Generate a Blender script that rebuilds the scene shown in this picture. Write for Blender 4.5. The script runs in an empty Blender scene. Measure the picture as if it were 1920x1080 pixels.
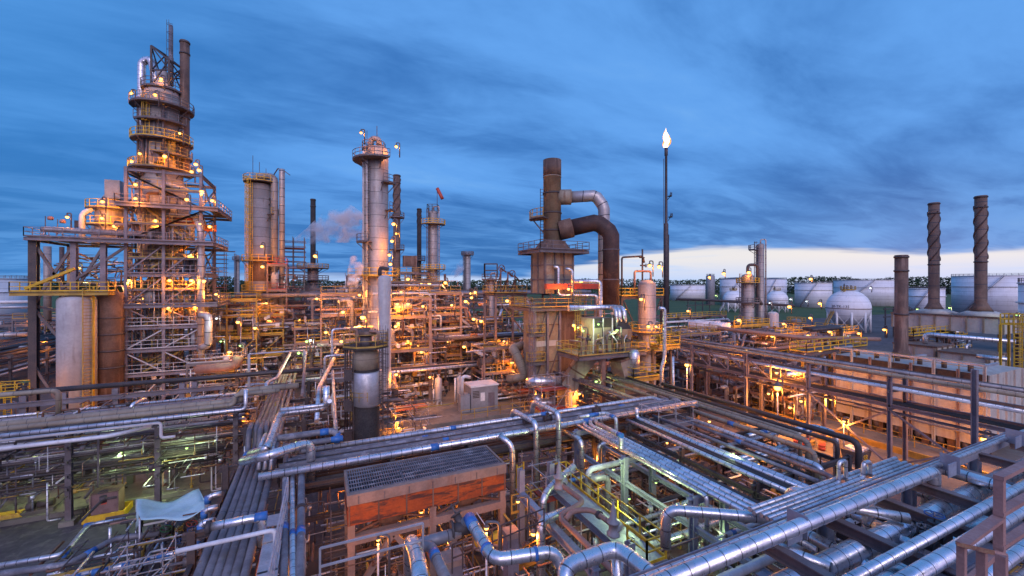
import bpy, math, random
from math import sin, cos, pi, radians, sqrt, atan2
from mathutils import Vector as V
SC = bpy.context.scene
COL = SC.collection
PWM = .85
# ------------------------------------------------------------------ camera, sky, sun
FPX, HX, HY, CAMZ, YAW = 771.0, 960.0, 532.0, 17.0, radians(25)
cam = bpy.data.objects.new('camera', bpy.data.cameras.new('camera'))
COL.objects.link(cam); SC.camera = cam
cam.location = (0, 0, CAMZ); cam.rotation_euler = (pi/2, 0, -YAW)
cam.data.sensor_width = 36; cam.data.lens = 36*FPX/1920
cam.data.shift_y = -8/1920; cam.data.clip_start = .2; cam.data.clip_end = 6000
SC.view_settings.view_transform = 'Standard'; SC.view_settings.look = 'None'
SC.view_settings.exposure = 0.56; SC.view_settings.gamma = 1
SC.cycles.use_denoising = True
SC.cycles.max_bounces = 5; SC.cycles.diffuse_bounces = 2; SC.cycles.glossy_bounces = 3
SC.cycles.volume_bounces = 1; SC.cycles.sample_clamp_indirect = 3.0
SC.cycles.caustics_reflective = False; SC.cycles.caustics_refractive = False
SC.cycles.volume_step_rate = 2

world = bpy.data.worlds.new("World"); SC.world = world; world.use_nodes = True
class NT:
    def __init__(s, nt): s.nt = nt; nt.nodes.clear()
    def n(s, t, **k):
        nd = s.nt.nodes.new(t)
        for a, b in k.items(): setattr(nd, a, b)
        return nd
    def l(s, a, b): s.nt.links.new(a, b)
    def put(s, sock, v):
        if isinstance(v, bpy.types.NodeSocket): s.l(v, sock)
        elif v is not None: sock.default_value = v
    def m(s, op, a, b=None, c=None, clamp=False):
        nd = s.n('ShaderNodeMath', operation=op, use_clamp=clamp)
        for i, v in enumerate((a, b, c)): s.put(nd.inputs[i], v) if v is not None else None
        return nd.outputs[0]
    def mr(s, v, a, b, c=0.0, d=1.0, smooth=True):
        nd = s.n('ShaderNodeMapRange', interpolation_type='SMOOTHSTEP' if smooth else 'LINEAR')
        s.put(nd.inputs[0], v)
        for i, x in enumerate((a, b, c, d)): nd.inputs[i+1].default_value = x
        return nd.outputs[0]
    def mix(s, f, a, b, mode='MIX'):
        nd = s.n('ShaderNodeMix', data_type='RGBA', blend_type=mode)
        s.put(nd.inputs[0], f)
        for i, v in ((6, a), (7, b)):
            if isinstance(v, (tuple, list)): v = (*v[:3], 1)
            s.put(nd.inputs[i], v)
        return nd.outputs[2]
    def noise(s, vec, scale, detail=4, rough=.55, dist=0.0):
        nd = s.n('ShaderNodeTexNoise'); s.put(nd.inputs['Vector'], vec)
        nd.inputs['Scale'].default_value = scale; nd.inputs['Detail'].default_value = detail
        nd.inputs['Roughness'].default_value = rough; nd.inputs['Distortion'].default_value = dist
        return nd.outputs[0]
    def vmap(s, vec, loc=(0,0,0), rot=(0,0,0), scale=(1,1,1)):
        nd = s.n('ShaderNodeMapping'); s.put(nd.inputs[0], vec)
        nd.inputs[1].default_value = loc; nd.inputs[2].default_value = rot; nd.inputs[3].default_value = scale
        return nd.outputs[0]

w = NT(world.node_tree)
tc = w.n('ShaderNodeTexCoord'); dirv = tc.outputs['Generated']
sep = w.n('ShaderNodeSeparateXYZ'); w.l(dirv, sep.inputs[0])
X, Y, Z = sep.outputs
# azimuth measured from the camera's axis, clockwise positive; clouds lie on a high flat layer
az = w.m('ARCTAN2', X, Y)
zc = w.m('ADD', w.m('MAXIMUM', Z, 0.0), 0.13)
comb = w.n('ShaderNodeCombineXYZ')
w.l(w.m('DIVIDE', X, zc), comb.inputs[0]); w.l(w.m('DIVIDE', Y, zc), comb.inputs[1])
lay = comb.outputs[0]
n1 = w.noise(w.vmap(lay, (3.1, 1.2, 0), (0, 0, radians(-38)), (.42, .9, 1)), 1.0, 7, .58, .35)
n2 = w.noise(w.vmap(lay, (9, 4, 0), (0, 0, radians(-30)), (1.3, 3.0, 1)), 1.0, 5, .6, .5)
n3 = w.noise(w.vmap(lay, (5.3, 0, 0), (0, 0, radians(-60)), (.16, .22, 1)), 1.0, 2, .5, 0)
cl = w.m('ADD', w.m('ADD', w.m('MULTIPLY', n1, .60), w.m('MULTIPLY', n2, .24)), w.m('MULTIPLY', n3, .41))
cf = w.mr(cl, .49, .73)
dark = (.022, .105, .32); lite = (.085, .25, .58)
skyc = w.mix(cf, dark, lite)
cf2 = w.mr(cl, .70, .86)
skyc = w.mix(w.m('MULTIPLY', cf2, .6), skyc, (.155, .34, .62))
# the upper sky on the left is clearer and a purer blue
skyc = w.mix(w.m('MULTIPLY', w.mr(az, .15, -.5), .45), skyc, (.030, .175, .45))
# grey-blue deck low down
lowd = w.m('MULTIPLY', w.mr(Z, .26, .06), .45)
skyc = w.mix(lowd, skyc, w.mix(w.mr(n2, .42, .6), (.030, .125, .32), (.075, .21, .45)))
# clear bright strip between the cloud deck and the horizon
st = w.noise(w.vmap(dirv, (0, 0, 0), (0, 0, 0), (3.0, 3.0, 34)), 1.0, 4, .55, .4)
edge = w.m('ADD', Z, w.m('MULTIPLY', w.m('SUBTRACT', st, .5), .060))
edge = w.m('ADD', edge, w.m('MULTIPLY', w.mr(az, .80, .38), .060))
edge = w.m('ADD', edge, w.m('MULTIPLY', w.mr(az, .8, 1.35), .024))
strip = w.mr(edge, .084, .066)
stc = w.mix(w.mr(Z, .0, .06), (.36, .46, .66), (.56, .55, .56))
stc = w.mix(w.m('MULTIPLY', w.mr(st, .48, .62), .45), stc, (.28, .44, .72))
stm = w.m('MULTIPLY', strip, w.mr(az, -.35, .30, .12, 1.0))
skyc = w.mix(stm, skyc, stc)
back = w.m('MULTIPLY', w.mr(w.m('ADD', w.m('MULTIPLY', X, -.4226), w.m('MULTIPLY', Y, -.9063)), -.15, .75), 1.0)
skyc = w.mix(back, skyc, w.mix(w.mr(Z, 0, .9), (.46, .42, .80), (.15, .34, .95)))  # unseen sky behind the camera, made brighter and lilac to light front surfaces
nish = w.n('ShaderNodeTexSky'); nish.sky_type = 'NISHITA'; nish.sun_disc = False
nish.sun_elevation = radians(1.0); nish.sun_rotation = radians(70)
skyc = w.mix(1.0, skyc, w.mix(1.0, nish.outputs[0], (.003, .003, .003), 'MULTIPLY'), 'ADD')
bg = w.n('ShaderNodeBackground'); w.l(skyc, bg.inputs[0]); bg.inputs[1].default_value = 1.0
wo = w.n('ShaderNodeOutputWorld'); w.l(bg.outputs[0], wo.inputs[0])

sl = bpy.data.lights.new('sun', 'SUN'); sl.energy = 1.15; sl.angle = radians(40); sl.color = (1, .80, .80)
sun = bpy.data.objects.new('sun', sl); COL.objects.link(sun)
sun.rotation_euler = (radians(62), 0, radians(-15))

# ------------------------------------------------------------------ projection aids: where a photo point lies at a known depth or height
FW = V((sin(YAW), cos(YAW), 0)); RT = V((cos(YAW), -sin(YAW), 0))
def W(px, d):
    p = FW*d + RT*((px-HX)/FPX*d); return p.x, p.y
def D(px, py, d):
    x, y = W(px, d); return V((x, y, CAMZ+(HY-py)/FPX*d))
def G(px, py, z=0): return D(px, py, FPX*(CAMZ-z)/(py-HY))
def Zp(py, d): return CAMZ+(HY-py)/FPX*d
def XonY(px, Yw):      # X of the point of the plane Y=Yw seen at px
    k = (px-HX)/FPX; return Yw*(RT.y-k*FW.y)/(k*FW.x-RT.x)
def YonX(px, Xw):
    k = (px-HX)/FPX; return Xw*(RT.x-k*FW.x)/(k*FW.y-RT.y)

# ------------------------------------------------------------------ materials
MT = {}
def mat(name, c, c2=None, rough=.6, metal=0.0, scale=.6, streak=None, sa=.5, seam=None, bump=0.0, sw=.035, spread=(.4,.62), patch=None, pa=.5, smear=None):
    if metal < .3 and name not in ('pale_tank','white','yellow','old_yellow','orange_panel','red_paint','white_pipe'):
        c = tuple(x*.72 for x in c); c2 = tuple(x*.72 for x in c2) if c2 else None
    m = bpy.data.materials.new(name); m.use_nodes = True; t = NT(m.node_tree)
    g = t.n('ShaderNodeNewGeometry'); P = g.outputs['Position']
    b = t.n('ShaderNodeBsdfPrincipled'); o = t.n('ShaderNodeOutputMaterial'); t.l(b.outputs[0], o.inputs[0])
    c2 = c2 or tuple(x*.72 for x in c)
    nz = t.noise(P, scale, 5, .6)
    colr = t.mix(t.mr(nz, spread[0], spread[1]), c, c2)
    fine = t.noise(P, scale*9, 3, .6)
    colr = t.mix(t.mr(fine, .3, .75, 0, .35), colr, tuple(x*.6 for x in c))
    if streak:
        sn = t.noise(t.vmap(P, (0,0,0), (0,0,0), (1.6, 1.6, .13)), 1.1, 5, .65)
        sn2 = t.noise(P, .35, 3, .5)
        f = t.m('MULTIPLY', t.mr(sn, .50, .66), t.mr(sn2, .35, .6))
        colr = t.mix(t.m('MULTIPLY', f, sa), colr, streak)
    if patch:
        pn = t.noise(P, .9, 6, .7)
        colr = t.mix(t.m('MULTIPLY', t.mr(pn, .55, .60), pa), colr, patch)
    if smear:
        hn = t.noise(t.vmap(P, (0,0,0), (0,0,0), (.45, .45, 2.6)), 1.3, 6, .65, .3)
        colr = t.mix(t.m('MULTIPLY', t.mr(hn, .47, .60), .88), colr, smear)
    rg = t.mr(fine, .3, .7, max(rough-.1, .05), min(rough+.12, 1))
    if seam:
        uv = t.n('ShaderNodeUVMap'); s2 = t.n('ShaderNodeSeparateXYZ'); t.l(uv.outputs[0], s2.inputs[0])
        fr = t.m('FRACT', t.m('DIVIDE', s2.outputs[0], seam))
        band = t.m('LESS_THAN', fr, sw/seam)
        seg = t.m('FLOOR', t.m('DIVIDE', s2.outputs[0], seam))
        wn = t.n('ShaderNodeTexWhiteNoise', noise_dimensions='1D'); t.l(seg, wn.inputs['W'])
        colr = t.mix(t.mr(wn.outputs[0], 0, 1, 0, .28, False), colr, tuple(x*.55 for x in c))
        colr = t.mix(t.m('MULTIPLY', band, .85), colr, (.03, .03, .04))
        bp = t.n('ShaderNodeBump'); bp.inputs['Strength'].default_value = .25; bp.inputs['Distance'].default_value = .03
        t.l(t.m('ADD', t.m('MULTIPLY', fine, .25), t.m('MULTIPLY', wn.outputs[0], .2)), bp.inputs['Height']); t.l(bp.outputs[0], b.inputs['Normal'])
    elif bump:
        bp = t.n('ShaderNodeBump'); bp.inputs['Strength'].default_value = bump; bp.inputs['Distance'].default_value = .05
        t.l(t.m('ADD', fine, nz), bp.inputs['Height']); t.l(bp.outputs[0], b.inputs['Normal'])
    t.l(colr, b.inputs['Base Color']); t.l(rg, b.inputs['Roughness']); b.inputs['Metallic'].default_value = metal
    MT[name] = m; return m
RU = (.13, .045, .02)
mat('lagging', (.78,.79,.82), (.60,.61,.65), .34, .85, .9, seam=.62, streak=(.34,.28,.24), sa=.35, patch=(.50,.49,.50), pa=.5)
mat('lagging_small', (.72,.73,.77), (.42,.43,.47), .4, .8, .9, seam=.45, sw=.03)
mat('lagging_far', (.50,.47,.46), (.36,.33,.33), .5, .5, .5, streak=RU, sa=.4, seam=1.6, sw=.12)
mat('old_lagging', (.30,.29,.31), (.20,.19,.21), .55, .35, .9, streak=RU, sa=.3, seam=1.1, sw=.03)
mat('grey_pipe', (.25,.25,.29), (.15,.15,.18), .6, .15, 1.3, patch=(.36,.36,.40), pa=.5)
mat('rack_pipe', (.23,.22,.25), (.14,.13,.15), .55, .2, 1.1, patch=(.10,.085,.08), pa=.6, seam=5.7, sw=.06)
mat('beige_pipe', (.40,.35,.27), (.30,.25,.19), .6, 0, .8, streak=RU, sa=.3, seam=.9, sw=.03)
mat('dark_pipe', (.05,.045,.05), (.09,.07,.065), .55, .1, 1.2)
mat('white_pipe', (.62,.63,.66), (.48,.48,.50), .5, 0, .8, streak=RU, sa=.25)
mat('rust_pipe', (.22,.10,.06), (.13,.06,.04), .75, 0, 1.5)
mat('salmon_pipe', (.42,.25,.19), (.32,.18,.14), .6, 0, 1.1)
mat('blue_wrap', (.05,.22,.62), (.04,.17,.5), .5, 0, 2)
mat('steel', (.20,.18,.19), (.14,.12,.13), .6, .15, .7, streak=RU, sa=.4)
mat('steel_dark', (.07,.06,.065), (.11,.085,.08), .65, .1, .9)
mat('steel_pink', (.29,.22,.21), (.20,.15,.15), .65, 0, .7, streak=RU, sa=.45)
mat('steel_lilac', (.28,.25,.29), (.20,.18,.21), .6, .1, .7, streak=RU, sa=.3)
mat('galv', (.45,.46,.50), (.34,.35,.38), .45, .5, 1.2)
mat('deck', (.14,.13,.14), (.09,.08,.085), .8, .1, 1.2)
mat('yellow', (.66,.42,.02), (.50,.30,.02), .55, 0, 1.0, streak=RU, sa=.35)
mat('old_yellow', (.42,.27,.05), (.28,.18,.04), .6, 0, 1.0, streak=RU, sa=.4)
mat('orange_panel', (.36,.075,.015), (.26,.05,.012), .65, 0, .9, patch=(.12,.04,.02), pa=.4, smear=(.035,.02,.02))
mat('red_paint', (.42,.06,.03), (.30,.05,.03), .55, 0, 1)
mat('concrete_steel', (.38,.27,.22), (.27,.20,.17), .8, 0, .9, streak=RU, sa=.4, bump=.2)
mat('white_shell', (.58,.57,.58), (.48,.46,.47), .5, 0, .4, streak=(.16,.11,.09), sa=.35)
mat('pale_tank', (.76,.77,.79), (.68,.69,.72), .5, 0, .03, streak=(.35,.30,.28), sa=.35, seam=2.5, sw=.08)
mat('tank_roof', (.20,.25,.30), (.15,.19,.24), .6, 0, .05)
mat('insul_shell', (.46,.43,.42), (.36,.33,.32), .5, .15, .5, streak=(.14,.07,.04), sa=.55, seam=1.7, sw=.07)
mat('rust_shell', (.20,.12,.085), (.11,.065,.05), .75, 0, .7, streak=(.30,.20,.15), sa=.5)
mat('rust_shell_seam', (.24,.15,.11), (.13,.08,.06), .75, 0, .6, streak=(.07,.04,.03), sa=.6, seam=2.2, sw=.12)
mat('beige_shell', (.40,.33,.24), (.28,.22,.16), .65, 0, .5, streak=(.12,.05,.025), sa=.75, patch=(.14,.07,.04), pa=.35)
mat('furnace_wall', (.62,.60,.54), (.50,.48,.43), .65, 0, .4, streak=(.20,.10,.06), sa=.45)
mat('brown_duct', (.095,.05,.042), (.055,.03,.028), .7, .1, .8, patch=(.16,.08,.06), pa=.4)
mat('black_soot_shade', (.03,.025,.025), (.05,.04,.035), .8, 0, 1)
mat('ground', (.13,.11,.105), (.075,.065,.065), .85, 0, .12, patch=(.07,.06,.06), pa=.35, bump=.25)
mat('pad', (.27,.25,.21), (.18,.17,.15), .85, 0, .35, patch=(.10,.075,.06), pa=.4, bump=.15)
mat('asphalt', (.115,.10,.11), (.075,.068,.075), .85, 0, .3, patch=(.15,.13,.13), pa=.4, bump=.2)
mat('line_paint', (.5,.5,.5), None, .7, 0, 2)
mat('grass', (.035,.09,.012), (.07,.12,.02), .95, 0, .08, patch=(.12,.10,.05), pa=.5)
mat('leaves', (.018,.045,.012), (.035,.07,.018), .9, 0, .06)
mat('bark', (.06,.045,.03))
mat('tarp', (.60,.85,.92), (.50,.74,.82), .75, 0, 1.2, bump=.3)
mat('wood', (.35,.25,.14), (.25,.17,.09), .8, 0, 2)
mat('white', (.72,.72,.72), (.62,.62,.62), .5, 0, 1)
mat('grey_box', (.36,.37,.40), (.28,.29,.31), .5, 0, .8, streak=RU, sa=.2)
mat('black', (.012,.012,.012), (.02,.02,.02), .5)
mat('green_valve', (.04,.22,.08), None, .5)
mat('blue_valve', (.03,.10,.35), None, .5)
mat('crate', (.26,.16,.15), (.20,.12,.11), .7, 0, 2)
mat('pink_rail', (.46,.27,.24), (.38,.21,.19), .6, .1, 2.5, streak=(.25,.12,.09), sa=.5, bump=.2)
mat('beam_blue', (.30,.33,.40), (.24,.26,.33), .5, .3, .9, streak=RU, sa=.2)
def emis(name, c, s):
    m = bpy.data.materials.new(name); m.use_nodes = True; t = NT(m.node_tree)
    e = t.n('ShaderNodeEmission'); e.inputs[0].default_value = (*c, 1); e.inputs[1].default_value = s
    o = t.n('ShaderNodeOutputMaterial'); t.l(e.outputs[0], o.inputs[0]); MT[name] = m
emis('glow_orange', (1, .40, .055), 7)
t_ = NT(MT['glow_orange'].node_tree); lw = t_.n('ShaderNodeLayerWeight'); lw.inputs[0].default_value = .5
fc = t_.mr(lw.outputs['Facing'], .15, .75); e_ = t_.n('ShaderNodeEmission'); t_.l(t_.mix(fc, (1, .58, .13), (1, .25, .015)), e_.inputs[0]); t_.l(t_.mr(fc, 0, 1, 3.6, 1.6), e_.inputs[1])
o_ = t_.n('ShaderNodeOutputMaterial'); t_.l(e_.outputs[0], o_.inputs[0]); emis('glow_green', (.50, 1, .22), 2.6); emis('glow_white', (.75, .92, 1), 3); emis('glow_red', (1,.08,.02), 4)

# ------------------------------------------------------------------ mesh builder
class MB:
    def __init__(s): s.v = []; s.f = []; s.uv = []; s.sm = []; s.mi = []; s.cur = 0
    def face(s, idx, uv=None, smooth=False):
        s.f.append(idx); s.sm.append(smooth); s.mi.append(s.cur); s.uv.append(uv or [(0.5, 0)]*len(idx))
    def box(s, x0, y0, z0, x1, y1, z1):
        return s.hexa([(x0,y0,z0),(x1,y0,z0),(x1,y1,z0),(x0,y1,z0)], [(x0,y0,z1),(x1,y0,z1),(x1,y1,z1),(x0,y1,z1)])
    def hexa(s, bot, top):
        b = len(s.v); n = len(bot)
        s.v += [tuple(p) for p in bot]+[tuple(p) for p in top]
        s.face(list(range(b+n-1, b-1, -1))); s.face(list(range(b+n, b+2*n)))
        for i in range(n):
            j = (i+1) % n; s.face([b+i, b+j, b+n+j, b+n+i])
        return s
    def prism(s, poly, z0, z1): return s.hexa([(x,y,z0) for x,y in poly], [(x,y,z1) for x,y in poly])
    def frame(s, a, b, up=None):
        d = (V(b)-V(a)); L = d.length
        if L < 1e-6: return None
        d = d/L; u = V(up) if up else (V((0,0,1)) if abs(d.z) < .95 else V((0,1,0)))
        x = d.cross(u).normalized(); return V(a), V(b), x, x.cross(d)
    def beam(s, a, b, w=.2, h=None, up=None):
        h = h or w; fr = s.frame(a, b, up)
        if not fr: return s
        A, B, x, u = fr
        c = [(-w/2,-h/2),(w/2,-h/2),(w/2,h/2),(-w/2,h/2)]
        s.hexa([A+x*p+u*q for p,q in c][::-1], [B+x*p+u*q for p,q in c][::-1]); return s
    def ibeam(s, a, b, w=.25, h=.3, t=.03, up=None):
        fr = s.frame(a, b, up)
        if not fr: return s
        A, B, x, u = fr
        for q, ww, hh in ((h/2-t/2, w, t), (-h/2+t/2, w, t), (0, t, h-2*t-.002)):
            s.beam(A+u*q, B+u*q, ww, hh, up=tuple(u))
        return s
    def tube(s, pts, r, n=8, bend=None, caps=True, seg=4):
        P = [V(p) for p in pts]; Q = [P[0]]
        bend = r*2.4 if bend is None else bend
        for i in range(1, len(P)-1):
            a, b, c = P[i-1], P[i], P[i+1]; d1 = (a-b); d2 = (c-b)
            k = min(bend, d1.length*.49, d2.length*.49)
            if d1.length < 1e-4 or d2.length < 1e-4: continue
            A = b+d1.normalized()*k; C = b+d2.normalized()*k
            for j in range(seg+1):
                t = j/seg; Q.append(A*(1-t)**2+b*2*t*(1-t)+C*t*t)
        Q.append(P[-1])
        Q = [q for i, q in enumerate(Q) if i == 0 or (q-Q[i-1]).length > 1e-5]
        if len(Q) < 2: return s
        d = (Q[1]-Q[0]).normalized(); up = V((0,0,1)) if abs(d.z) < .9 else V((1,0,0))
        x = d.cross(up).normalized(); L = 0; base = len(s.v)
        us = []
        for i, q in enumerate(Q):
            if i == 0: dd = d
            elif i == len(Q)-1: dd = (Q[i]-Q[i-1]).normalized()
            else: dd = ((Q[i]-Q[i-1]).normalized()+(Q[i+1]-Q[i]).normalized()).normalized()
            x = (x-dd*x.dot(dd)).normalized(); y = dd.cross(x)
            if i: L += (Q[i]-Q[i-1]).length
            us.append(L)
            for k in range(n):
                t = 2*pi*k/n; s.v.append(tuple(q+x*(r*cos(t))+y*(r*sin(t))))
        for i in range(len(Q)-1):
            for k in range(n):
                k2 = (k+1) % n; a = base+i*n
                s.face([a+k, a+k2, a+n+k2, a+n+k], [(us[i],k/n),(us[i],(k+1)/n),(us[i+1],(k+1)/n),(us[i+1],k/n)], True)
        if caps:
            s.face([base+k for k in range(n)][::-1]); e = base+(len(Q)-1)*n; s.face([e+k for k in range(n)])
        return s
    def cyl(s, a, b, r, n=12): return s.tube([a, b], r, n)
    def rev(s, c, prof, n=20, a0=0, a1=2*pi):      # prof: (radius, z) pairs from low to high
        base = len(s.v); full = abs(a1-a0-2*pi) < 1e-4; m = n if full else n+1
        for r, z in prof:
            for k in range(m):
                t = a0+(a1-a0)*k/n; s.v.append((c[0]+max(r,.001)*cos(t), c[1]+max(r,.001)*sin(t), z))
        L = [0]
        for i in range(1, len(prof)): L.append(L[-1]+math.hypot(prof[i][0]-prof[i-1][0], prof[i][1]-prof[i-1][1]))
        for i in range(len(prof)-1):
            for k in range(n):
                k2 = (k+1) % m; a = base+i*m
                s.face([a+k, a+k2, a+m+k2, a+m+k], [(L[i],k/n),(L[i],(k+1)/n),(L[i+1],(k+1)/n),(L[i+1],k/n)], True)
        if full:
            if prof[0][0] > .01: s.face([base+k for k in range(m)][::-1])
            if prof[-1][0] > .01: e = base+(len(prof)-1)*m; s.face([e+k for k in range(m)])
        return s
    def arc_deck(s, c, r0, r1, z, a0, a1, t=.12, n=None):
        n = n or max(4, int(abs(a1-a0)/.3)); pi_ = []
        for k in range(n):
            q = [a0+(a1-a0)*k/n, a0+(a1-a0)*(k+1)/n]
            s.prism([(c[0]+r0*cos(q[0]), c[1]+r0*sin(q[0])),(c[0]+r1*cos(q[0]), c[1]+r1*sin(q[0])),(c[0]+r1*cos(q[1]), c[1]+r1*sin(q[1])),(c[0]+r0*cos(q[1]), c[1]+r0*sin(q[1]))], z-t, z)
        return s
    def rail(s, pts, h=1.1, gap=1.6, r=.06, toe=True, closed=False):
        P = [V(p) for p in pts]
        if closed: P.append(P[0])
        for a, b in zip(P, P[1:]):
            L = (b-a).length
            if L < .05: continue
            k = max(1, round(L/gap))
            for i in range(k): q = a.lerp(b, i/k); s.beam(q, q+V((0,0,h)), r)
            for hh in (h, h*.52): s.beam(a+V((0,0,hh)), b+V((0,0,hh)), r*.9)
            if toe: s.beam(a+V((0,0,.07)), b+V((0,0,.07)), .03, .14)
        s.beam(P[-1], P[-1]+V((0,0,h)), r); return s
    def ladder(s, p, z1, out, cage=True, w=.5, r=.05, side=None):
        out = V((*out, 0)).normalized(); sd = V((-out.y, out.x, 0)); p = V(p); z0 = p.z
        for q in (-w/2, w/2): s.beam(p+sd*q, V((p.x,p.y,z1))+sd*q, r)
        z = z0+.3
        while z < z1: s.beam(V((p.x,p.y,z))-sd*w/2, V((p.x,p.y,z))+sd*w/2, r*.7); z += .4
        if cage:
            pts = [(-.35, .0), (-.35, .45), (-.12,.7), (.12,.7), (.35,.45), (.35,0)]
            z = z0+2.2
            while z < z1+1:
                q = [V((p.x,p.y,z))+sd*a+out*b for a, b in pts]
                for a, b in zip(q, q[1:]): s.beam(a, b, r*.8)
                z += 1.2
            if z1+1 > z0+2.2:
                for a, b in pts[1:5]: s.beam(V((p.x,p.y,z0+2.2))+sd*a+out*b, V((p.x,p.y,z1+.9))+sd*a+out*b, r*.7)
        return s
    def stair(s, a, b, w=.9):    # from a (low) to b (high)
        a, b = V(a), V(b); h = (b-a); hor = V((h.x, h.y, 0)); sd = V((-hor.y, hor.x, 0)).normalized()
        for q in (-w/2, w/2):
            s.beam(a+sd*q, b+sd*q, .08, .25)
            for hh in (1.0, .55): s.beam(a+sd*q+V((0,0,hh)), b+sd*q+V((0,0,hh)), .05)
            k = max(2, int(h.length/1.5))
            for i in range(k+1): p = a.lerp(b, i/k)+sd*q; s.beam(p, p+V((0,0,1)), .05)
        n = max(2, int(h.z/.22))
        for i in range(1, n): p = a.lerp(b, i/n); s.beam(p-sd*w/2, p+sd*w/2, .24, .04)
        return s
    def wheel(s, c, r, axis=(0,0,1), t=.03):
        ax = V(axis).normalized(); u = ax.orthogonal().normalized(); v = ax.cross(u); c = V(c)
        q = [c+u*(r*cos(k*pi/6))+v*(r*sin(k*pi/6)) for k in range(12)]
        for i in range(12): s.beam(q[i], q[(i+1) % 12], t)
        for i in (0, 4, 8): s.beam(c, q[i], t*.8)
        return s
    def sphere(s, c, r, n=24, m=12, sz=1):
        return s.rev(c, [(r*sin(pi*i/m), c[2]-r*sz*cos(pi*i/m)) for i in range(m+1)], n)
    def mesh(s, name, m, L):
        me = bpy.data.meshes.new(name)
        me.from_pydata([(p[0]-L[0], p[1]-L[1], p[2]-L[2]) for p in s.v], [], s.f)
        uvl = me.uv_layers.new(name='UVMap'); flat = []
        for u in s.uv:
            for q in u: flat += [q[0], q[1]]
        uvl.data.foreach_set('uv', flat)
        me.polygons.foreach_set('use_smooth', s.sm)
        if isinstance(m, (list, tuple)):
            for q in m: me.materials.append(MT[q])
            me.polygons.foreach_set('material_index', s.mi)
        elif m: me.materials.append(MT[m])
        return me
def wl(o):
    L = V((0,0,0))
    while o: L = L+o.location; o = o.parent
    return L
def tag(o, label, cat, group=None, kind=None):
    if label: o['label'] = label
    if cat: o['category'] = cat
    if group: o['group'] = group
    if kind: o['kind'] = kind
    return o
def thing(name, label, cat, loc, group=None):
    o = bpy.data.objects.new(name, None); o.empty_display_size = .3; COL.objects.link(o); o.location = loc
    return tag(o, label, cat, group)
def part(mb, name, m, parent, label=None):
    if not mb.v: return None
    o = bpy.data.objects.new(name, mb.mesh(name, m, wl(parent))); COL.objects.link(o); o.parent = parent
    if label: o['label'] = label
    return o
def solo(mb, name, m, label, cat, group=None, kind=None):
    xs = [p[0] for p in mb.v]; ys = [p[1] for p in mb.v]; L = V(((min(xs)+max(xs))/2, (min(ys)+max(ys))/2, min(p[2] for p in mb.v)))
    o = bpy.data.objects.new(name, mb.mesh(name, m, L)); COL.objects.link(o); o.location = L
    return tag(o, label, cat, group, kind)
ORD = 'first second third fourth fifth sixth seventh eighth ninth tenth eleventh twelfth thirteenth fourteenth fifteenth sixteenth seventeenth eighteenth nineteenth twentieth'.split()
def ordw(i): return ORD[i] if i < 20 else ('twenty-' if i < 29 else 'thirty-')+ORD[(i-20) % 10 if i < 29 else (i-30) % 10] if i != 29 else 'thirtieth'
# ------------------------------------------------------------------ ground
R = random.Random(7)
def U(a, b): return R.uniform(a, b)
g = MB(); g.v = [(-3000,-3000,0),(3000,-3000,0),(3000,3000,0),(-3000,3000,0)]; g.face([0,1,2,3])
solo(g, 'ground', 'ground', None, None, kind='structure')
def sheet(name, m, poly, z, h=0.0):
    q = MB()
    if h: q.prism(poly, 0.001, h)
    else: q.v = [(x,y,z) for x,y in poly]; q.face(list(range(len(poly))))
    return solo(q, name, m, None, None, kind='structure')
def rect(x0,y0,x1,y1): return [(x0,y0),(x1,y0),(x1,y1),(x0,y1)]
sheet('road', 'asphalt', rect(-60, 29.5, 30, 41.5), .004)
sheet('road', 'asphalt', rect(33, -10, 42, 70), .008)
sheet('road', 'asphalt', rect(42, 60, 300, 66), .012)
sheet('concrete_pad', 'pad', rect(-45, 41.5, -2, 60), .004)
sheet('concrete_pad', 'pad', rect(13, 10, 32, 29.5), .004)
sheet('concrete_pad', 'pad', rect(6, 46.5, 26, 66), 0, .14)
sheet('concrete_pad', 'pad', rect(44, 8, 70, 34), 0, .12)
sheet('grass_field', 'grass', rect(60, 120, 900, 1500), .006)
sheet('grass_field', 'grass', rect(-900, 300, 59, 1500), .006)
sheet('road_marking', 'line_paint', rect(-4, 43.9, 30, 44.05), .016)

# ------------------------------------------------------------------ distant woodland
wd = MB()
def clump(x, y, z, rx, rz, n, s):
    for _ in range(n):
        a = U(0, 2*pi); k = U(0,1)**.5; hz = U(-1, 1)
        p = V((x+rx*k*cos(a)*sqrt(1-hz*hz*.8), y+rx*k*sin(a)*.6, z+rz*hz)); q = s*U(.6, 1.3)
        u = V((U(-1,1), U(-1,1), U(-1,1))).normalized(); v = u.orthogonal().normalized()
        b = len(wd.v); wd.v += [tuple(p+u*q), tuple(p+v*q), tuple(p-u*q)]; wd.face([b,b+1,b+2])
for px in range(-20, 1960, 6):
    base = 523.5 if px > 880 else 527
    if 1480 < px < 1600: base = 519.5
    if 1660 < px < 1790: base = 520
    if 1250 < px < 1340: base = 525
    if 400 < px < 440: base = 519
    if 880 < px < 960: base = 526
    d = U(650, 760); top = Zp(base+U(-.9, 1.1), d); x, y = W(px+U(-3,3), d); h = top*.52
    clump(x, y, top-h, U(6, 10), h, 150, 2.0)
solo(wd, 'woodland', 'leaves', 'dark line of trees along the horizon behind the tanks', 'woodland', kind='stuff')

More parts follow.
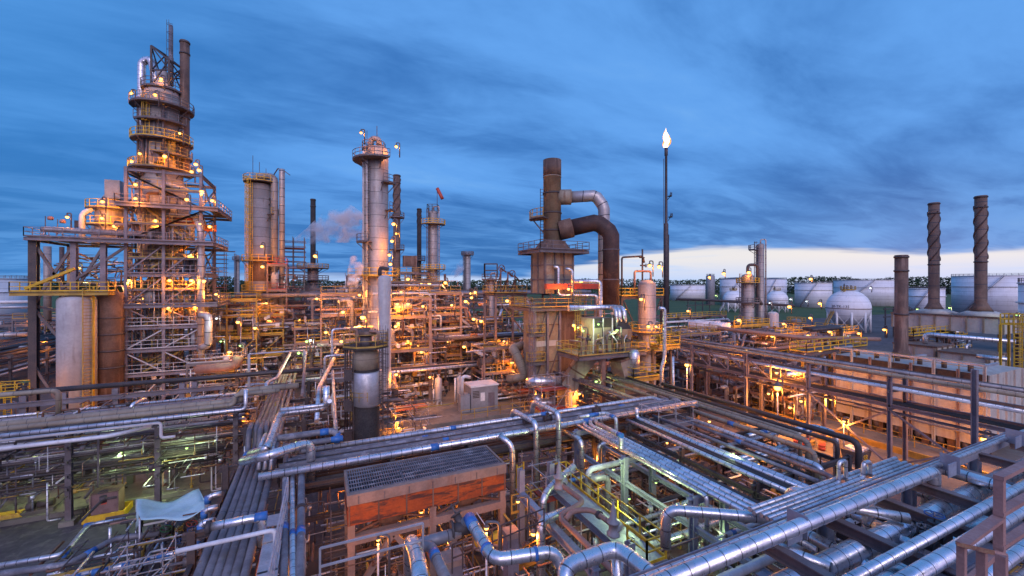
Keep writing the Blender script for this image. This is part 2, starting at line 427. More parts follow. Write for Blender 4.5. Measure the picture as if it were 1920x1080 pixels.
# ------------------------------------------------------------------ generic tower bits
def cam_ang(c): return atan2(-c[1], -c[0])
def ring(t, c, r0, r1, z, a0=0, a1=2*pi, m='steel', dm='steel', h=1.1, brk=True, rr=.07):
    d = MB().arc_deck(c, r0, r1, z, a0, a1)
    part(d, 'platform', dm, t)
    n = max(3, int(abs(a1-a0)*r1/1.1)); rl = MB()
    pts = [(c[0]+r1*cos(a0+(a1-a0)*i/n), c[1]+r1*sin(a0+(a1-a0)*i/n), z) for i in range(n+1)]
    rl.rail(pts, h, 2.2, rr); part(rl, 'railing', m, t)
    if brk:
        for i in range(0, n+1, 3):
            b = MB(); a = a0+(a1-a0)*i/n; b.beam((c[0]+r1*.97*cos(a), c[1]+r1*.97*sin(a), z-.12), (c[0]+r0*cos(a), c[1]+r0*sin(a), z-1.3), .1)
            part(b, 'bracket', dm, t)
def L2(c, right, fwd=0): return (c[0]+RT.x*right+FW.x*fwd, c[1]+RT.y*right+FW.y*fwd)

def KF(px): return 1/sqrt(1+((px-HX)/FPX)**2)      # off-axis things look wider through a wide lens
# ------------------------------------------------------------------ white storage tanks far behind
def tank(px0, px1, d, ytop, label, roof='flat', grp=None, m='pale_tank'):
    r = (px1-px0)/2*d/FPX*KF((px0+px1)/2); c = W((px0+px1)/2, d); zt = Zp(ytop, d)
    t = thing('storage_tank', label, 'storage tank', (*c, 0), grp)
    part(MB().rev(c, [(r, 0),(r, zt)], 64), 'shell', m, t)
    if roof == 'cone': part(MB().rev(c, [(r*1.003, zt),(r*1.003, zt+.3),(r*.3, zt+r*.13),(0, zt+r*.15)], 48), 'roof', 'tank_roof', t)
    else: part(MB().rev(c, [(r+.25, zt),(r+.25, zt+.3)], 64), 'wind_girder', 'white', t)
    g1 = MB(); g1.rev(c, [(r+.12, zt*.72),(r+.5, zt*.72),(r+.5, zt*.72+.25),(r+.12, zt*.72+.25)], 64); part(g1, 'stiffener_ring', 'white', t)
    n = 40; part(MB().rail([(c[0]+r*cos(2*pi*i/n), c[1]+r*sin(2*pi*i/n), zt+.3) for i in range(n)], 1.1, 4, .12, False, True), 'railing', 'steel', t)
    ca = cam_ang(c); st = MB(); N = 22
    p = [(c[0]+(r+.9)*cos(ca-.7+i*.9/N), c[1]+(r+.9)*sin(ca-.7+i*.9/N), zt*i/N) for i in range(N+1)]
    for a, b in zip(p, p[1:]): st.beam(a, b, .9, .15); st.beam(V(a)+V((0,0,1.1)), V(b)+V((0,0,1.1)), .09)
    part(st, 'stairway', 'steel', t)
    return t
tank(-120, 58, 165, 523, 'big pale storage tank at the left edge behind the steel post')
tank(1256, 1322, 420, 535, 'low white tank just right of the flare stack base')
tank(1349, 1412, 330, 524, 'white tank with dark cone roof behind the leftmost small sphere', 'cone')
tank(1424, 1475, 330, 524, 'white tank with dark cone roof behind the slim dark column', 'cone')
tank(1489, 1560, 300, 531, 'low wide white tank left of the lettered sphere', 'flat')
tank(1560, 1692, 330, 526, 'long white tank directly behind the lettered sphere')
tank(1700, 1772, 230, 542, 'low white tank with a sloped cover left of the spiral chimneys', 'flat')
tank(1779, 1950, 235, 518, 'large white tank behind the right spiral chimney')
tank(1907, 2010, 100, 532, 'white tank cut by the right edge with a curved stair')
c = W(1332, 330); t = thing('silo', 'slim grey round silo standing between two white tanks', 'silo', (*c, 0))
part(MB().rev(c, [(3.3,0),(3.3,Zp(518,330)),(2.6,Zp(517,330)+.5)], 24), 'shell', 'grey_box', t)
part(MB().rail([(c[0]+3*cos(i*pi/4), c[1]+3*sin(i*pi/4), Zp(517,330)+.4) for i in range(8)], 1, 3, .12, False, True), 'railing', 'steel', t)

# ------------------------------------------------------------------ spheres
def textcurve(s, size, m, name='lettering'):
    cu = bpy.data.curves.new(name, 'FONT'); cu.body = s; cu.size = size; cu.extrude = .02; cu.align_x = 'CENTER'; cu.align_y = 'CENTER'; cu.resolution_u = 2
    o = bpy.data.objects.new(name, cu); COL.objects.link(o)
    dg = bpy.context.evaluated_depsgraph_get(); me = bpy.data.meshes.new_from_object(o.evaluated_get(dg))
    bpy.data.objects.remove(o); bpy.data.curves.remove(cu); return me
def sphere_tank(px, py, d, r, label, text=None, grp=None):
    c = V((*W(px, d), Zp(py, d))); t = thing('sphere_tank', label, 'sphere tank', (c.x, c.y, 0), grp)
    part(MB().sphere(c, r, 48, 24), 'shell', 'pale_tank', t)
    for i in range(9):
        a = cam_ang(c)+.17+i*2*pi/9; p = (c.x+r*.93*cos(a), c.y+r*.93*sin(a))
        part(MB().cyl((*p, 0), (*p, c.z-r*.2), r*.055, 10), 'leg', 'white', t)
        a2 = a+2*pi/9; q = (c.x+r*.93*cos(a2), c.y+r*.93*sin(a2)); hh = c.z-r*.35
        part(MB().beam((*p, .4), (*q, hh), .13).beam((*q, .4), (*p, hh), .13), 'brace', 'white', t)
    part(MB().rev(c, [(r*1.0, c.z-r*.03),(r*1.02, c.z-r*.03),(r*1.02, c.z),(r*1.0, c.z)], 48), 'girth_rail', 'rust_pipe', t)
    top = c.z+r
    part(MB().rev(c, [(r*.34, top-.1),(r*.34, top+.1)], 24), 'platform', 'old_yellow', t)
    part(MB().rail([(c.x+r*.34*cos(i*pi/6), c.y+r*.34*sin(i*pi/6), top+.1) for i in range(12)], 1.2, 3, .12, True, True), 'railing', 'old_yellow', t)
    v = MB()
    for i in range(4):
        q = L2(c, U(-r*.25, r*.25), U(-1, 1)); v.cyl((*q, top), (*q, top+U(1.2, 2.6)), .18, 8).beam((q[0]-.4, q[1], top+1.4), (q[0]+.5, q[1], top+1.4), .25)
    part(v, 'valve', 'steel_dark', t)
    a = L2(c, -r*1.5, -1); b = L2(c, -r*.32, -1); 
    part(MB().stair((*a, .5), (*b, top), 1.1), 'stairway', 'old_yellow' if text else 'galv', t)
    if text:
        me = textcurve(text, 1.25, None); o = bpy.data.objects.new('lettering', me); COL.objects.link(o); me.materials.append(MT['black'])
        tocam = V((-c.x, -c.y, 0)).normalized(); rt = V((-tocam.y, tocam.x, 0))
        # wrap each letter vertex onto the shell
        R0 = r+.03; phi0 = radians(9)
        for vx in me.vertices:
            u, vv = vx.co.x-2.3, vx.co.y+.6; ph = u/R0; th = vv/R0
            dirn = tocam*(cos(th)*cos(ph))+rt*(cos(th)*sin(ph))+V((0,0,sin(th)))
            vx.co = c+dirn*(R0+vx.co.z)-V((c.x, c.y, 0))
        o.parent = t
sphere_tank(1590, 577, 148, 6.5, 'large white sphere tank marked 20-TK-135 on legs', '20-TK-135')
sphere_tank(1375, 562, 250, 5.8, 'small white sphere tank left of the slim dark column')
sphere_tank(1457, 562, 250, 5.8, 'small white sphere tank right of the slim dark column')

# ------------------------------------------------------------------ generic vertical column
def column(px, d, dia_px, ytop, label, m='insul_shell', rings=(), ybase=None, name='distillation_column', cat='column', pipe=True, lad=True, dome=True, rm='steel', grp=None, right=0):
    s = d/FPX; c = W(px, d); r = dia_px/2*s*KF(px); zt = Zp(ytop, d)
    t = thing(name, label, cat, (*c, 0), grp)
    pr = [(r*1.12, 0), (r*1.12, .6), (r, .8), (r, zt)]
    if dome: pr += [(r*.92, zt+r*.28), (r*.7, zt+r*.48), (r*.35, zt+r*.6), (0, zt+r*.64)]
    part(MB().rev(c, pr, 28), 'shell', m, t)
    ca = cam_ang(c)
    for (yy, r1, a0, a1, mm) in rings: ring(t, c, r, r+r1*KF(px), Zp(yy, d), ca+a0, ca+a1, mm, 'steel', rr=max(.06, .0012*d))
    if pipe:
        q = L2(c, r+.35, -.2); q0 = L2(c, 0, 0)
        part(MB().tube([(*q0, zt+r*.5), (*q0, zt+r*.64+.9), (*q, zt+r*.64+.9), (*q, 6)], max(.16, r*.13), 8), 'overhead_pipe', 'lagging_far', t)
    if lad:
        q = L2(c, -r*.5, -r-.15); q = (c[0]+(r+.2)*cos(ca-.8), c[1]+(r+.2)*sin(ca-.8))
        part(MB().ladder((*q, 2), zt, (cos(ca-.8), sin(ca-.8)), True, .6, max(.06, .001*d)), 'ladder', rm, t)
    return t, c, r, zt, s

def chimney(px, d, dia_px, ytop, ybase, label, m='rust_shell_seam', spiral=(0,0), grp=None, flare=1.0, dia_top=None, name='chimney', z0=None):
    s = d/FPX*KF(px); c = W(px, d); r = dia_px/2*s; zt = Zp(ytop, d); zb = Zp(ybase, d) if z0 is None else z0; r2 = (dia_top or dia_px)/2*s
    t = thing(name, label, 'chimney', (*c, zb), grp)
    part(MB().rev(c, [(r*flare, zb), (r*(1+(flare-1)*.35), zb+r*1.1), (r, zb+r*1.9), (r2, zt-.02), (r2*.8, zt), (r2*.8, zt-2)], 24), 'shaft', m, t)
    k = MB()
    for q in (zt-.35, zt-2.0, zb+(zt-zb)*.42): k.rev(c, [(r2*1.0, q),(r2*1.13, q),(r2*1.13, q+.2),(r2*1.0, q+.2)], 24)
    part(k, 'ring_band', 'steel_dark', t)
    if spiral[1]:
        za, zc = zt-spiral[0], zt-spiral[1]; h = (za-zc); turns = h/(5*r*2)*1.05
        for j in range(3):
            b = MB(); N = 44
            pts = [(c[0]+r2*1.06*cos(j*2*pi/3-turns*2*pi*i/N), c[1]+r2*1.06*sin(j*2*pi/3-turns*2*pi*i/N), za-h*i/N) for i in range(N+1)]
            b.tube(pts, r2*.12, 6, 0, seg=1)
            part(b, 'spiral_strake', 'brown_duct', t)
    return t, c, r, zt

# regenerator tower of the tall left unit -------------------------------------------------
d0 = 59; C0 = W(305, d0); S0 = d0/FPX
def z0(y): return Zp(y, d0)
ca = cam_ang(C0)
t = thing('reactor_tower', 'tallest tower at left, a wide pale vessel ringed by lit platforms', 'tower', (*C0, 0))
part(MB().rev(C0, [(1.0,3.5),(2.4,7),(2.4,13),(1.3,15.5),(1.3,17),(2.5,20.5),(2.5,25.5),(3.0,27),(3.0,30),(2.15,32.5),(2.15,43.6)], 36), 'shell', 'insul_shell', t)
part(MB().rev(C0, [(2.15,43.6),(1.95,44.5),(1.4,45.2),(.75,45.7),(.6,47.4),(0,47.6)], 30), 'head', 'white_shell', t)
for (y, r0, r1, a0, a1, m) in ((205,2.2,3.6,-2.0,1.9,'steel'),(268,2.2,3.5,-1.9,2.0,'yellow'),(322,2.2,3.7,-2.1,2.2,'old_yellow'),(172,1.0,2.4,-2.4,1.6,'steel')):
    ring(t, C0, r0, r1, z0(y), ca+a0, ca+a1, m, 'steel', rr=.075)
q = L2(C0, -2.55, -.5); q2 = L2(C0, -.6, -.4)
part(MB().tube([(*q, 18), (*q, 48.6), (*L2(C0,-1.2,-.5), 49.0), (*q2, 46.2), (*q2, 45.4)], 0.5, 16, 1.0), 'overhead_pipe', 'lagging', t)
for k, rr in enumerate((-1.9, -.9, 1.7)):
    q = L2(C0, rr, -2.15*cos(rr/2.5)-.25); part(MB().cyl((*q, 32), (*q, 43), .16, 8), 'riser_pipe', 'steel', t)
tr = MB(); A = [(*L2(C0, a, b), 0) for a, b in ((-.5,-1.3),(2.0,-1.3),(2.0,1.1),(-.5,1.1))]
zz = 44.8; 
for i in range(4):
    a = V(A[i]); b = V(A[(i+1)%4]); top = 50.4 if i in (0, 3) else 48.4; topb = 50.4 if (i+1)%4 in (0, 3) else 48.4
    tr.beam(a+V((0,0,zz)), a+V((0,0,top)), .22); tr.beam(a+V((0,0,top)), b+V((0,0,topb)), .2)
    tr.beam(a+V((0,0,zz)), b+V((0,0,topb)), .13); tr.beam(b+V((0,0,47)), a+V((0,0,top)), .13); tr.beam(a+V((0,0,47)), b+V((0,0,47)), .15)
part(tr, 'hoist_frame', 'steel_dark', t)
cg = MB()
for (rr, zb, zt_) in ((-1.1, z0(322), z0(268)), (.4, 30, z0(322)), (2.2, z0(268), z0(205))):
    a = ca-rr/2.9; cg.ladder((C0[0]+2.35*cos(a), C0[1]+2.35*sin(a), zb), zt_, (cos(a), sin(a)), True, .6, .07)
part(cg, 'caged_ladder', 'yellow', t)
mh = MB()
q = L2(C0, 1.1, -2.8); mh.tube([(*L2(C0,1.0,-1.8), z0(306)), (*L2(C0,1.0,-2.7), z0(306))], 0.7, 20); part(mh, 'manway', 'steel', t)
for k in range(9):
    a = ca-1.5+k*.36+U(-.1,.1); z1 = U(31,36); part(MB().cyl((C0[0]+2.3*cos(a),C0[1]+2.3*sin(a),z1),(C0[0]+2.3*cos(a),C0[1]+2.3*sin(a),U(38,43.4)),U(.05,.12),6), 'riser_pipe', 'steel', t)
ring(t, C0, 2.2, 3.3, 39.7, ca-1.2, ca+.9, 'steel', 'steel', rr=.06); ring(t, C0, 2.2, 3.4, 35.2, ca-.4, ca+1.9, 'old_yellow', 'steel', rr=.06)
# slim mast with caged ladder and brown chimney beside it
q = L2(C0, 1.0, .2); t = thing('vent_mast', 'slim mast with caged ladder on the very top of the left tower', 'mast', (*q, 45.5))
part(MB().rev(q, [(.34,45.5),(.34,49.5),(.26,49.6),(.26,54.2)], 12), 'pipe', 'grey_pipe', t)
part(MB().ladder((q[0]+.3*cos(ca+.9), q[1]+.3*sin(ca+.9), 46), 53.8, (cos(ca-1.6), sin(ca-1.6)), True, .4, .05), 'caged_ladder', 'steel_dark', t)
chimney(346.5, 60, 19, 77, 330, 'brown bare chimney touching the right side of the tall left tower', 'rust_shell')

# steel structure of the same unit
t = thing('steel_tower', 'open multi deck steel structure wrapped round the tall left tower', 'steel structure', (-19, 74, 0))
FX = [-23.0, -19.1, -15.0]; FY = [70.0, 78.0]; CX0, CX1 = -23.0, -15.0
lv = [5.2, 8.4, 11.4, 14.3, 18.4, 22.7, 27.5, 32.0]
for y in FY:
    for x in FX: part(MB().ibeam((x,y,0), (x,y,32.3), .34, .34, .06), 'column', 'steel_lilac' , t)
for x in (-31.6, -28.0, -25.2):
    part(MB().ibeam((x,70,0 if x < -31 else 15.6), (x,70,22.2), .75 if x < -31 else .55, .75 if x < -31 else .55, .08), 'column', 'steel_dark' if x < -31 else 'steel_lilac', t)
    part(MB().ibeam((x,78,0), (x,78,22.2), .5, .5, .06), 'column', 'steel', t)
def deck(t, x0, y0, x1, y1, z, rm='steel_lilac', hole=True, bm='steel_lilac', dm='deck', rr=.07):
    b = MB()
    for y in (y0, y1): b.ibeam((x0,y,z-.3), (x1,y,z-.3), .22, .36, .04)
    for x in (x0, x1): b.ibeam((x,y0+.2,z-.3), (x,y1-.2,z-.3), .22, .36, .04)
    part(b, 'edge_beam', bm, t)
    d = MB()
    if hole:
        k = .27; w = x1-x0; h = y1-y0
        d.box(x0,y0,z-.04,x1,y0+h*k,z).box(x0,y1-h*k,z-.04,x1,y1,z).box(x0,y0+h*k,z-.04,x0+w*.15,y1-h*k,z).box(x1-w*.15,y0+h*k,z-.04,x1,y1-h*k,z)
    else: d.box(x0,y0,z-.04,x1,y1,z)
    part(d, 'deck', dm, t)
    part(MB().rail([(x0,y0,z),(x1,y0,z),(x1,y1,z),(x0,y1,z)], 1.1, 1.7, rr, True, True), 'railing', rm, t)
for i, z in enumerate(lv):
    if z == 22.7: deck(t, -32, 68.9, -13.4, 79, z)
    elif z == 27.5: deck(t, -23.8, 69, -12.9, 79, z)
    elif z == 32.0: part(MB().ibeam((-23.2,69.98,z),(-14.8,69.98,z),.3,.4).ibeam((-23.2,78,z),(-14.8,78,z),.3,.4).ibeam((-23,70.3,z),(-23,77.7,z),.3,.4).ibeam((-15,70.3,z),(-15,77.7,z),.3,.4), 'edge_beam', 'steel_lilac', t)
    elif z == 18.4: deck(t, -23, 69.9, -14.5, 78, z, 'steel_lilac')
    elif z == 14.3: deck(t, -24, 69.2, -13.0, 78.6, z, 'steel_lilac')
    else: deck(t, -23.1, 69.8, -14.6, 78.1, z, 'galv')
allz = [0]+lv
for z1, z2 in zip(allz, allz[1:]):
    for y in FY:
        for xa, xb in ((CX0, -19.1), (-19.1, CX1)):
            b = MB(); f = (int(z1)+int(xa)) % 2
            if z1 in (22.7, 27.5): b.beam((CX0 if f else CX1,y-.05,z1),(CX1 if f else CX0,y-.05,z2-.5),.18)
            else: b.beam((xa if f else xb,y-.05,z1),(xb if f else xa,y-.05,z2-.5),.15)
            part(b, 'brace', 'steel_lilac' if z1 > 10 else 'galv', t)
    for x in (CX0, CX1): part(MB().beam((x,70,z1),(x,78,z2-.5),.15).beam((x,78,z1),(x,70,z2-.5),.15), 'brace', 'steel', t)
for z in (16.3, 20.5, 25.1, 29.8):
    part(MB().rail([(-22.9,70.05,z),(-15.1,70.05,z)],1.1,1.5,.07,True), 'railing', 'old_yellow', t); part(MB().box(-22.9,70.1,z-.05,-15.1,71.2,z), 'grating_deck', 'deck', t)
    part(MB().beam((-22.9,70.0,z-.12),(-15.1,70.0,z-.12),.12,.2), 'edge_beam', 'steel', t)
for k in range(14): x = -22.6+k*.56+U(-.15,.15); part(MB().cyl((x,70.5,U(0,12)),(x,70.5,U(18,31)),U(.04,.11),6), 'riser_tube', R.choice(['steel','salmon_pipe','lagging_far','steel_dark']), t)
for (a, b) in (((-31.6,70,22),(-28,70,14.5)),((-28,70,22),(-31.6,70,14.5)),((-25.2,70.1,21.9),(-28,70.1,16)),((-31.6,70,14),(-28,70,8)),((-23,69.9,21.8),(-30,69.9,15.6)),((-23.1,70.2,11.8),(-31.4,70.2,14.2)),((-23.1,70.2,11.4),(-28,70.2,8.6)),((-31.6,70,7),(-28.5,70,0.3))):
    part(MB().beam(a, b, .28), 'brace', 'steel', t)
for k, (z1, z2) in enumerate(zip(lv, lv[1:])):
    if z2 <= 27.6:
        a, b = ((-16.4, 71.2, z1), (-21.5, 71.2, z2)) if k % 2 else ((-21.5, 71.2, z1), (-16.4, 71.2, z2))
        part(MB().stair(a, b), 'stair', 'old_yellow', t)
# yellow walkway over the two silos
deck(t, -31.9, 66.2, -23.4, 68.0, 16.1, 'yellow', False, 'old_yellow', rr=.08)
part(MB().beam((-31,67.1,16.4),(-26.8,67.1,18.8),.5,.3), 'conveyor_chute', 'yellow', t)
# orange weather screens
for (x0, x1, z, y) in ((-20,-15.3,25.3,72.2),(-15.6,-13.8,24.6,73)): part(MB().box(x0,y,z,x1,y+.08,z+1.0), 'weather_screen', 'orange_panel', t)
# silos in front
def silo(px, d, w, yt, label, m, lad):
    c = W(px, d); r = w/2*d/FPX*KF(px); zt = Zp(yt, d)
    t = thing('silo', label, 'silo', (*c, 0))
    part(MB().rev(c, [(r,0),(r,zt-.5),(r*.93,zt-.15),(r*.8,zt),(0,zt+.25)], 40), 'shell', m, t)
    if m == 'rust_shell':
        b = MB()
        for q in range(1, 7): b.rev(c, [(r, q*2.1),(r+.12, q*2.1),(r+.12, q*2.1+.18),(r, q*2.1+.18)], 36)
        part(b, 'ring_band', 'steel_dark', t)
    a = cam_ang(c)+.85 if lad else 0
    if lad:
        a = cam_ang(c)+.45
        part(MB().ladder((c[0]+(r+.2)*cos(a), c[1]+(r+.2)*sin(a), .5), zt+1, (cos(a), sin(a)), False, .9, .09), 'ladder', 'old_yellow', t)
        a += .32; part(MB().cyl((c[0]+(r+.2)*cos(a), c[1]+(r+.2)*sin(a), .5), (c[0]+(r+.2)*cos(a), c[1]+(r+.2)*sin(a), zt+1.2), .1, 6), 'riser_pipe', 'yellow', t)
silo(145, 50, 79, 556, 'pale lilac round silo with a ladder at left below the yellow walkway', 'white_shell', True)
silo(207, 52.5, 54, 548, 'rust streaked brown silo beside the pale silo', 'rust_shell', False)
# pipes through the open bay at the left
for (px, y1, y2, m, w) in ((89,462,600,'insul_shell',11),(143,464,560,'insul_shell',8),(116,463,560,'steel_dark',7)):
    c = W(px, 64); r = w/2*64/FPX
    solo(MB().cyl((*c, Zp(y2,64)), (*c, Zp(y1,64)), r, 14), 'downcomer_pipe', m, {89:'pale riser pipe close inside the dark corner post at left',143:'pale riser pipe above the lilac silo',116:'dark riser pipe between two pale ones left of the big tower'}[px], 'pipe')
# second reactor left of the structure top
c = W(208, 61); t = thing('reactor_vessel', 'pale dished vessel at the left shoulder of the tall tower', 'vessel', (*c, 22.8))
part(MB().rev(c, [(.8,22.8),(1.75,24.5),(1.75,27.8),(1.6,28.5),(1.0,29.6),(.6,30.4),(.6,31.3)], 30), 'shell', 'insul_shell', t)
ring(t, c, 1.8, 2.7, 25.6, cam_ang(c)-1.8, cam_ang(c)+1.8, 'yellow', 'steel', rr=.08)
ring(t, c, 1.8, 2.7, 28.0, cam_ang(c)-1.8, cam_ang(c)+1.2, 'yellow', 'steel', rr=.08)
part(MB().box(c[0]-.3,c[1]-1.2,29.5,c[0]+1.4,c[1]+.4,32.2), 'hopper', 'grey_box', t)
part(MB().tube([(c[0]-2.6,c[1]-1.5,23.3),(c[0]-2.6,c[1]-1.5,27),(c[0]-1.6,c[1]-1.2,27.8)],.35,12), 'nozzle_pipe', 'white_pipe', t)
c = W(188, 62); t = thing('drum', 'white upright drum on the long deck of the left unit', 'drum', (*c, 22.8))
part(MB().rev(c, [(1.0,22.8),(1.0,26.0),(.8,26.6),(0,27.1)], 26), 'shell', 'white_shell', t)
part(MB().rail([(c[0]-2.4,c[1]-1,23),(c[0]-1.2,c[1]-1.6,23)],3.2,.6,.09,False).box(c[0]-2.3,c[1]-1.5,25.2,c[0]-1.5,c[1]-.9,26.2), 'valve_gear', 'steel_dark', t)
solo(MB().tube([(-31,70.2,23.7),(-30.2,70.2,23.7),(-21,70.2,23.5)], .35, 12), 'deck_pipe', 'old_lagging', 'thick lagged pipe lying along the long upper deck at left', 'pipe')
# external big line on the right of the structure
q = W(377, 57)
solo(MB().tube([(*q, 0.1), (*q, 24.5), (*L2(q,-1.2,.5), 26.5)], .42, 12), 'riser_pipe', 'lagging_far', 'thick riser pipe down the right side of the left steel structure', 'pipe')
solo(MB().tube([(*W(374,55), 12.8),(*W(391,55), 12.8),(*W(391,55), 8.7),(*W(376,55), 8.5)], .45, 14, 1.0), 'expansion_loop_pipe', 'lagging_far', 'fat square bend of pipe at the right foot of the left steel structure', 'pipe')
solo(MB().tube([(*W(370,53), Zp(693,53)),(*W(428,53), Zp(688,53)),(*W(445,53), Zp(683,53)),(*W(447,53), Zp(668,53))], .55, 16, 1.3), 'salmon_duct', 'salmon_pipe', 'fat salmon coloured duct curving up right of the left structure', 'duct')
# flags on posts
for px, py in ((85,405),(108,411)):
    b = D(px, 440, 56); tp = D(px, py, 56); t = thing('wind_flag', 'small pink wind flag on the far left deck, the %s of two' % ('left' if px < 100 else 'right'), 'flag', b)
    part(MB().cyl(b, tp, .05, 6), 'pole', 'steel', t); f = MB(); f.rev((tp.x+.5, tp.y), [(.3, tp.z-.5),(.35, tp.z-.2),(.2,tp.z)], 8); part(f, 'flag', 'pink_rail', t)

# ------------------------------------------------------------------ columns and chimneys across the middle
t, c, r, zt, s = column(488.5, 75, 43, 347, 'stout stained column second from left with yellow platforms', 'insul_shell',
    [(610, 1.6, -1.9, 1.9, 'yellow'), (402, 1.3, .6, 1.7, 'old_yellow'), (372, 1.1, .8, 1.6, 'old_yellow'), (545, 1.3, -1.6, .6, 'yellow'), (490, 1.3, -1.7, 1.9, 'yellow'), (575, 1.2, 0.1, 1.6, 'yellow')], pipe=False, rm='yellow', dome=False)
ring(t, c, 0.2, r+.9, zt+.4, 0, 2*pi, 'yellow', 'steel_dark', brk=False, rr=.09)
part(MB().tube([(*L2(c,-.8,0), zt+.3),(*L2(c,-.8,0), zt+1.6),(*L2(c,r+.75,0), zt+1.6),(*L2(c,r+.75,0), 13)], .62, 14, 1.2), 'overhead_pipe', 'insul_shell', t)
part(MB().tube([(*L2(c,r+1.9,.4), 12),(*L2(c,r+1.9,.4), zt+1.6),(*L2(c,r+1.9,.4), zt+3.0)], .48, 12), 'side_pipe', 'lagging_far', t)
part(MB().tube([(*L2(c,r+1.9,.4), zt+2.6),(*L2(c,r+1.2,.4), zt+3.2),(*L2(c,r-.1,.4), zt+1.2)], .1, 6).beam((*L2(c,r+1.9,.4), zt+3),(*L2(c,r+3.4,.4), zt+1.9), .12), 'davit', 'steel_dark', t)
for q in (-1.4, -.2, 1.0): part(MB().beam((*L2(c,q,0), zt+.3), (*L2(c,q,0), zt+4-q), .08), 'vent_rod', 'steel_dark', t)
part(MB().ladder((*L2(c,-r*.85,-r*.6), 6), zt+.5, (-FW.x, -FW.y), True, .7, .1), 'caged_ladder', 'yellow', t)
part(MB().rev(c, [(r+.03, 17.5),(r+.09, 17.6),(r+.09, 21.6),(r+.03,21.7)], 28), 'lagging_patch', 'rust_shell', t)

chimney(587, 105, 10.5, 373, 600, 'slim black chimney behind the drifting steam', 'black_soot_shade', dia_top=10)
t, c, r, zt, s = column(587, 104, 21, 500, 'short wide column with a platform at the foot of the black chimney', 'insul_shell', [(503, 2.6, -3.1, 3.1, 'old_yellow'), (525, 2.6, -3.1, 3.1, 'steel')], pipe=False)

t, c, r, zt, s = column(708, 62, 41, 286, 'tallest pale column at centre left with a domed top', 'insul_shell',
    [(395, 1.1, .7, 1.5, 'steel'), (455, 1.5, -1.6, -.5, 'steel'), (303, 2.1, -2.6, .5, 'steel'), (345, 1.2, .3, 1.3, 'steel')], pipe=False, rm='steel')
ring(t, L2(c, -.8, .6), .2, 1.7, Zp(279, 62), 0, 2*pi, 'steel', 'steel', brk=False, rr=.08)
part(MB().tube([(*L2(c,-1.0,0), zt+.4),(*L2(c,-1.0,0), zt+2.1),(*L2(c,.2,0), zt+2.1),(*L2(c,.2,0), zt+1)], .42, 14, .7), 'overhead_pipe', 'insul_shell', t)
part(MB().tube([(*L2(c,-r-.35,-.2), 10),(*L2(c,-r-.35,-.2), zt+.2),(*L2(c,-r+.4,0), zt+.6)], .3, 12).tube([(*L2(c,-r+.45,-r+.2), 14),(*L2(c,-r+.45,-r+.2), zt-1),(*L2(c,-r+1.2,-r+.7), zt-.4)], .18, 10), 'downcomer_pipe', 'white_pipe', t)
part(MB().beam((*L2(c,-.1,0), zt+1), (*L2(c,-.1,0), zt+4), .09).beam((*L2(c,-1.6,0), zt+1), (*L2(c,-1.6,0), zt+3.3), .07), 'vent_rod', 'steel_dark', t)
ring(t, c, r, r+1.5, Zp(517, 62), cam_ang(c)-1.9, cam_ang(c)+1.9, 'yellow', 'old_yellow', rr=.09)
t, c, r, zt, s = column(721, 52, 25, 523, 'smooth pale blue grey column standing in front of the tall centre column', 'white_shell', [], pipe=False, lad=False)
part(MB().tube([(*L2(c,-.6,0), zt+.4),(*L2(c,-.6,0), zt+1.5),(*L2(c,.5,0), zt+1.2)], .25, 8).wheel((*L2(c,-.2,-.5), zt+1.9), .35, (0,1,0)), 'relief_valve', 'steel_dark', t)
part(MB().ladder((*L2(c,.2,-r-.2), 4), 11, (-FW.x,-FW.y), True, .6, .06), 'caged_ladder', 'steel_dark', t)

t, c, r, zt = chimney(744, 95, 13.5, 328, 497, 'grey chimney with spiral strakes behind the tall centre column', 'rust_shell_seam', (0.8, 9.5), z0=0)
for yy in (408, 560/560*468): ring(t, c, r, r+.9, Zp(yy, 95), 0, 6.28, 'steel', 'steel', rr=.09)
solo(MB().tube([(*L2(c,1,-1), Zp(508,95)),(*L2(c,3.6,-1), Zp(508,95))],.01,3).box(c[0]+1.2,c[1]-2,Zp(500,95),c[0]+4.2,c[1]-.6,Zp(480,95)).box(c[0]+3.3,c[1]-2,Zp(505,95)-4,c[0]+4.6,c[1]-.6,Zp(500,95)-.05), 'flue_duct', 'rust_shell', 'square flue duct right of the spiral chimney behind the centre column', 'duct')
t, c, r, zt = chimney(786, 110, 8.5, 391, 505, 'thin dark chimney with spiral strakes left of the windsock column', 'black_soot_shade', (.5, 5), z0=0)
ring(t, c, r, r+1, Zp(488, 110), 0, 6.28, 'steel', 'steel', rr=.1)
t, c, r, zt, s = column(812, 100, 18, 400, 'tall pale column with a windsock on top', 'insul_shell', [(421, 1.8, -1.2, 2.0, 'yellow'), (505, 1.8, -1.8, 1.8, 'yellow')], pipe=True)
part(MB().rail([(*L2(c,-1.2,-1.2), zt),(*L2(c,1.2,-1.2), zt),(*L2(c,1.2,1.2), zt),(*L2(c,-1.2,1.2), zt)], 2.0, 1.2, .12, False, True), 'hoist_frame', 'steel_dark', t)
b = V((*L2(c, 1.0, 0), zt+2)); t = thing('windsock', 'red windsock on the pole above the tall pale column', 'windsock', b)
part(MB().cyl(b, b+V((0,0,4.3)), .07, 6), 'pole', 'steel', t)
m_ = MB(); A = b+V((0,0,4.1)); B = A+RT*1.3+V((0,0,-2.6)); m_.tube([A, A.lerp(B,.5), B], .42, 10); part(m_, 'sock', 'red_paint', t)
column(876.5, 140, 12, 477, 'plain grey column alone against the bright horizon left of centre', 'insul_shell', [(478, 1.0, -3.1, 3.1, 'steel')], pipe=False)
t, c, r, zt, s = column(920.5, 85, 13, 524, 'short column with a square davit frame on its head', 'insul_shell', [(524, 1.2, -3.1, 3.1, 'steel')], pipe=True)
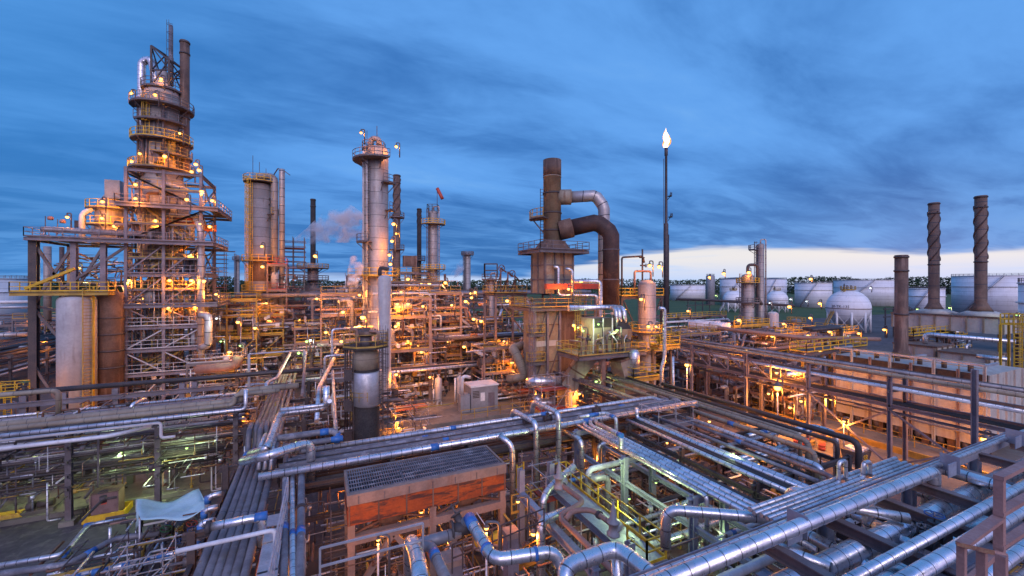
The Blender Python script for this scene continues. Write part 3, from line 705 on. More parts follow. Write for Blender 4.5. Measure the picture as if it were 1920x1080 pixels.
part(MB().rail([(*L2(c,-1.3,-1.3), zt+.4),(*L2(c,1.3,-1.3), zt+.4),(*L2(c,1.3,1.3), zt+.4),(*L2(c,-1.3,1.3), zt+.4)], 2.8, 3, .14, False, True), 'davit_frame', 'steel_dark', t)
column(446, 160, 7, 480, 'slim distant column between the left tower and the stained column', 'insul_shell', [(487, 1.5, -3.1, 3.1, 'steel')], pipe=False)
column(1426, 100, 14.5, 460, 'slim dark column on the right with a small side platform', 'insul_shell', [(468, 2.0, -1.9, -.5, 'steel'),(630,1.5,-2,2,'yellow')], pipe=True)
t, c, r, zt, s = column(1402, 98, 25, 520, 'short domed column left of the slim dark column', 'insul_shell', [(530, 1.2, -3.1, 3.1, 'yellow'), (567, 1.3, -3.1, 3.1, 'steel'), (615, 1.5, -3.1, 3.1, 'yellow')], pipe=False)
part(MB().tube([(*c, zt+1),(*c, zt+3),(*L2(c,2.4,0), zt+3),(*L2(c,2.4,0), zt-5),(*L2(c,3.4,0), zt-6.5)], .35, 12), 'overhead_pipe', 'steel_dark', t)
column(1449, 95, 23, 590, 'squat pale drum column right of the slim dark column', 'white_shell', [], pipe=False)
column(1493, 97, 24, 604, 'squat blue grey drum with a ringed yellow railing', 'tank_roof', [(604, .8, -3.1, 3.1, 'old_yellow')], pipe=False, lad=False)

# flare stack
c = W(1249, 150); s = 150/FPX; zt = Zp(277, 150)
t = thing('flare_stack', 'very tall thin flare stack with a flame burning on its tip', 'flare stack', (*c, 0))
part(MB().rev(c, [(.8,0),(.8,Zp(420,150)),(.5,Zp(418,150)),(.42,zt-3),(.6,zt-2.8),(.6,zt)], 18), 'stack', 'steel_dark', t)
part(MB().cyl((*L2(c,-.85,0), 1), (*L2(c,-.85,0), zt-4), .12, 6).cyl((*L2(c,.85,-.3), 1), (*L2(c,.85,-.3), Zp(440,150)), .15, 6), 'pilot_pipe', 'steel_dark', t)
ring(t, c, .7, 2.0, Zp(368,150), cam_ang(c)+.8, cam_ang(c)+2.4, 'steel_dark', 'steel_dark', rr=.13)
ring(t, c, 1.0, 2.2, Zp(407,150), cam_ang(c)+.8, cam_ang(c)+2.4, 'steel_dark', 'steel_dark', rr=.13)
f = MB(); N = 16
prof = [(.5,0),(1.0,.6),(1.35,1.3),(1.45,2.0),(1.35,2.7),(1.1,3.4),(.85,4.1),(.7,4.8),(.4,5.5),(.12,6.2)]
base = len(f.v)
for i, (r_, z_) in enumerate(prof):
    r_ *= .82
    for k in range(N):
        a = 2*pi*k/N; q = r_*(1+.34*sin(3*a+z_*1.7)+.2*sin(7*a+z_*3)); f.v.append((c[0]+q*cos(a)+.18*z_*sin(z_)*.4, c[1]+q*sin(a), zt+z_+(.3+.12*z_)*sin(2*a+z_)*(i>0)))
for i in range(len(prof)-1):
    for k in range(N): k2 = (k+1)%N; f.face([i*N+k, i*N+k2, (i+1)*N+k2, (i+1)*N+k], None, True)
emis('flame', (1, .72, .42), 9)
t_ = NT(MT['flame'].node_tree); lw = t_.n('ShaderNodeLayerWeight'); lw.inputs[0].default_value = .5
fc = t_.mr(lw.outputs['Facing'], .1, .75); e_ = t_.n('ShaderNodeEmission'); t_.l(t_.mix(fc, (1, .80, .50), (1, .30, .06)), e_.inputs[0]); t_.l(t_.mr(fc, 0, 1, 4, 1.2), e_.inputs[1])
o_ = t_.n('ShaderNodeOutputMaterial'); t_.l(e_.outputs[0], o_.inputs[0])
solo(f, 'flame', 'flame', 'bright orange flame burning on top of the flare stack', 'flame')
fl = bpy.data.lights.new('flame_light', 'POINT'); fl.energy = 9000; fl.color = (1,.55,.2); fl.shadow_soft_size = 1
fo = bpy.data.objects.new('flame_light', fl); COL.objects.link(fo); fo.location = (c[0], c[1], zt+8)

# right hand spiral chimneys and their furnace
chimney(1751, 72, 22.5, 380, 582, 'left one of the two rusty spiral chimneys on the far right', 'rust_shell_seam', (1.6, 10.2), None, 1.95)
chimney(1839, 66.3, 25.5, 367, 583, 'right one of the two rusty spiral chimneys on the far right', 'rust_shell_seam', (1.6, 10.2), None, 1.95)
chimney(1690, 49, 27, 478, 672, 'plain rusty chimney rising from the long furnace roof', 'rust_shell', (0,0), None, 1.85)
# ------------------------------------------------------------------ pipe authoring
def path(start, *mv):
    """start: (px,py,z) or Vector. moves: ('E',px) along the plant's east axis until seen at px, ('N',px), ('X',x), ('Y',y), ('Z',z), dE dN dZ in metres, ('P',px,py,z)"""
    p = G(*start) if not isinstance(start, V) else start.copy(); out = [p.copy()]
    for m in mv:
        k = m[0]; p = p.copy()
        if k == 'E': p.x = XonY(m[1], p.y)
        elif k == 'N': p.y = YonX(m[1], p.x)
        elif k == 'X': p.x = m[1]
        elif k == 'Y': p.y = m[1]
        elif k == 'Z': p.z = m[1]
        elif k == 'dE': p.x += m[1]
        elif k == 'dN': p.y += m[1]
        elif k == 'dZ': p.z += m[1]
        elif k == 'P': p = G(*m[1:])
        out.append(p)
    return out
def flange(p, ax, r, t=.08):
    ax = V(ax).normalized(); p = V(p); return MB().cyl(p-ax*t, p+ax*t, r*1.5, 12)
def along(pts, s):
    for a, b in zip(pts, pts[1:]):
        L = (b-a).length
        if s <= L: return a+(b-a)*(s/L), (b-a)/L
        s -= L
    return pts[-1], (pts[-1]-pts[-2]).normalized()
def run(pts, r, m, label, n=12, wraps=(), flanges=(), grp=None, name='pipe', bend=None):
    pts = [V(p) for p in pts]
    if wraps or flanges:
        t = thing(name, label, 'pipe', (pts[0].x, pts[0].y, min(p.z for p in pts)), grp)
        part(MB().tube(pts, r, n, bend), 'pipe_run', m, t)
        for s, L in wraps:
            a, d = along(pts, s); part(MB().cyl(a-d*L/2, a+d*L/2, r*1.07, n), 'joint_wrap', 'blue_wrap', t)
        for s in flanges:
            a, d = along(pts, s); part(flange(a, d, r), 'flange', 'steel_dark', t)
        return t
    return solo(MB().tube(pts, r, n, bend), name, m, label, 'pipe', grp)
def hand_valve(p, ax, r, label, wm='blue_valve', wax=(0,0,1)):
    p = V(p); ax = V(ax).normalized(); wa = V(wax).normalized(); t = thing('gate_valve', label, 'valve', p)
    b = MB(); b.cyl(p-ax*r*2, p+ax*r*2, r*1.15, 12); b.cyl(p-ax*r*2.2, p-ax*r*1.8, r*1.6, 12); b.cyl(p+ax*r*1.8, p+ax*r*2.2, r*1.6, 12)
    b.cyl(p, p+wa*r*2.6, r*.75, 10); b.cyl(p+wa*r*2.4, p+wa*r*2.7, r*1.1, 10); part(b, 'valve_body', 'steel_dark', t)
    part(MB().cyl(p+wa*r*2.7, p+wa*r*4.6, r*.16, 6), 'stem', 'steel', t)
    part(MB().wheel(p+wa*r*4.1, r*1.5, wa, r*.17), 'hand_wheel', wm, t)
def rack(label, ax, lo, hi, a0, a1, zs, gap=5.5, m='steel_lilac', w=.3, cat='pipe rack', strings=True, offs=0, over=.35):
    """steel bents: columns at lo/hi across, repeated along the run a0..a1, crossbeams at every z of zs"""
    t = thing('pipe_rack', label, cat, (((lo+hi)/2), (a0+a1)/2, 0) if ax == 'N' else ((a0+a1)/2, (lo+hi)/2, 0))
    P = (lambda a, c, z: V((c, a, z))) if ax == 'N' else (lambda a, c, z: V((a, c, z)))
    k = max(1, round((a1-a0)/gap))
    for i in range(k+1):
        a = a0+(a1-a0)*i/k+offs
        for c in (lo, hi): part(MB().ibeam(P(a,c,0), P(a,c,max(zs)+.1), w, w, .05), 'column', m, t)
        for c in (lo, hi): part(MB().box(*(P(a,c,0)-V((.4,.4,0))), *(P(a,c,.35)+V((.4,.4,0)))), 'footing', 'pad', t)
        for z in zs: part(MB().ibeam(P(a,lo-over,z-.15), P(a,hi+over,z-.15), w*.8, .3, .04), 'crossbeam', m, t)
    if strings:
        for z in (zs[0]-.9,)+tuple(zs[1:]):
            for c in (lo, hi): part(MB().ibeam(P(a0,c,z-.55), P(a1,c,z-.55), .2, .28, .04), 'stringer', m, t)
    return t
def lay(n, ax, c0, c1, a0, a1, z, mats, lab, rr=(.07,.2), jitter=.6, nn=8, z_under=True):
    """n pipes side by side on one tier; label text lab % (ordinal)"""
    w = [U(*rr) for _ in range(n)]; tot = sum(w)*2; gapw = max(.04, (abs(c1-c0)-tot)/max(1, n)); c = min(c0,c1); out = []
    for i in range(n):
        r = w[i]; c += r+gapw*.5; b0 = a0+U(0, jitter); b1 = a1-U(0, jitter); cc = c
        pts = [V((cc, b0, z+r)), V((cc, b1, z+r))] if ax == 'N' else [V((b0, cc, z+r)), V((b1, cc, z+r))]
        if R.random() < .25:
            h = U(.4,.9); s1 = U(.2,.7); A = pts[0].lerp(pts[1], s1); B = pts[0].lerp(pts[1], s1+.05)
            pts = [pts[0], A, A+V((0,0,h)), B+V((0,0,h)), B, pts[1]]
        m = R.choice(mats)
        out.append(run(pts, r, m, lab % ordw(i), nn, bend=r*2))
        c += r+gapw*.5
    return out

# ------------------------------------------------------------------ left foreground rack, running away from the camera
b_px = [371, 390, 407, 424, 441, 459]; t_px = [465, 476, 486, 495, 506, 518]
def ext(a, b, k): return a+(b-a)*k
for i in range(6):
    A = G(b_px[i], 1080, 6.2); B = G(t_px[i], 845, 6.2); st = ext(A, B, -.55)
    B = ext(A, B, 1.0+.05*(i%2)); L = (B-st).length
    run([st, B, B+V((0,.4,1.1 if i < 4 else .3)), B+V((-.05,2.2,1.1 if i<4 else .3)), B+V((-.1,2.7,0)), ext(A, G(t_px[i], 845, 6.2), 3.35)], .165, 'rack_pipe', 'grey pipe, %s from the left in the bundle running up from the bottom edge' % ordw(i), 14,
        wraps=[(L-.9, U(.6,1.1))] if i != 2 else [(L-.5,.3)])
t = rack('low steel rack carrying the bundle of grey pipes from the bottom edge', 'N', -5.2, -1.2, 8, 74, (5.9,), 7, 'steel_dark')
for (b, y, tt, y2, r, m, lab) in ((532,1080,536,860,.15,'grey_pipe','grey pipe just right of the narrow catwalk at the bottom left'),
        (563,1080,566,850,.17,'grey_pipe','lagged grey pipe, outermost right one of the left foreground bundle'),
        (549,1080,548,900,.12,'lagging_small','thin silver pipe between two grey pipes right of the catwalk')):
    A = G(b, y, 6.4); B = G(tt, y2, 6.4); run([ext(A,B,-.5), B, B+V((0,1.5,0)), B+V((0,1.5,-2.5))], r, m, lab, 12, wraps=[(9,.5)] if r > .14 else [(7,.35)], flanges=[11] if r>.14 else ())
# catwalk plates
t = thing('catwalk', 'narrow grey plated catwalk lying on the left foreground pipe bundle', 'catwalk', G(500, 1040, 6.6))
for k in range(5):
    a = G(ext(478, 505, k/5), ext(1110, 960, k/5), 6.55); part(MB().box(a.x-.05, a.y, a.z, a.x+.62, a.y+.95, a.z+.05), 'plate', 'galv', t)
A = G(513, 1080, 6.8); B = G(540, 935, 6.8)
part(MB().rail([ext(A,B,-.5), B], 1.0, 2.2, .06, True), 'railing', 'galv', t)
# pipes crossing over the bundle near the bottom
pts = path((385,990,7.3), ('E',492), ('dZ',-1.2)); run(pts, .17, 'lagging', 'short silver pipe with blue joint crossing above the bundle at bottom left', 14, wraps=[(1.9,.45)], flanges=[.1])
pts = path((330,1034,7.2), ('E',516), ('dZ',-.9)); run(pts, .085, 'white_pipe', 'thin white pipe crossing the bundle near the bottom edge', 10)
pts = [G(455,865,7.0), G(500,855,7.8), G(583,828,7.8), G(583,828,7.8)+V((0,0,-2.3))]; run(pts, .24, 'lagging', 'fat silver pipe stepping down right of the grey bundle', 16, bend=.6)
pts = [G(470,850,6.7), G(500,842,7.6), G(525,775,8.4), G(612,765,8.4), G(612,765,8.4)+V((0,0,1.5))]; run(pts, .22, 'lagging', 'silver pipe zigzagging over the grey bundle, the upper fat one', 16, bend=.5)
for i,(px) in enumerate((489, 500, 511)):
    a = G(px, 855, 6.9); run([a+V((0,-.9,-.5)), a+V((0,0,.6)), a+V((.1,1.4,.8)), a+V((.2,2,.2))], .13, 'lagging_small', 'short silver jumper pipe, %s of three at the blue wrapped joints' % ordw(i), 10, bend=.25)
pts = path((525,769,8.8), ('E',612), ('P',618,752,9.4)); run(pts, .14, 'lagging_small', 'silver pipe above the zigzag pipe left of the drum tower', 12)
pts = path((520,822,7.6), ('E',632), ('dZ',-1)); run(pts, .2, 'grey_pipe', 'grey pipe with blue joints left of the drum tower', 14, wraps=[(2.6,.5),(3.8,.6)])
pts = path((530,838,7.2), ('E',632)); run(pts, .17, 'grey_pipe', 'lower grey pipe with one blue joint left of the drum tower', 14, wraps=[(3.6,.7)])
pts = path((700,603,10.2), ('P',622,612,10.2), ('Z',6.6), ('P',634,868,5.6)); run([G(700,612,11.4), G(623,618,11.4), G(623,618,11.4)*1+V((0,0,-4.2)), G(632,850,6.2), G(632,850,6.2)+V((.6,0,-.5))], .15, 'lagging_small', 'long thin silver riser pipe standing left of the drum tower', 12, wraps=[(10,.5)])
run([G(655,665,9.5), G(609,668,9.5), G(609,668,9.5)+V((0,0,-3.4))], .13, 'lagging_small', 'shorter silver riser pipe left of the long riser', 12)
run([G(594,790,7.2), G(598,728,8.6), G(634,656,8.6)], .17, 'lagging_small', 'pale pipe rising along the middle of the grey bundle', 12)
run([G(499,722,8.3)+V((0,0,-.8)), G(499,718,8.3), G(520,708,8.3), G(545,660,8.3)], .15, 'lagging_small', 'pale hooked pipe left of the long pale rising pipe', 12)
run([G(567,740,8.3), G(570,700,8.3), G(574,660,8.3)], .13, 'steel_pink', 'pinkish pipe right of the long pale rising pipe', 10)
for i in range(6):
    a = G(600+i*9, 760, 5.0); run([a, G(604+i*6, 655, 5.0)], .07, 'steel_pink', 'thin pinkish conduit, %s of six beside the rising pale pipe' % ordw(i), 6)
t = thing('pipe_support', 'grey goalpost support over the far end of the grey bundle', 'pipe support', G(467,664,9.0)*1)
a = G(467,664,9.0); b = G(571,657,9.0)
part(MB().cyl(a, b, .1, 8), 'crossbar', 'galv', t); part(MB().ibeam(a, V((a.x,a.y,0)), .25,.25,.04), 'post', 'galv', t); part(MB().ibeam(b, V((b.x,b.y,0)), .25,.25,.04), 'post', 'galv', t)

# ------------------------------------------------------------------ left rack running across (plant east)
rack('rusty steel rack carrying many pipes across the left side', 'E', 39.6, 45.4, -46, -6.4, (2.7, 3.6, 4.6, 5.6, 6.6), 4.95, 'steel', .34, offs=.2, strings=False)
MIX = ['lagging_small','grey_pipe','steel_dark','white_pipe','old_lagging','dark_pipe','rust_pipe','steel','lagging_small','grey_pipe']
lay(10, 'E', 39.4, 45.6, -46, -5.6, 6.62, MIX, '%s pipe from the front on the top tier of the left rack', (.05,.15))
lay(11, 'E', 39.4, 45.6, -46, -5.6, 5.62, MIX, '%s pipe from the front on the middle tier of the left rack', (.05,.14))
lay(12, 'E', 39.4, 45.6, -46, -5.6, 4.62, MIX, '%s pipe from the front on the bottom tier of the left rack', (.04,.12))
lay(12, 'E', 39.4, 45.6, -46, -5.6, 3.62, ['dark_pipe','steel_dark','rust_pipe','steel','grey_pipe'], '%s pipe from the front on the second lowest tier of the left rack', (.04,.11))
lay(10, 'E', 39.4, 45.6, -46, -7, 2.72, ['dark_pipe','steel_dark','rust_pipe','steel'], '%s pipe from the front on the very lowest tier of the left rack', (.04,.1))
run(path((-60,803,7.9), ('E',452), ('dZ',.75), ('dE',2.3), ('dZ',.0), ('E',560)), .235, 'beige_pipe', 'thick beige lagged pipe on top of the left rack', 16, bend=.5)
run(path((-60,811,7.75), ('E',440), ('dZ',.75), ('dE',3)), .17, 'beige_pipe', 'second beige lagged pipe with a step on top of the left rack', 14, bend=.4)
run(path((-60,824,7.6), ('E',461), ('dZ',1.5)), .14, 'lagging_small', 'bright silver pipe just below the thick beige pipe', 12)
run(path((-60,833,7.2), ('E',302), ('dZ',-1.1), ('dE',.8)), .1, 'white_pipe', 'thin white pipe dropping at the middle of the left rack', 10)
run(path((-60,849,6.9), ('E',205), ('P',283,800,6.9)), .13, 'white_pipe', 'pale blue white pipe low on the front of the left rack', 10)
run([G(245,766,8.0), G(250,757,8.3), G(272,748,8.3)], .13, 'lagging_small', 'short silver branch standing up from the beige pipe', 10)
run(path((110,775,8.0), ('Z',9.6), ('dE',-8)), .16, 'beige_pipe', 'beige pipe hooked down onto the left rack near the yellow ladder', 12)
for i in range(9):
    y = U(39.5, 44); x = -40+i*4.1; z = U(4.4, 5.4); run([V((x, y, z)), V((x, y, U(1.2,2.5))), V((x+U(-1,1), y, U(.8,1.2)))], U(.05,.1), R.choice(MIX), 'drop pipe, %s from the left under the left rack' % ordw(i), 8)
# frame behind with black pipe
t = thing('pipe_support', 'lilac painted steel frame under the long black pipe at left', 'pipe support', (-16, 51.5, 0))
for px in (-40, 45, 120, 217, 342, 365): 
    x = XonY(px, 51.5); part(MB().ibeam((x,51.5,0),(x,51.5,7.05),.45,.45,.06), 'post', 'steel_lilac', t)
for z in (6.3, 5.2): part(MB().ibeam((-38,51.2,z),(-9,51.2,z),.3,.45,.05), 'beam', 'steel_lilac', t)
run([V((XonY(52,51.5),51.5,7.35)), V((XonY(500,51.5),51.5,7.35)), V((XonY(655,51.5),51.5,7.35))], .24, 'dark_pipe', 'long thick black pipe crossing in front of the two silos', 14)
hand_valve((XonY(46,51.5),51.5,7.35), (1,0,0), .22, 'green valve at the left end of the long black pipe', 'green_valve')
t = thing('caged_ladder', 'yellow caged ladder platform at the left edge', 'ladder', (*W(14, 38), 2))
c_ = W(14, 38); part(MB().rail([(c_[0]-1,c_[1]-.8,6.6),(c_[0]+1,c_[1]-.8,6.6),(c_[0]+1,c_[1]+1,6.6),(c_[0]-1,c_[1]+1,6.6)],1.2,.9,.07,True,True), 'railing', 'yellow', t)
part(MB().ladder((*c_, 2), 7.0, (-FW.x,-FW.y), True, .7, .07), 'caged_ladder', 'yellow', t)
# far left yard of pipes
for k in range(3):
    lay(9, 'N', -62, -42, 58, 125, 3.2+k*1.6, ['steel_pink','old_lagging','dark_pipe','steel','white_pipe','rust_pipe'], '%s pipe from the left on the '+('lower','middle','upper')[k]+' level of the yard behind the corner post', (.15,.38), 3)
rack('low steel rack in the pipe yard at the far left', 'N', -62, -42, 60, 124, (3.1, 4.7, 6.3), 9, 'steel')
for k, (yy, dd, r_) in enumerate(((567,85,.35),(577,84,.3),(630,72,.45),(592,90,.25),(598,90,.2),(655,66,.25))):
    a = D(-40, yy, dd); run([a, V((XonY(64 if k<2 else 52, a.y), a.y, a.z))], r_, ('white_pipe','galv','lagging_far','steel','grey_pipe','white_pipe')[k], ('topmost pale pipe left of the corner post','second pale pipe left of the corner post','fat pale pipe left of the corner post','thin brown pipe left of the corner post','thin grey pipe left of the corner post','lowest pale pipe left of the corner post')[k], 10)

# ------------------------------------------------------------------ central rack from the air cooler to the right
rack('low steel rack along the middle carrying blue grey pipes', 'E', 25.4, 28.9, -1, 28.6, (5.4, 6.4), 5, 'steel_dark', .28)
run(path(V((-3,25.45,6.75)), ('X',29.4), ('dZ',0)), .2, 'lagging', 'long silver pipe along the front of the middle rack', 14, wraps=[(9.5,.5),(21,.6)])
for i, (y, r, m) in enumerate(((25.95,.11,'dark_pipe'),(26.3,.13,'grey_pipe'),(26.7,.15,'grey_pipe'),(27.1,.12,'dark_pipe'),(27.45,.14,'grey_pipe'),(27.85,.12,'grey_pipe'),(28.2,.1,'dark_pipe'),(28.6,.17,'lagging_small'))):
    x1 = 29.5-i*.3; run([V((-2.5+i*.2,y,6.45+r)), V((x1,y,6.45+r)), V((x1,y+(-1)**i*1.2,6.45+r))], r, m, '%s pipe behind the silver front pipe on the middle rack' % ordw(i), 10, wraps=[(U(4,10),.4),(U(16,26),.6)] if i in (2,5,7) else ())
lay(7, 'E', 25.4, 28.9, -1, 28, 5.42, ['dark_pipe','grey_pipe','rust_pipe','steel'], '%s pipe from the front on the lower tier of the middle rack', (.07,.15))
for i, (px, ztop, dn) in enumerate(((1005,7.5,0),(1046,8.0,-.2),(1083,6.4,-1.2))):
    x = XonY(px, 24.8+dn*.5); run([V((x-.3,28,7.1)), V((x-.3,27.8,ztop)), V((x,24.8+dn,ztop)), V((x,24.8+dn,1.2))] if i < 2 else [V((x,27,6.0)), V((x,23.7,6.2)), V((x,23.7,1.2))], .19, 'lagging', 'silver drop pipe, %s from the left on the front of the middle rack' % ordw(i), 14, bend=.5)
pts = path((1122,795,7.6), ('dN',-2.3), ('dZ',-1.0), ('dE',1.5)); run(pts, .15, 'lagging_small', 'short silver bend pipe on the middle rack where the racks cross', 12, wraps=[(2.2,.4)])
pts = path((1085,782,8.0), ('dE',2.2), ('dN',-1.2), ('dZ',-1.4)); run(pts, .12, 'lagging_small', 'thin blue jointed jumper pipe on top of the middle rack', 10, wraps=[(1.2,.8),(3.0,.4)])
for i, px in enumerate((990, 1028, 1120)):
    x = XonY(px, 26.5); hand_valve((x,26.6,7.0), (1,0,0), .14, 'gate valve on the middle rack, %s from the left' % ordw(i))
# ------------------------------------------------------------------ right rack pipes running towards the camera
for i, (x, r, m, y0) in enumerate(((16.9,.11,'lagging_small',9),(17.3,.14,'lagging',8.6),(17.72,.15,'lagging',8.6),(18.15,.15,'lagging',8.6),(18.52,.1,'dark_pipe',9))):
    run([V((x,y0,6.75)), V((x,24.9-.25*i,6.75)), V((x+.6,25.6,6.75))] if i else [V((x,y0+5,4.0)), V((x,y0+5,6.75)), V((x,25,6.75))], r, m, 'silver pipe, %s from the left in the bundle running down from the middle rack' % ordw(i), 14)
for i, (x, r, m, y0) in enumerate(((21.6,.14,'lagging_small',12.5),(22.0,.09,'dark_pipe',10),(22.25,.09,'dark_pipe',10),(22.6,.16,'lagging',10),(23.0,.13,'lagging_small',10),(24.2,.12,'grey_pipe',13))):
    run([V((x,y0,6.4)), V((x,25.2,6.4))] if i != 3 else [V((x,y0,6.4)), V((x,25.2,6.4)), V((x,25.2,7.2))], r, m, 'pipe, %s from the left in the second bundle right of the silver bundle' % ordw(i), 12)
for i, (x, r, m, z) in enumerate(((27.4,.15,'grey_pipe',5.6),(28.2,.2,'lagging_small',5.6),(29.3,.17,'beige_pipe',6.0),(30.4,.2,'beige_pipe',6.2),(31.2,.13,'beige_pipe',6.2))):
    run([V((x,14+i,z-2)), V((x,14+i,z)), V((x,46-i,z))], r, m, 'pipe, %s from the left beside the black overhead pipe' % ordw(i), 12, wraps=[(8,.5)] if i in (0,2) else ())
run(path((1242,720,6.4), ('Y',15.2), ('Z',0)), .2, 'dark_pipe', 'long black pipe that turns down to the ground left of the dumpster', 14, bend=.6)
run([V((31.5,40,6.35)), V((31.5,15.8,6.35)), V((31.5,15.8,.2))], .13, 'dark_pipe', 'thinner black pipe beside the long black one', 12)
rack('steel rack under the silver bundle running down to the right', 'N', 16.6, 18.8, 9.5, 24.6, (6.5,), 5, 'beam_blue', .32)
rack('steel rack under the second pipe bundle right of the silver one', 'N', 21.3, 24.6, 9.5, 24.6, (4.6, 6.2), 5, 'steel_dark', .25)
rack('dark steel rack holding the black overhead pipe', 'N', 28.0, 32.2, 15.5, 46, (4.4, 5.4), 6, 'steel_dark', .25)
for i in range(15):
    y = 10.2+i*1.02; z = R.choice((3.4, 4.3, 5.3)); a = U(13, 22); b = a+U(5, 13)
    pts = [V((a,y,z-1.8)), V((a,y,z)), V((b,y,z)), V((b,y+U(-1,1),z))] if R.random()<.6 else [V((a,y,z)), V((b,y,z)), V((b,y,z-2))]
    run(pts, U(.09,.2), R.choice(['lagging_small','lagging','grey_pipe','lagging_small','white_pipe','dark_pipe']), 'cross pipe, %s from the camera among those under the silver bundles' % ordw(i), 10, wraps=[(2.5,.3)] if i%4==0 else ())
# silver loops right of the second bundle
for i, (px, py, z, dn, m, r) in enumerate(((1660,800,5.2,-3.5,'lagging',.2),(1735,815,4.8,-2.5,'lagging_small',.15),(1450,780,5.3,-5,'lagging',.2),(1380,765,5.0,-4,'lagging_small',.16))):
    px = {0:1475,1:1490,2:1400,3:1360}[i]
    p = G(px, 810+i*4, z); run([p, p+V((3.4,0,0)), p+V((3.4,0,0))+V((0,dn*.5,0)), p+V((3.4,dn*.5,-3.4))], r, m, 'silver looping pipe, %s of four in the pump yard left of the dumpster' % ordw(i), 12, bend=r*3, wraps=[(2,.4)])
for i, (px, py, z) in enumerate(((1478,835,4.6),(1492,838,4.6))):
    p = G(px, py, z); run([p+V((-6,0,0)), p, p+V((0,0,-3.8))], .17, 'lagging', 'silver pipe bending straight down, %s of a pair left of the dumpster' % ordw(i), 12, bend=.5, wraps=[(8.2,.5)])
for i, (px, py) in enumerate(((1540,862),(1555,905),(1500,880),(1520,930))):
    p = G(px, py, 2.6); run([p+V((-3.2,0,0)), p, p+V((0,-.2,-1.9))], U(.16,.24), 'lagging', 'fat silver elbow pipe, %s of four near the black riser' % ordw(i), 14, bend=.6)

# ------------------------------------------------------------------ big rack in the lower right corner
t = thing('pipe_rack', 'big blue grey steel rack crossing the lower right corner', 'pipe rack', (18, 7, 0))
part(MB().box(4,8.05,9.0,33,8.08,9.28).box(4,8.52,9.0,33,8.55,9.28), 'main_beam', 'beam_blue', t)
part(MB().ibeam((4,5.2,8.9),(33,5.2,8.9),.35,.4,.05), 'main_beam', 'beam_blue', t)
for x in (6, 9.2, 12.3, 15.5, 18.6, 21.3, 24.4, 27.5, 31):
    part(MB().ibeam((x,8.04,9.05),(x,4.6,9.05),.3,.36,.04), 'crossbeam', 'steel_pink', t)
    part(MB().ibeam((x,8.3,7.9),(x,4.6,7.9),.3,.36,.04), 'crossbeam', 'beam_blue', t)
for x in (9.2, 15.5, 21.3, 27.5):
    for y in (8.3, 4.9): part(MB().ibeam((x+.3,y,0),(x+.3,y,8.98),.36,.36,.05), 'column', 'beam_blue', t); part(MB().box(x-.3,y-.6,0,x+.9,y+.6,.5), 'footing', 'pad', t)
for px, py in ((1475,1005), (1770,885), (1895,833)):
    p = G(px, py, 9.4); part(MB().box(p.x-.35,p.y-.25,9.32,p.x+.35,p.y-.22,9.85).box(p.x+.5,p.y-.3,9.32,p.x+.53,p.y+.3,10.0), 'bracket_plate', 'beam_blue', t)
run([V((4,7.55,9.72)), V((21.2,7.55,9.72)), V((21.6,7.55,9.72)), V((21.6,7.55,7.0))], .205, 'lagging', 'fat silver pipe on the front edge of the lower right rack', 20, bend=.6)
run([V((4,7.95,9.5)), V((32.5,7.95,9.5))], .09, 'lagging_small', 'thin silver pipe between the fat pipe and the steel beam at lower right', 10)
run([V((4,8.2,9.42)), V((31,8.2,9.42))], .06, 'lagging_small', 'thinnest silver tube lying on the lower right beam', 8)
run([V((10,7.2,8.55)), V((33,7.2,8.55))], .33, 'lagging', 'very fat silver pipe hanging under the lower right rack', 24)
run([V((9,6.25,8.3)), V((33,6.25,8.3))], .23, 'lagging', 'second fat silver pipe on the lower tier at the lower right', 20)
run([V((11,5.85,9.45)), V((33,5.85,9.45))], .15, 'lagging', 'silver pipe left of the pink handrail on the upper tier', 18)
run([V((9,5.25,9.45)), V((33,5.25,9.45))], .2, 'lagging', 'fat silver pipe nearest the pink handrail', 20)
run([V((9,4.55,9.3)), V((33,4.55,9.3))], .16, 'lagging', 'silver pipe passing behind the pink handrail', 18)
run([V((9,3.8,8.4)), V((33,3.8,8.4))], .27, 'lagging', 'dim silver pipe deepest behind the pink handrail', 18)
lay(5, 'E', 9.0, 9.95, 14, 24.5, 8.7, ['lagging_small'], 'thin silver pipe, %s of the small bundle left of the lower right beam', (.07,.1), .3)
run([V((15.2,6.8,8.0)),V((15.2,6.8,8.35)), V((15.2,9.6,8.35)), V((12.0,11.8,8.35)), V((12.0,11.8,6.9))], .2, 'lagging', 'silver pipe crossing beneath the lower right beam', 16)
run([G(1432,1015,9.1)+V((.5,-1.6,0)), G(1432,1015,9.1), G(1568,948,9.1), G(1568,948,9.1)+V((1.3,-1.5,0))], .17, 'lagging', 'silver loop pipe left of the lower right rack', 18, bend=.45)
run([G(1478,912,7.4)+V((0,0,-2.6)), G(1478,912,7.4), G(1478,912,7.4)+V((0,-5.2,0))], .18, 'lagging', 'fat silver pipe rising and bending over towards the lower right rack', 18, bend=.6)
run([G(1474,945,6.8)+V((0,0,-2.6)), G(1474,945,6.8), G(1474,945,6.8)+V((0,-4.2,0))], .14, 'lagging', 'lower silver pipe bending over beside the fat rising one', 16, bend=.5)
run([G(1640,985,8.5), G(1740,1040,8.5)], .2, 'lagging', 'short silver pipe passing between the crossbeams at lower right', 16)
run([V((17.4,9.4,8.1)), V((17.4,4.4,8.1))], .22, 'lagging', 'dim silver cross pipe under the crossbeams at lower right', 16)
p = G(1752,1003,8.9); hand_valve(p, (0,-1,0), .16, 'valve cluster with blue wheels between the silver pipes', 'blue_valve', (0,0,1))
p = G(1735,1020,8.9); hand_valve(p, (0,-1,0), .13, 'smaller valve beside the blue wheel valve at lower right', 'steel', (0,0,1))
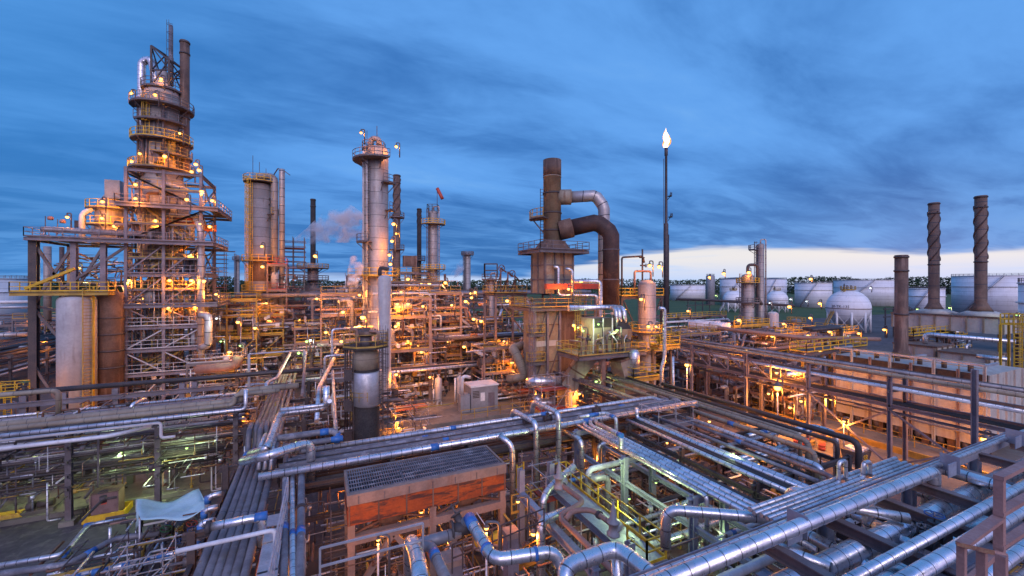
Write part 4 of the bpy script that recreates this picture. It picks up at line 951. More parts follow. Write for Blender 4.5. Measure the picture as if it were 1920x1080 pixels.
run([V((24,6.0,6.5)), V((24,6.0,9.1)), V((24,8.6,9.1)), V((24,8.6,6))], .22, 'lagging', 'silver arch pipe near the right end of the lower right rack', 16, bend=.5)
for i, x in enumerate((17.2, 19.9, 23.0)):
    run([V((x,8.9,3)), V((x,8.9,8.2)), V((x,6.6,8.2))], .2, 'lagging', 'silver riser pipe, %s of three under the lower right rack' % ordw(i), 14)
lay(6, 'E', 1.5, 8.6, 8, 33, 6.4, ['lagging_small','grey_pipe','lagging'], 'pipe, %s from the camera on the lowest tier at lower right', (.12,.22), .3)
# pink handrail of the near platform
t = thing('handrail', 'pinkish steel handrail in the lower right corner nearest the viewer', 'handrail', D(1872,1080,6.0))
A = D(1874, 898, 6.0); zt = A.z; B = A+V((1.35,0,0)); C_ = B+V((1.5,0,0)); zf = zt-2.6
for p in (A, B, C_): part(MB().box(p.x-.05,p.y-.05,zf,p.x+.05,p.y+.05,zt), 'post', 'pink_rail', t)
for h in (0, -.52, -1.0): part(MB().box(A.x-.06,A.y-.06,zt+h,C_.x,A.y+.05,zt+h+.06), 'rail', 'pink_rail', t)
Q = D(1803, 1022, 5.5); A2 = V((A.x, A.y, zt-.56)) 
part(MB().beam(A2, Q, .12, .05), 'rail', 'pink_rail', t)
part(MB().beam(A2+V((0,0,-.5)), Q+V((0,0,-.55)), .05, .08), 'rail', 'pink_rail', t)
Q2 = D(1878, 1040, 4.6); part(MB().beam(Q, Q2, .1, .05), 'rail', 'pink_rail', t)
for p in (Q, Q.lerp(Q2,.55), Q2): part(MB().beam(p, V((p.x,p.y,p.z-1.4)), .08), 'post', 'pink_rail', t)
part(MB().box(A.x-.4,A.y-3.0,zf-.15,A.x+6,A.y+.1,zf-.05), 'deck', 'pink_rail', t)
part(MB().box(A.x-.05,A.y-.03,zf-.05,A.x+6,A.y+.0,zf+.14), 'toe_board', 'pink_rail', t)

# ------------------------------------------------------------------ pipe bridge on the right, running away
XB0, XB1 = 46.5, 49.3
t = thing('pipe_bridge', 'long lilac steel truss pipe bridge crossing the right side', 'pipe bridge', (48, 34, 0))
for X_ in (XB0, XB1):
    for z in (8.45, 6.0): part(MB().ibeam((X_,8,z),(X_,62,z),.26,.3,.04) if z < 7 else MB().ibeam((X_,30,z-.5),(X_,62,z-.5),.2,.25,.04), 'chord', 'steel_lilac', t)
    y = 30
    while y < 62: part(MB().beam((X_,y,6.1),(X_,y,7.9),.14), 'strut', 'steel_lilac', t); part(MB().beam((X_,y,6.1),(X_,y+2.6,7.9),.11), 'brace', 'steel_lilac', t); y += 2.7
for y in (11.2, 19.2, 26, 33, 41, 50, 60):
    for X_ in (XB0, XB1):
        part(MB().ibeam((X_,y,0),(X_,y,9.0),.3,.3,.04), 'column', 'steel_lilac', t)
        part(MB().box(X_-.45,y-.45,0,X_+.45,y+.45,.55), 'footing', 'old_yellow', t)
    for z in (8.6, 7.3, 5.75): part(MB().ibeam((XB0-.3,y,z),(XB1+.3,y,z),.22,.25,.04), 'crossbeam', 'steel_lilac', t)
for (y1, y2) in ((19.2,26),(11.2,19.2)):
    for a, b in ((.6,5.6),(5.6,.6)): part(MB().beam((XB0,y1,a),(XB0,y2,b),.14), 'brace', 'steel_lilac', t)
part(MB().box(XB0+.1,8,6.18,XB0+1.3,62,6.25), 'walkway', 'black_soot_shade', t)
y = 13.65; part(MB().ibeam((XB0-.8,y,0),(XB0-.8,y,10.4),.34,.34,.05), 'column', 'steel_lilac', t)
run([V((46.3,9,8.85)), V((46.3,61,8.85))], .17, 'beige_pipe', 'long pale pipe riding on top of the truss pipe bridge', 12)
for i, (x, z, r, m) in enumerate(((47.0,7.5,.12,'white_pipe'),(47.4,7.5,.16,'lagging_small'),(47.9,7.5,.22,'rust_pipe'),(48.4,7.5,.2,'rust_pipe'),(48.9,7.5,.14,'grey_pipe'),(47.6,5.2,.12,'steel_lilac'),(48.2,8.9,.16,'old_lagging'),(48.8,8.9,.16,'dark_pipe'))):
    run([V((x,8.5,z)), V((x,61,z))], r, m, 'pipe, %s of the eight carried inside the truss pipe bridge' % ordw(i), 10)

# ------------------------------------------------------------------ grated air cooler in the foreground
t = thing('air_cooler', 'wide steel grating top on a rust orange sided frame in the foreground', 'air cooler', (5.5, 23.3, 0))
x0,x1,y0,y1,zt = 1.2, 9.8, 21.8, 24.95, 6.5
for k in range(3):
    a = x0+.15+(x1-x0-.3)*k/3; b = x0+.15+(x1-x0-.3)*(k+1)/3-.08
    gr = MB(); n = 22
    for i in range(n+1): q = a+(b-a)*i/n; gr.box(q-.022,y0+.35,zt-.1,q+.022,y1-.15,zt)
    for j in range(7): q = y0+.35+(y1-y0-.5)*j/6; gr.box(a,q-.03,zt+.003,b,q+.03,zt+.04)
    part(gr, 'grating', 'grey_pipe', t)
part(MB().box(x0,y0+.1,zt-.75,x1,y1,zt-.65), 'dark_depth_slab', 'black_soot_shade', t)  # black slab stands in for the shaded depth below the grating
part(MB().box(x0,y0,zt-.5,x1,y0+.3,zt+.02).box(x0,y1-.12,zt-.5,x1,y1,zt+.02).box(x0,y0+.3,zt-.5,x0+.12,y1-.12,zt+.02).box(x1-.12,y0+.3,zt-.5,x1,y1-.12,zt+.02), 'rim', 'concrete_steel', t)
part(MB().box(x0+.03,y0+.02,zt-1.5,x1-.03,y0+.08,zt-.5).box(x1-.09,y0+.08,zt-1.5,x1-.03,y1-.05,zt-.5).box(x0+.03,y0+.08,zt-1.5,x0+.09,y1-.05,zt-.5).box(x0+.09,y1-.1,zt-1.5,x1-.09,y1-.04,zt-.5), 'side_panel', 'orange_panel', t)
for i in range(7): q = x0+.06+(x1-x0-.2)*i/6; part(MB().box(q,y0-.01,zt-1.5,q+.07,y0+.018,zt-.5), 'panel_joint', 'rust_shell', t)
for i in range(7): q = x0+.5+i*1.25; part(MB().box(q,y0-.03,zt-.46,q+.05,y0-.002,zt-.1), 'rim_cleat', 'steel', t)
for x in (x0+.2, (x0+x1)/2, x1-.2):
    for y in (y0+.2, y1-.2): part(MB().box(x-.17,y-.17,0,x+.17,y+.17,zt-1.5), 'post', 'concrete_steel', t)
part(MB().box(x0,y0+.02,zt-2.5,x1,y0+.4,zt-2.1), 'crossbeam', 'concrete_steel', t); part(MB().box(x0,y1-.4,zt-2.5,x1,y1-.02,zt-2.1), 'crossbeam', 'concrete_steel', t)
for s, (a, b) in enumerate((((x0+.2),(x0+2.2)),((x1-.2),(x1-2.4)),((5.5),(3.5)),((5.5),(7.5)))):
    part(MB().beam((a,y0+.2,zt-5.4 if s<2 else zt-5.4),(b,y0+.2,zt-2.5),.26), 'brace', 'concrete_steel', t); part(MB().beam((a,y0+.3,zt-2.1),(b,y0+.3,zt-1.5),.1), 'brace', 'rust_pipe', t)
for k in range(2):
    cx = 3.4+k*4.2; b = MB().rev((cx, 23.3), [(1.2,zt-1.95),(1.2,zt-1.4)], 24); part(b, 'fan_ring', 'rust_shell', t); part(MB().box(cx-.4,22.9,zt-2.6,cx+.4,23.7,zt-2.0), 'motor', 'concrete_steel', t)
run([V((XonY(958,22.4),22.6,7.6))+V((-.4,.6,.1)), V((XonY(963,22.4),22.6,7.2)), V((XonY(966,22.4),22.6,1.0))], .17, 'lagging', 'silver pipe standing at the right corner of the grated air cooler', 14)
t = thing('ladder', 'yellow ladder with rails right of the grated air cooler', 'ladder', (10.8, 22, 0)); part(MB().ladder((10.9,22.2,.5), 6.2, (.4,-1), False, .6, .07), 'ladder', 'yellow', t); part(MB().rail([(11.3,21.6,3.6),(11.3,23.6,3.6)],1.1,1,.07), 'railing', 'yellow', t)

# yellow railed walkway and relief valves in the lower middle
t = thing('walkway_platform', 'raised walkway with yellow handrails sloping away in the lower middle', 'walkway', (13, 17.5, 0))
part(MB().box(12.75,13.6,4.72,13.95,21.9,4.8), 'deck', 'beam_blue', t)
part(MB().rail([(12.8,13.65,4.8),(13.9,13.65,4.8),(13.9,21.85,4.8),(12.8,21.85,4.8)],1.1,1.6,.07), 'railing', 'yellow', t)
part(MB().rail([(12.8,13.65,4.8),(12.8,14.9,4.8)],1.1,1.4,.07), 'railing', 'yellow', t)
part(MB().ibeam((12.6,13.2,4.7),(12.6,21.9,4.7),.35,.4,.05), 'beam', 'beam_blue', t); part(MB().ibeam((10.6,14.2,4.7),(10.6,21.9,4.7),.35,.4,.05), 'beam', 'beam_blue', t)
for y in (14.5, 21.5):
    for x in (10.6, 12.6): part(MB().ibeam((x,y,0),(x,y,6.2 if y > 20 else 5.4),.34,.34,.05), 'column', 'beam_blue', t)
part(MB().stair((10.2,21.2,0.6),(10.2,17.6,3.6)).rail([(10.0,21.5,3.7),(12.0,21.5,3.7)],1.1,1,.07), 'stair', 'old_yellow', t)
sal = 'salmon_pipe'
run([G(1046,868,5.6), G(1047,905,5.6), G(1094,940,5.6), G(1080,950,5.6), G(1046,968,5.5), G(1114,1035,5.5), G(1165,1085,5.5)], .14, sal, 'salmon pipe curving back on itself beside the yellow handrails', 14, flanges=[1.5,3], bend=.5)
run([G(1060,975,5.5), G(1072,958,5.7), G(1110,955,5.7), G(1150,985,5.7)], .13, sal, 'second salmon pipe joining the curved one near the relief valve', 14, flanges=[2.2], bend=.5)
for i, (px, py) in enumerate(((1150,995),(1048,908))):
    p = G(px, py, 5.7); t = thing('relief_valve', ('nearer','farther')[i]+' grey relief valve on the salmon pipes', 'relief valve', p)
    part(MB().rev(p, [(.22,p.z-.25),(.3,p.z-.2),(.3,p.z-.1),(.2,p.z-.05),(.22,p.z+.35),(.3,p.z+.37),(.3,p.z+.45),(.16,p.z+.5),(.12,p.z+1.0),(.06,p.z+1.1),(.05,p.z+1.3)], 16), 'valve_body', 'grey_box', t); part(MB().cyl(p, p+V((.55,.2,0)), .2, 12), 'outlet', 'grey_box', t)
run([G(1115,900,6)+V((0,2,0)), G(1030,915,5.2), G(1018,935,5.0)*1, G(1018,935,5.0)+V((0,0,-4))], .2, 'lagging_small', 'silver bent pipe left of the salmon pipes', 14, wraps=(), bend=.5)
run([G(1060,958,5.2), G(1020,975,5.2), G(1014,985,5.2), G(1014,985,5.2)+V((0,0,-3.5))], .22, 'lagging', 'fat silver pipe turning down under the walkway', 16, bend=.5)
run([G(1105,900,5.0), G(1140,893,5.0), G(1140,893,5.0)+V((0,0,-3.5))], .2, 'old_lagging', 'grey arch pipe behind the yellow handrails', 14, bend=.5)
# foreground pipes at the bottom centre
p0 = G(780,1022,8.0); p1 = G(862,998,8.0)
run([p0, p1], .2, 'old_lagging', 'thick grey pipe left of the black valve at the bottom centre', 16)
hand_valve(G(868,990,8.1), (1,-.1,0), .2, 'big black valve on the pipes at the bottom centre', 'steel_dark', (-.3,.6,.7))
run([G(868,985,8.1), G(880,972,8.5), G(925,1050,8.3), G(1040,1033,8.3), G(1048,1040,8.3)*1+V((.15,-.1,-.6)), G(1048,1040,8.3)+V((.15,-.1,-3))], .2, 'lagging', 'silver and blue jointed pipe bending at the bottom centre', 20, wraps=[(.75,.5),(2.2,.12),(4.1,.1),(5.75,.75)], bend=.42)
run([G(770,1012,8.0)+V((0,0,-1.5)), G(770,1010,8.6), G(782,1040,8.6), G(790,1105,8.6)], .24, 'lagging', 'fat silver pipe arching down to the bottom edge', 18, bend=.6)
run([G(786,1024,8.1), G(808,1024,8.1), G(845,1105,8.1)], .17, 'old_lagging', 'grey pipe with blue joint running off the bottom edge', 16, wraps=[(.9,.3)], bend=.4)
pc = G(1157,1026,8.6)
run([G(1050,1066,8.6)+V((.25,-.8,-1)), G(1050,1066,8.6), pc, G(1232,1086,8.6), G(1300,1150,8.6)], .24, 'lagging', 'fat silver pipe forming a peak at the bottom edge right of centre', 20, bend=.5)
run([pc+V((0,0,-.2)), pc+V((.1,0,-3.5))], .19, 'lagging', 'vertical silver pipe under the peaked pipe', 16)
for i, (px, w) in enumerate(((848,.7),(875+83,.55))):
    p = G(px, 1070 if i == 0 else 1020, 5.0); t = thing('junction_pillar', ('left','right')[i]+' pale concrete pillar with a weathered cap at the bottom centre', 'pillar', (p.x,p.y,0))
    part(MB().box(p.x-w/2,p.y-w/2,0,p.x+w/2,p.y+w/2,5.4), 'pillar', 'steel_lilac', t); part(MB().box(p.x-w/2-.06,p.y-w/2-.06,5.4,p.x+w/2+.06,p.y+w/2+.06,5.65), 'cap', 'concrete_steel', t)
for i, px in enumerate((905, 935)):
    p = G(px, 1012+i*-8, 4.2); t = thing('fan_cowl', ('left','right')[i]+' of two yellow round covers between the pillars', 'cover', (p.x,p.y,4)); part(MB().rev(p, [(.42,4.0),(.42,4.2),(.3,4.3),(0,4.32)], 20), 'cover', 'yellow', t); part(MB().rev(p, [(.5,3.9),(.5,4.02)], 20), 'flange', 'concrete_steel', t)
A = G(848,1075,5.9); B = G(1020,1000,5.9)
t = thing('guardrail', 'dark guardrail with many thin posts at the bottom centre', 'guardrail', A); part(MB().rail([A, B], 1.1, .45, .05, False), 'railing', 'steel_dark', t)
A = G(600,1100,8.3); B = G(925,1018,8.3); t = thing('guardrail', 'grey tube guardrail crossing in front of the grated cooler legs', 'guardrail', A); part(MB().rail([A, G(793,1046,8.3)], 1.1, 2.2, .06, False), 'railing', 'galv', t)
# ------------------------------------------------------------------ fired heater with tall stack and twin ducts (centre right)
P0 = V((*W(1022, 54), 0)); hx, hy = P0.x, P0.y; hc = (hx+2.2, hy+1.9)
t = thing('fired_heater', 'rust stained heater with a fat stack and two bent ducts right of centre', 'heater', (hx, hy, 0))
part(MB().box(hx,hy,15.7,hx+4.4,hy+3.8,21.3), 'convection_box', 'beige_shell', t)
rb = MB()
for i in range(4): x = hx+.05+4.3*i/3; part(MB().box(x-.09,hy-.12,15.7,x+.09,hy-.002,21.3), 'wall_rib', 'steel', t)
for i in range(3): y = hy+.1+3.6*i/2; part(MB().box(hx-.12,y-.09,15.7,hx-.002,y+.09,21.3), 'wall_rib', 'steel', t)
for z in (17.5, 19.4): part(MB().box(hx-.1,hy-.14,z,hx+4.5,hy-.121,z+.16).box(hx-.14,hy-.1,z,hx-.121,hy+3.9,z+.16), 'wall_rib', 'steel', t)
part(MB().hexa([(hx,hy,21.3),(hx+4.4,hy,21.3),(hx+4.4,hy+3.8,21.3),(hx,hy+3.8,21.3)], [(hc[0]-1.2,hc[1]-1.2,22.9),(hc[0]+1.2,hc[1]-1.2,22.9),(hc[0]+1.2,hc[1]+1.2,22.9),(hc[0]-1.2,hc[1]+1.2,22.9)]), 'transition_hood', 'rust_shell', t)
rs = 1.22
part(MB().rev(hc, [(rs,22.7),(rs,31.6),(rs+.04,31.6),(rs+.04,31.75),(rs,31.75)], 28), 'stack', 'beige_shell', t)
part(MB().rev(hc, [(rs+.03,31.76),(rs+.03,34.0),(rs-.15,34.0),(rs-.15,32.5)], 28), 'stack_tip', 'rust_shell', t)
for z in (29.3, 26.6, 24.2): part(MB().rev(hc, [(rs,z),(rs+.1,z),(rs+.1,z+.18),(rs,z+.18)], 28), 'ring_band', 'steel_dark', t)
ch = cam_ang(hc)
part(MB().arc_deck(hc, 1.2, 3.2, 25.9, ch-1.9, ch-.4), 'platform', 'steel', t)
part(MB().rail([(hc[0]+3.1*cos(ch-1.9+i*.3), hc[1]+3.1*sin(ch-1.9+i*.3), 25.9) for i in range(6)], 1.1, 2, .08), 'railing', 'old_yellow', t)
part(MB().beam((hc[0]+2.9*cos(ch-1.2), hc[1]+2.9*sin(ch-1.2), 25.8), (hc[0]+1.2*cos(ch-1.2), hc[1]+1.2*sin(ch-1.2), 23.9), .14), 'bracket', 'steel', t)
part(MB().ladder((*L2(hc,-1.35,-.4), 22), 30, (-FW.x,-FW.y), False, .6, .07), 'ladder', 'steel_dark', t)
def zz_(y): return Zp(y, 56)
A = L2(hc, 0, 0); q1 = L2(hc, 7.0, -.6); q2 = L2(hc, 7.8, -1.2)
part(MB().tube([(*L2(hc,.8,0), zz_(368)), (*L2(hc,2.6,-.1), zz_(368))], 1.05, 20), 'duct_flange', 'beige_shell', t)
part(MB().tube([(*L2(hc,2.5,-.1), zz_(368)), (*L2(hc,5.9,-.4), zz_(366)), (*q1, zz_(388)), (*q1, 14)], .80, 20, .35, seg=1), 'upper_duct', 'lagging_far', t)
part(MB().tube([(*L2(hc,.9,-.2), zz_(432)), (*L2(hc,2.7,-.3), zz_(426))], 1.35, 20), 'duct_flange', 'rust_shell', t)
part(MB().tube([(*L2(hc,2.5,-.3), zz_(427)), (*L2(hc,6.0,-.9), zz_(417)), (*q2, zz_(438)), (*q2, 13.8)], 1.14, 22, .45, seg=1), 'lower_duct', 'brown_duct', t)
part(MB().rev(L2(hc,5.6,-.85), [(1.1,0),(1.1,.01)], 3), 'mark', 'steel', t) if False else None
for z in (zz_(470), zz_(525)): part(MB().rev(q2, [(1.15,z),(1.2,z),(1.2,z+.12),(1.15,z+.12)], 24), 'ring_band', 'steel', t)
# decks
def sq_deck(t, x0,y0,x1,y1,z, rm='steel', dm='deck', rr=.07, solid=True): deck(t, x0,y0,x1,y1,z,rm,not solid,'steel',dm,rr)
sq_deck(t, hx-1.5,hy-1.4,hx+6.0,hy+5.0,21.5,'steel',solid=False)
rx0 = XonY(1000, hy-.6); rx1 = XonY(1094, hy-.6)
sq_deck(t, rx0-.8,hy-1.6,rx1+.6,hy+5,14.0,'old_yellow')
part(MB().box(rx0+.1,hy-.6,3.6,rx0+3.8,hy+2.4,13.6), 'radiant_box', 'beige_shell', t)
part(MB().box(rx0+3.85,hy+.2,3.6,rx1,hy+4,13.6), 'radiant_box', 'rust_shell', t)
for x in (rx0+.1, rx0+1.95, rx0+3.8): part(MB().ibeam((x,hy-.8,0),(x,hy-.8,13.6),.3,.35,.05), 'column', 'steel_lilac', t)
for (a, b) in ((rx0+.1,rx0+1.95),(rx0+1.95,rx0+3.8)):
    for z in (9.4, 4.6): part(MB().beam((a,hy-.85,z),(b,hy-.85,z+4.2),.13), 'brace', 'steel', t)
for z in (6.8, 11.6): part(MB().box(rx0+.05,hy-.7,z,rx0+3.82,hy-.61,z+.14), 'wall_rib', 'rust_shell', t)
for z in (7.2, 10.8): sq_deck(t, rx0-1.0,hy-1.5,rx0+1.2,hy-.7,z,'old_yellow')
part(MB().ladder((rx0-.6,hy-1.2,.4), 13.8, (-.3,-1), True, .6, .06), 'caged_ladder', 'steel_lilac', t)
part(MB().box(rx0,hy-.66,8.9,rx0+3.84,hy-.61,9.6), 'belt_plate', 'white_shell', t)
# deck boxes facing us, lit green
bx = V((*W(1150, 48), 0)); X1, Y1 = bx.x, bx.y
sq_deck(t, X1-5.6,Y1-1.2,X1+3.9,Y1+3.4,9.1,'old_yellow',rr=.06)
UU = 0; t2 = thing('burner_housing', 'pale soot topped housing lit green on the deck right of the heater', 'housing', (X1-1.4,Y1+1,9.1))
part(MB().box(X1-2.6,Y1+.4,9.1,X1+.1,Y1+2.8,13.0), 'body', 'beige_shell', t2); part(MB().box(X1-2.45,Y1+.36,11.9,X1-.05,Y1+.395,13.0), 'soot_stain', 'black_soot_shade', t2)
for x in (X1-2.6, X1-1.25, X1+.1): part(MB().box(x-.06,Y1+.25,9.1,x+.06,Y1+.355,13.0), 'rib', 'white', t2)
t2 = thing('burner_housing', 'smaller tapered housing with a black open top on the green lit deck', 'housing', (X1+2,Y1+1,9.1))
part(MB().hexa([(X1+.9,Y1+.2,9.3),(X1+2.6,Y1+.2,9.3),(X1+2.6,Y1+1.9,9.3),(X1+.9,Y1+1.9,9.3)],[(X1+.6,Y1,11.6),(X1+2.9,Y1,11.6),(X1+2.9,Y1+2.2,11.6),(X1+.6,Y1+2.2,11.6)]), 'hopper', 'beige_shell', t2)
part(MB().hexa([(X1+.7,Y1+.1,11.6),(X1+2.8,Y1+.1,11.6),(X1+2.8,Y1+2.1,11.6),(X1+.7,Y1+2.1,11.6)],[(X1+1.5,Y1+.8,13.4),(X1+2.0,Y1+.8,13.4),(X1+2.0,Y1+1.5,13.4),(X1+1.5,Y1+1.5,13.4)]), 'soot_cap', 'black_soot_shade', t2)
for i, (dx, r) in enumerate(((1.1,.27),(1.6,.27),(2.3,.3))):
    run([V((X1-4.5,Y1+2.6,14.0+.1*i)), V((X1+dx,Y1+2.2,14.1)), V((X1+dx,Y1+.9,14.0)), V((X1+dx-.1,Y1+.6,11.7))], r, 'lagging', 'silver pipe, %s of three arching down into the green lit housing' % ordw(i), 14, bend=.8)
R.seed(3)
for k in range(10):
    a = V((X1-U(-3,5),Y1-U(.2,1.0),9.1)); run([a, a+V((0,0,U(.8,2.6))), a+V((U(-1.6,1.6),0,U(.8,2.6)))], U(.06,.14), R.choice(['lagging_small','steel','old_yellow','salmon_pipe']), 'short pipe, %s among the piping on the green lit deck' % ordw(k), 8)
for k in range(5): hand_valve((X1-4+k*1.4,Y1-.6,9.1+U(.8,1.8)), (1,0,0), .14, 'valve on the green lit deck, %s from the left' % ordw(k), R.choice(['red_paint','steel']), (0,0,1))
# square ducts at the foot
def duct(poly_px, d, w, label, m='beige_shell'):
    pts = [V((*W(px, d), Zp(py, d))) for px, py in poly_px]; b = MB()
    t = thing('flue_duct', label, 'duct', (pts[0].x, pts[0].y, 0))
    for i in range(len(pts)-1):
        part(MB().beam(pts[i], pts[i+1], w, w), 'duct_section', m, t)
        part(MB().beam(pts[i+1]-(pts[i+1]-pts[i]).normalized()*.12, pts[i+1]+(pts[i+1]-pts[i]).normalized()*.06, w+.1, w+.1), 'seam_frame', 'rust_pipe', t)
    return t
duct([(1064,800),(1064,725),(1082,695),(1112,655)], 50, 1.85, 'bent square beige duct with a sloping top at the left foot of the heater')
duct([(1174,800),(1174,705),(1166,672)], 48, 2.1, 'tall square beige duct at the right foot of the heater')
run([V((*W(1118,47),9.4)), V((*W(1131,47),9.4)), V((*W(1131,47),2.5))], .3, 'salmon_pipe', 'pale bent pipe between the two square ducts', 12, bend=.5)
run([V((*W(1052,50),5.2)), V((*W(1000,50),5.1)), V((*W(992,50.5),4.8))], .62, 'lagging', 'fat silver pipe entering the left square duct', 18)
run([V((*W(953,56),4.0)), V((*W(985,55),4.6)), V((*W(967,55),7.8)), V((*W(960,56),8.2)), V((*W(985,58),8.4))], .6, 'beige_pipe', 'fat folded beige duct left of the heater', 18, bend=.9)
run([V((*W(1005,50),3.4)), V((*W(1012,50),2.4)), V((*W(1040,50),2.6))], .5, 'lagging', 'silver curved pipe low at the heater foot', 16, bend=.8)
for (a, b, z) in ((1040,1082,Zp(537,53)),): 
    x0_ = XonY(1020, hy-1.2); x1_ = XonY(1140, hy-1.2); solo(MB().box(x0_,hy-1.9,z-.35,x1_,hy-1.3,z+.35), 'channel_box', 'red_paint', 'long red orange box on the deck in front of the heater', 'box')
run([V((*W(1038,54),19.2)),V((*W(1047,54),19.2)),V((*W(1047,54),15.5)),V((*W(1120,53),15.5)),V((*W(1122,53),12.5))], .2, 'lagging', 'silver bent pipe on the heater wall', 12)
run([V((*W(1060,53.5),19)),V((*W(1073,53.5),18.8)),V((*W(1073,53.5),15))], .2, 'lagging', 'second silver bent pipe on the heater wall', 12)
run([V((*W(1075,52.5),17.3)),V((*W(1126,52.5),17.3)),V((*W(1126,52.5),11)),V((*W(1110,52.5),10.6))], .26, 'lagging', 'silver pipe looping right of the heater body', 12, bend=.6)
t2 = thing('ladder', 'yellow caged ladder pair on the heater front', 'ladder', (*W(1085,50), 9)); part(MB().ladder((*W(1083,50), 9.2), 15.2, (-FW.x,-FW.y), True, .6, .07), 'caged_ladder', 'old_yellow', t2)
t2 = thing('ladder', 'grey double ladder between the square ducts', 'ladder', (*W(1122,50), 1)); part(MB().ladder((*W(1118,50), .8), 9, (-FW.x,-FW.y), True, .8, .07), 'caged_ladder', 'steel_lilac', t2)
# pickup davits on the block left of the heater
t = thing('gantry_platform', 'black topped platform with yellow rails and rusty gantry left of the heater', 'platform', (*W(955, 62), 0))
gx, gy = W(928, 62); deck(t, gx, gy, gx+5.4, gy+5, 15.6, 'old_yellow', False, 'steel_dark', 'black_soot_shade', .08)
for (x, y) in ((gx+.2,gy+.2),(gx+5.2,gy+.2),(gx+.2,gy+4.8),(gx+5.2,gy+4.8)): part(MB().ibeam((x,y,0),(x,y,15.3),.3,.3,.04), 'column', 'steel_pink', t)
for k in range(3): part(MB().beam((gx+1.4+k*1.2,gy+1,15.6),(gx+1.4+k*1.2,gy+1,19.5-k*.6),.16).beam((gx+1.4+k*1.2,gy+1,19.4-k*.6),(gx+2.6+k*1.2,gy+1.6,18.8-k*.7),.16).beam((gx+1.4+k*1.2,gy+3,15.6),(gx+1.4+k*1.2,gy+1,18.6-k*.6),.14), 'gantry_arm', 'rust_pipe', t)
for k in range(2): part(MB().wheel((gx+1.5+k*1.8,gy+.9,19.4-k*.8),.5,(0,1,0),.1), 'pulley', 'rust_pipe', t)
part(MB().beam((gx+.2,gy,.3),(gx+5.2,gy,9),.16), 'brace', 'steel_pink', t); part(MB().beam((gx+5.2,gy,9),(gx+.2,gy,15),.16), 'brace', 'steel_pink', t)
column(1213, 61, 34, 535, 'squat domed vessel on a yellow railed deck right of the heater', 'insul_shell', [(620,1.4,-3,3,'yellow'),(650,2.6,-3,3,'yellow')], pipe=False, lad=False)
vx, vy = W(1165, 60); t = thing('deck_platform', 'yellow railed deck with piping masts right of the heater ducts', 'platform', (vx+4, vy+2, 0))
deck(t, vx, vy, vx+8.2, vy+5, 15.2, 'yellow', True, 'steel_dark', rr=.09)
for x in (vx+.2, vx+4, vx+8): part(MB().ibeam((x,vy+.2,0),(x,vy+.2,15),.3,.3,.05), 'column', 'steel_dark', t)
for (a,b) in (((vx+.2,vy+.1,15),(vx+2.2,vy+.1,11.5)),((vx+8,vy+.1,15),(vx+6,vy+.1,11.5)),((vx+4,vy+.1,15),(vx+6,vy+.1,11.5))): part(MB().beam(a,b,.15), 'brace', 'steel_dark', t)
run([V((vx+.6,vy+.6,15.3)),V((vx+.6,vy+.6,20.9)),V((vx+4.6,vy+.6,21.2)),V((vx+4.9,vy+.6,20.2))], .14, 'steel_dark', 'dark gooseneck pipe above the yellow railed deck', 8)
run([V((vx+3,vy+.6,15.3)),V((vx+3,vy+.6,18.9)),V((vx+6.2,vy+.6,18.9)),V((vx+6.2,vy+.6,15.3))], .16, 'salmon_pipe', 'pinkish goalpost pipe above the yellow railed deck', 8)
t2 = thing('vent_pipe', 'tall valved vent pipe rising over the domed vessel', 'vent', (vx+5,vy+1,15.4)); part(MB().cyl((vx+4.9,vy+1,15.4),(vx+4.9,vy+1,22.3),.13,8).cyl((vx+4.5,vy+1,19.8),(vx+5.5,vy+1,19.8),.12,6).cyl((vx+4.3,vy+1,21),(vx+5.3,vy+1,21),.1,6), 'stem', 'steel_dark', t2); part(MB().wheel((vx+5.6,vy+1,19.8),.25,(1,0,0),.07), 'hand_wheel', 'steel_dark', t2)
vx, vy = W(1188, 46); t = thing('deck_platform', 'small yellow railed deck with a shiny vessel above the middle rack', 'platform', (vx+1.5,vy+1,5.0))
deck(t, vx, vy, vx+3.9, vy+2.6, 6.4, 'yellow', False, 'old_yellow', rr=.06)
for x in (vx+.2, vx+3.7): part(MB().ibeam((x,vy+1.3,0),(x,vy+1.3,6.2),.25,.25,.04), 'column', 'steel_dark', t)
t2 = thing('vessel', 'shiny silver vessel standing on the small yellow railed deck', 'vessel', (vx+1,vy+1,6.4)); part(MB().rev((vx+1,vy+1), [(.6,6.5),(.6,9.0),(.4,9.35),(0,9.45)], 20), 'shell', 'lagging', t2)
run([V((*W(1235,45),14.3)),V((*W(1246,45),14.3)),V((*W(1246,45),8.8)),V((*W(1240,45),7.8)),V((*W(1240,45),2))], .2, 'lagging', 'tall silver pipe with a hooked top right of the small deck', 12, bend=.5)
run([V((*W(1262,44),9.2)),V((*W(1263,44),3))], .13, 'lagging_small', 'thin pale pipe standing left of the brightest orange lamp', 10)
vx, vy = W(1236, 50); t = thing('deck_platform', 'narrow yellow railed landing at the end of the pipe bridge', 'platform', (vx+1.5,vy+1,9)); deck(t, vx, vy, vx+3.4, vy+1.6, 9.4, 'yellow', False, 'old_yellow', rr=.08)
for x in (vx+.2, vx+3.2): part(MB().ibeam((x,vy+1.3,0),(x,vy+1.3,9.1),.25,.25,.04), 'column', 'steel_dark', t)

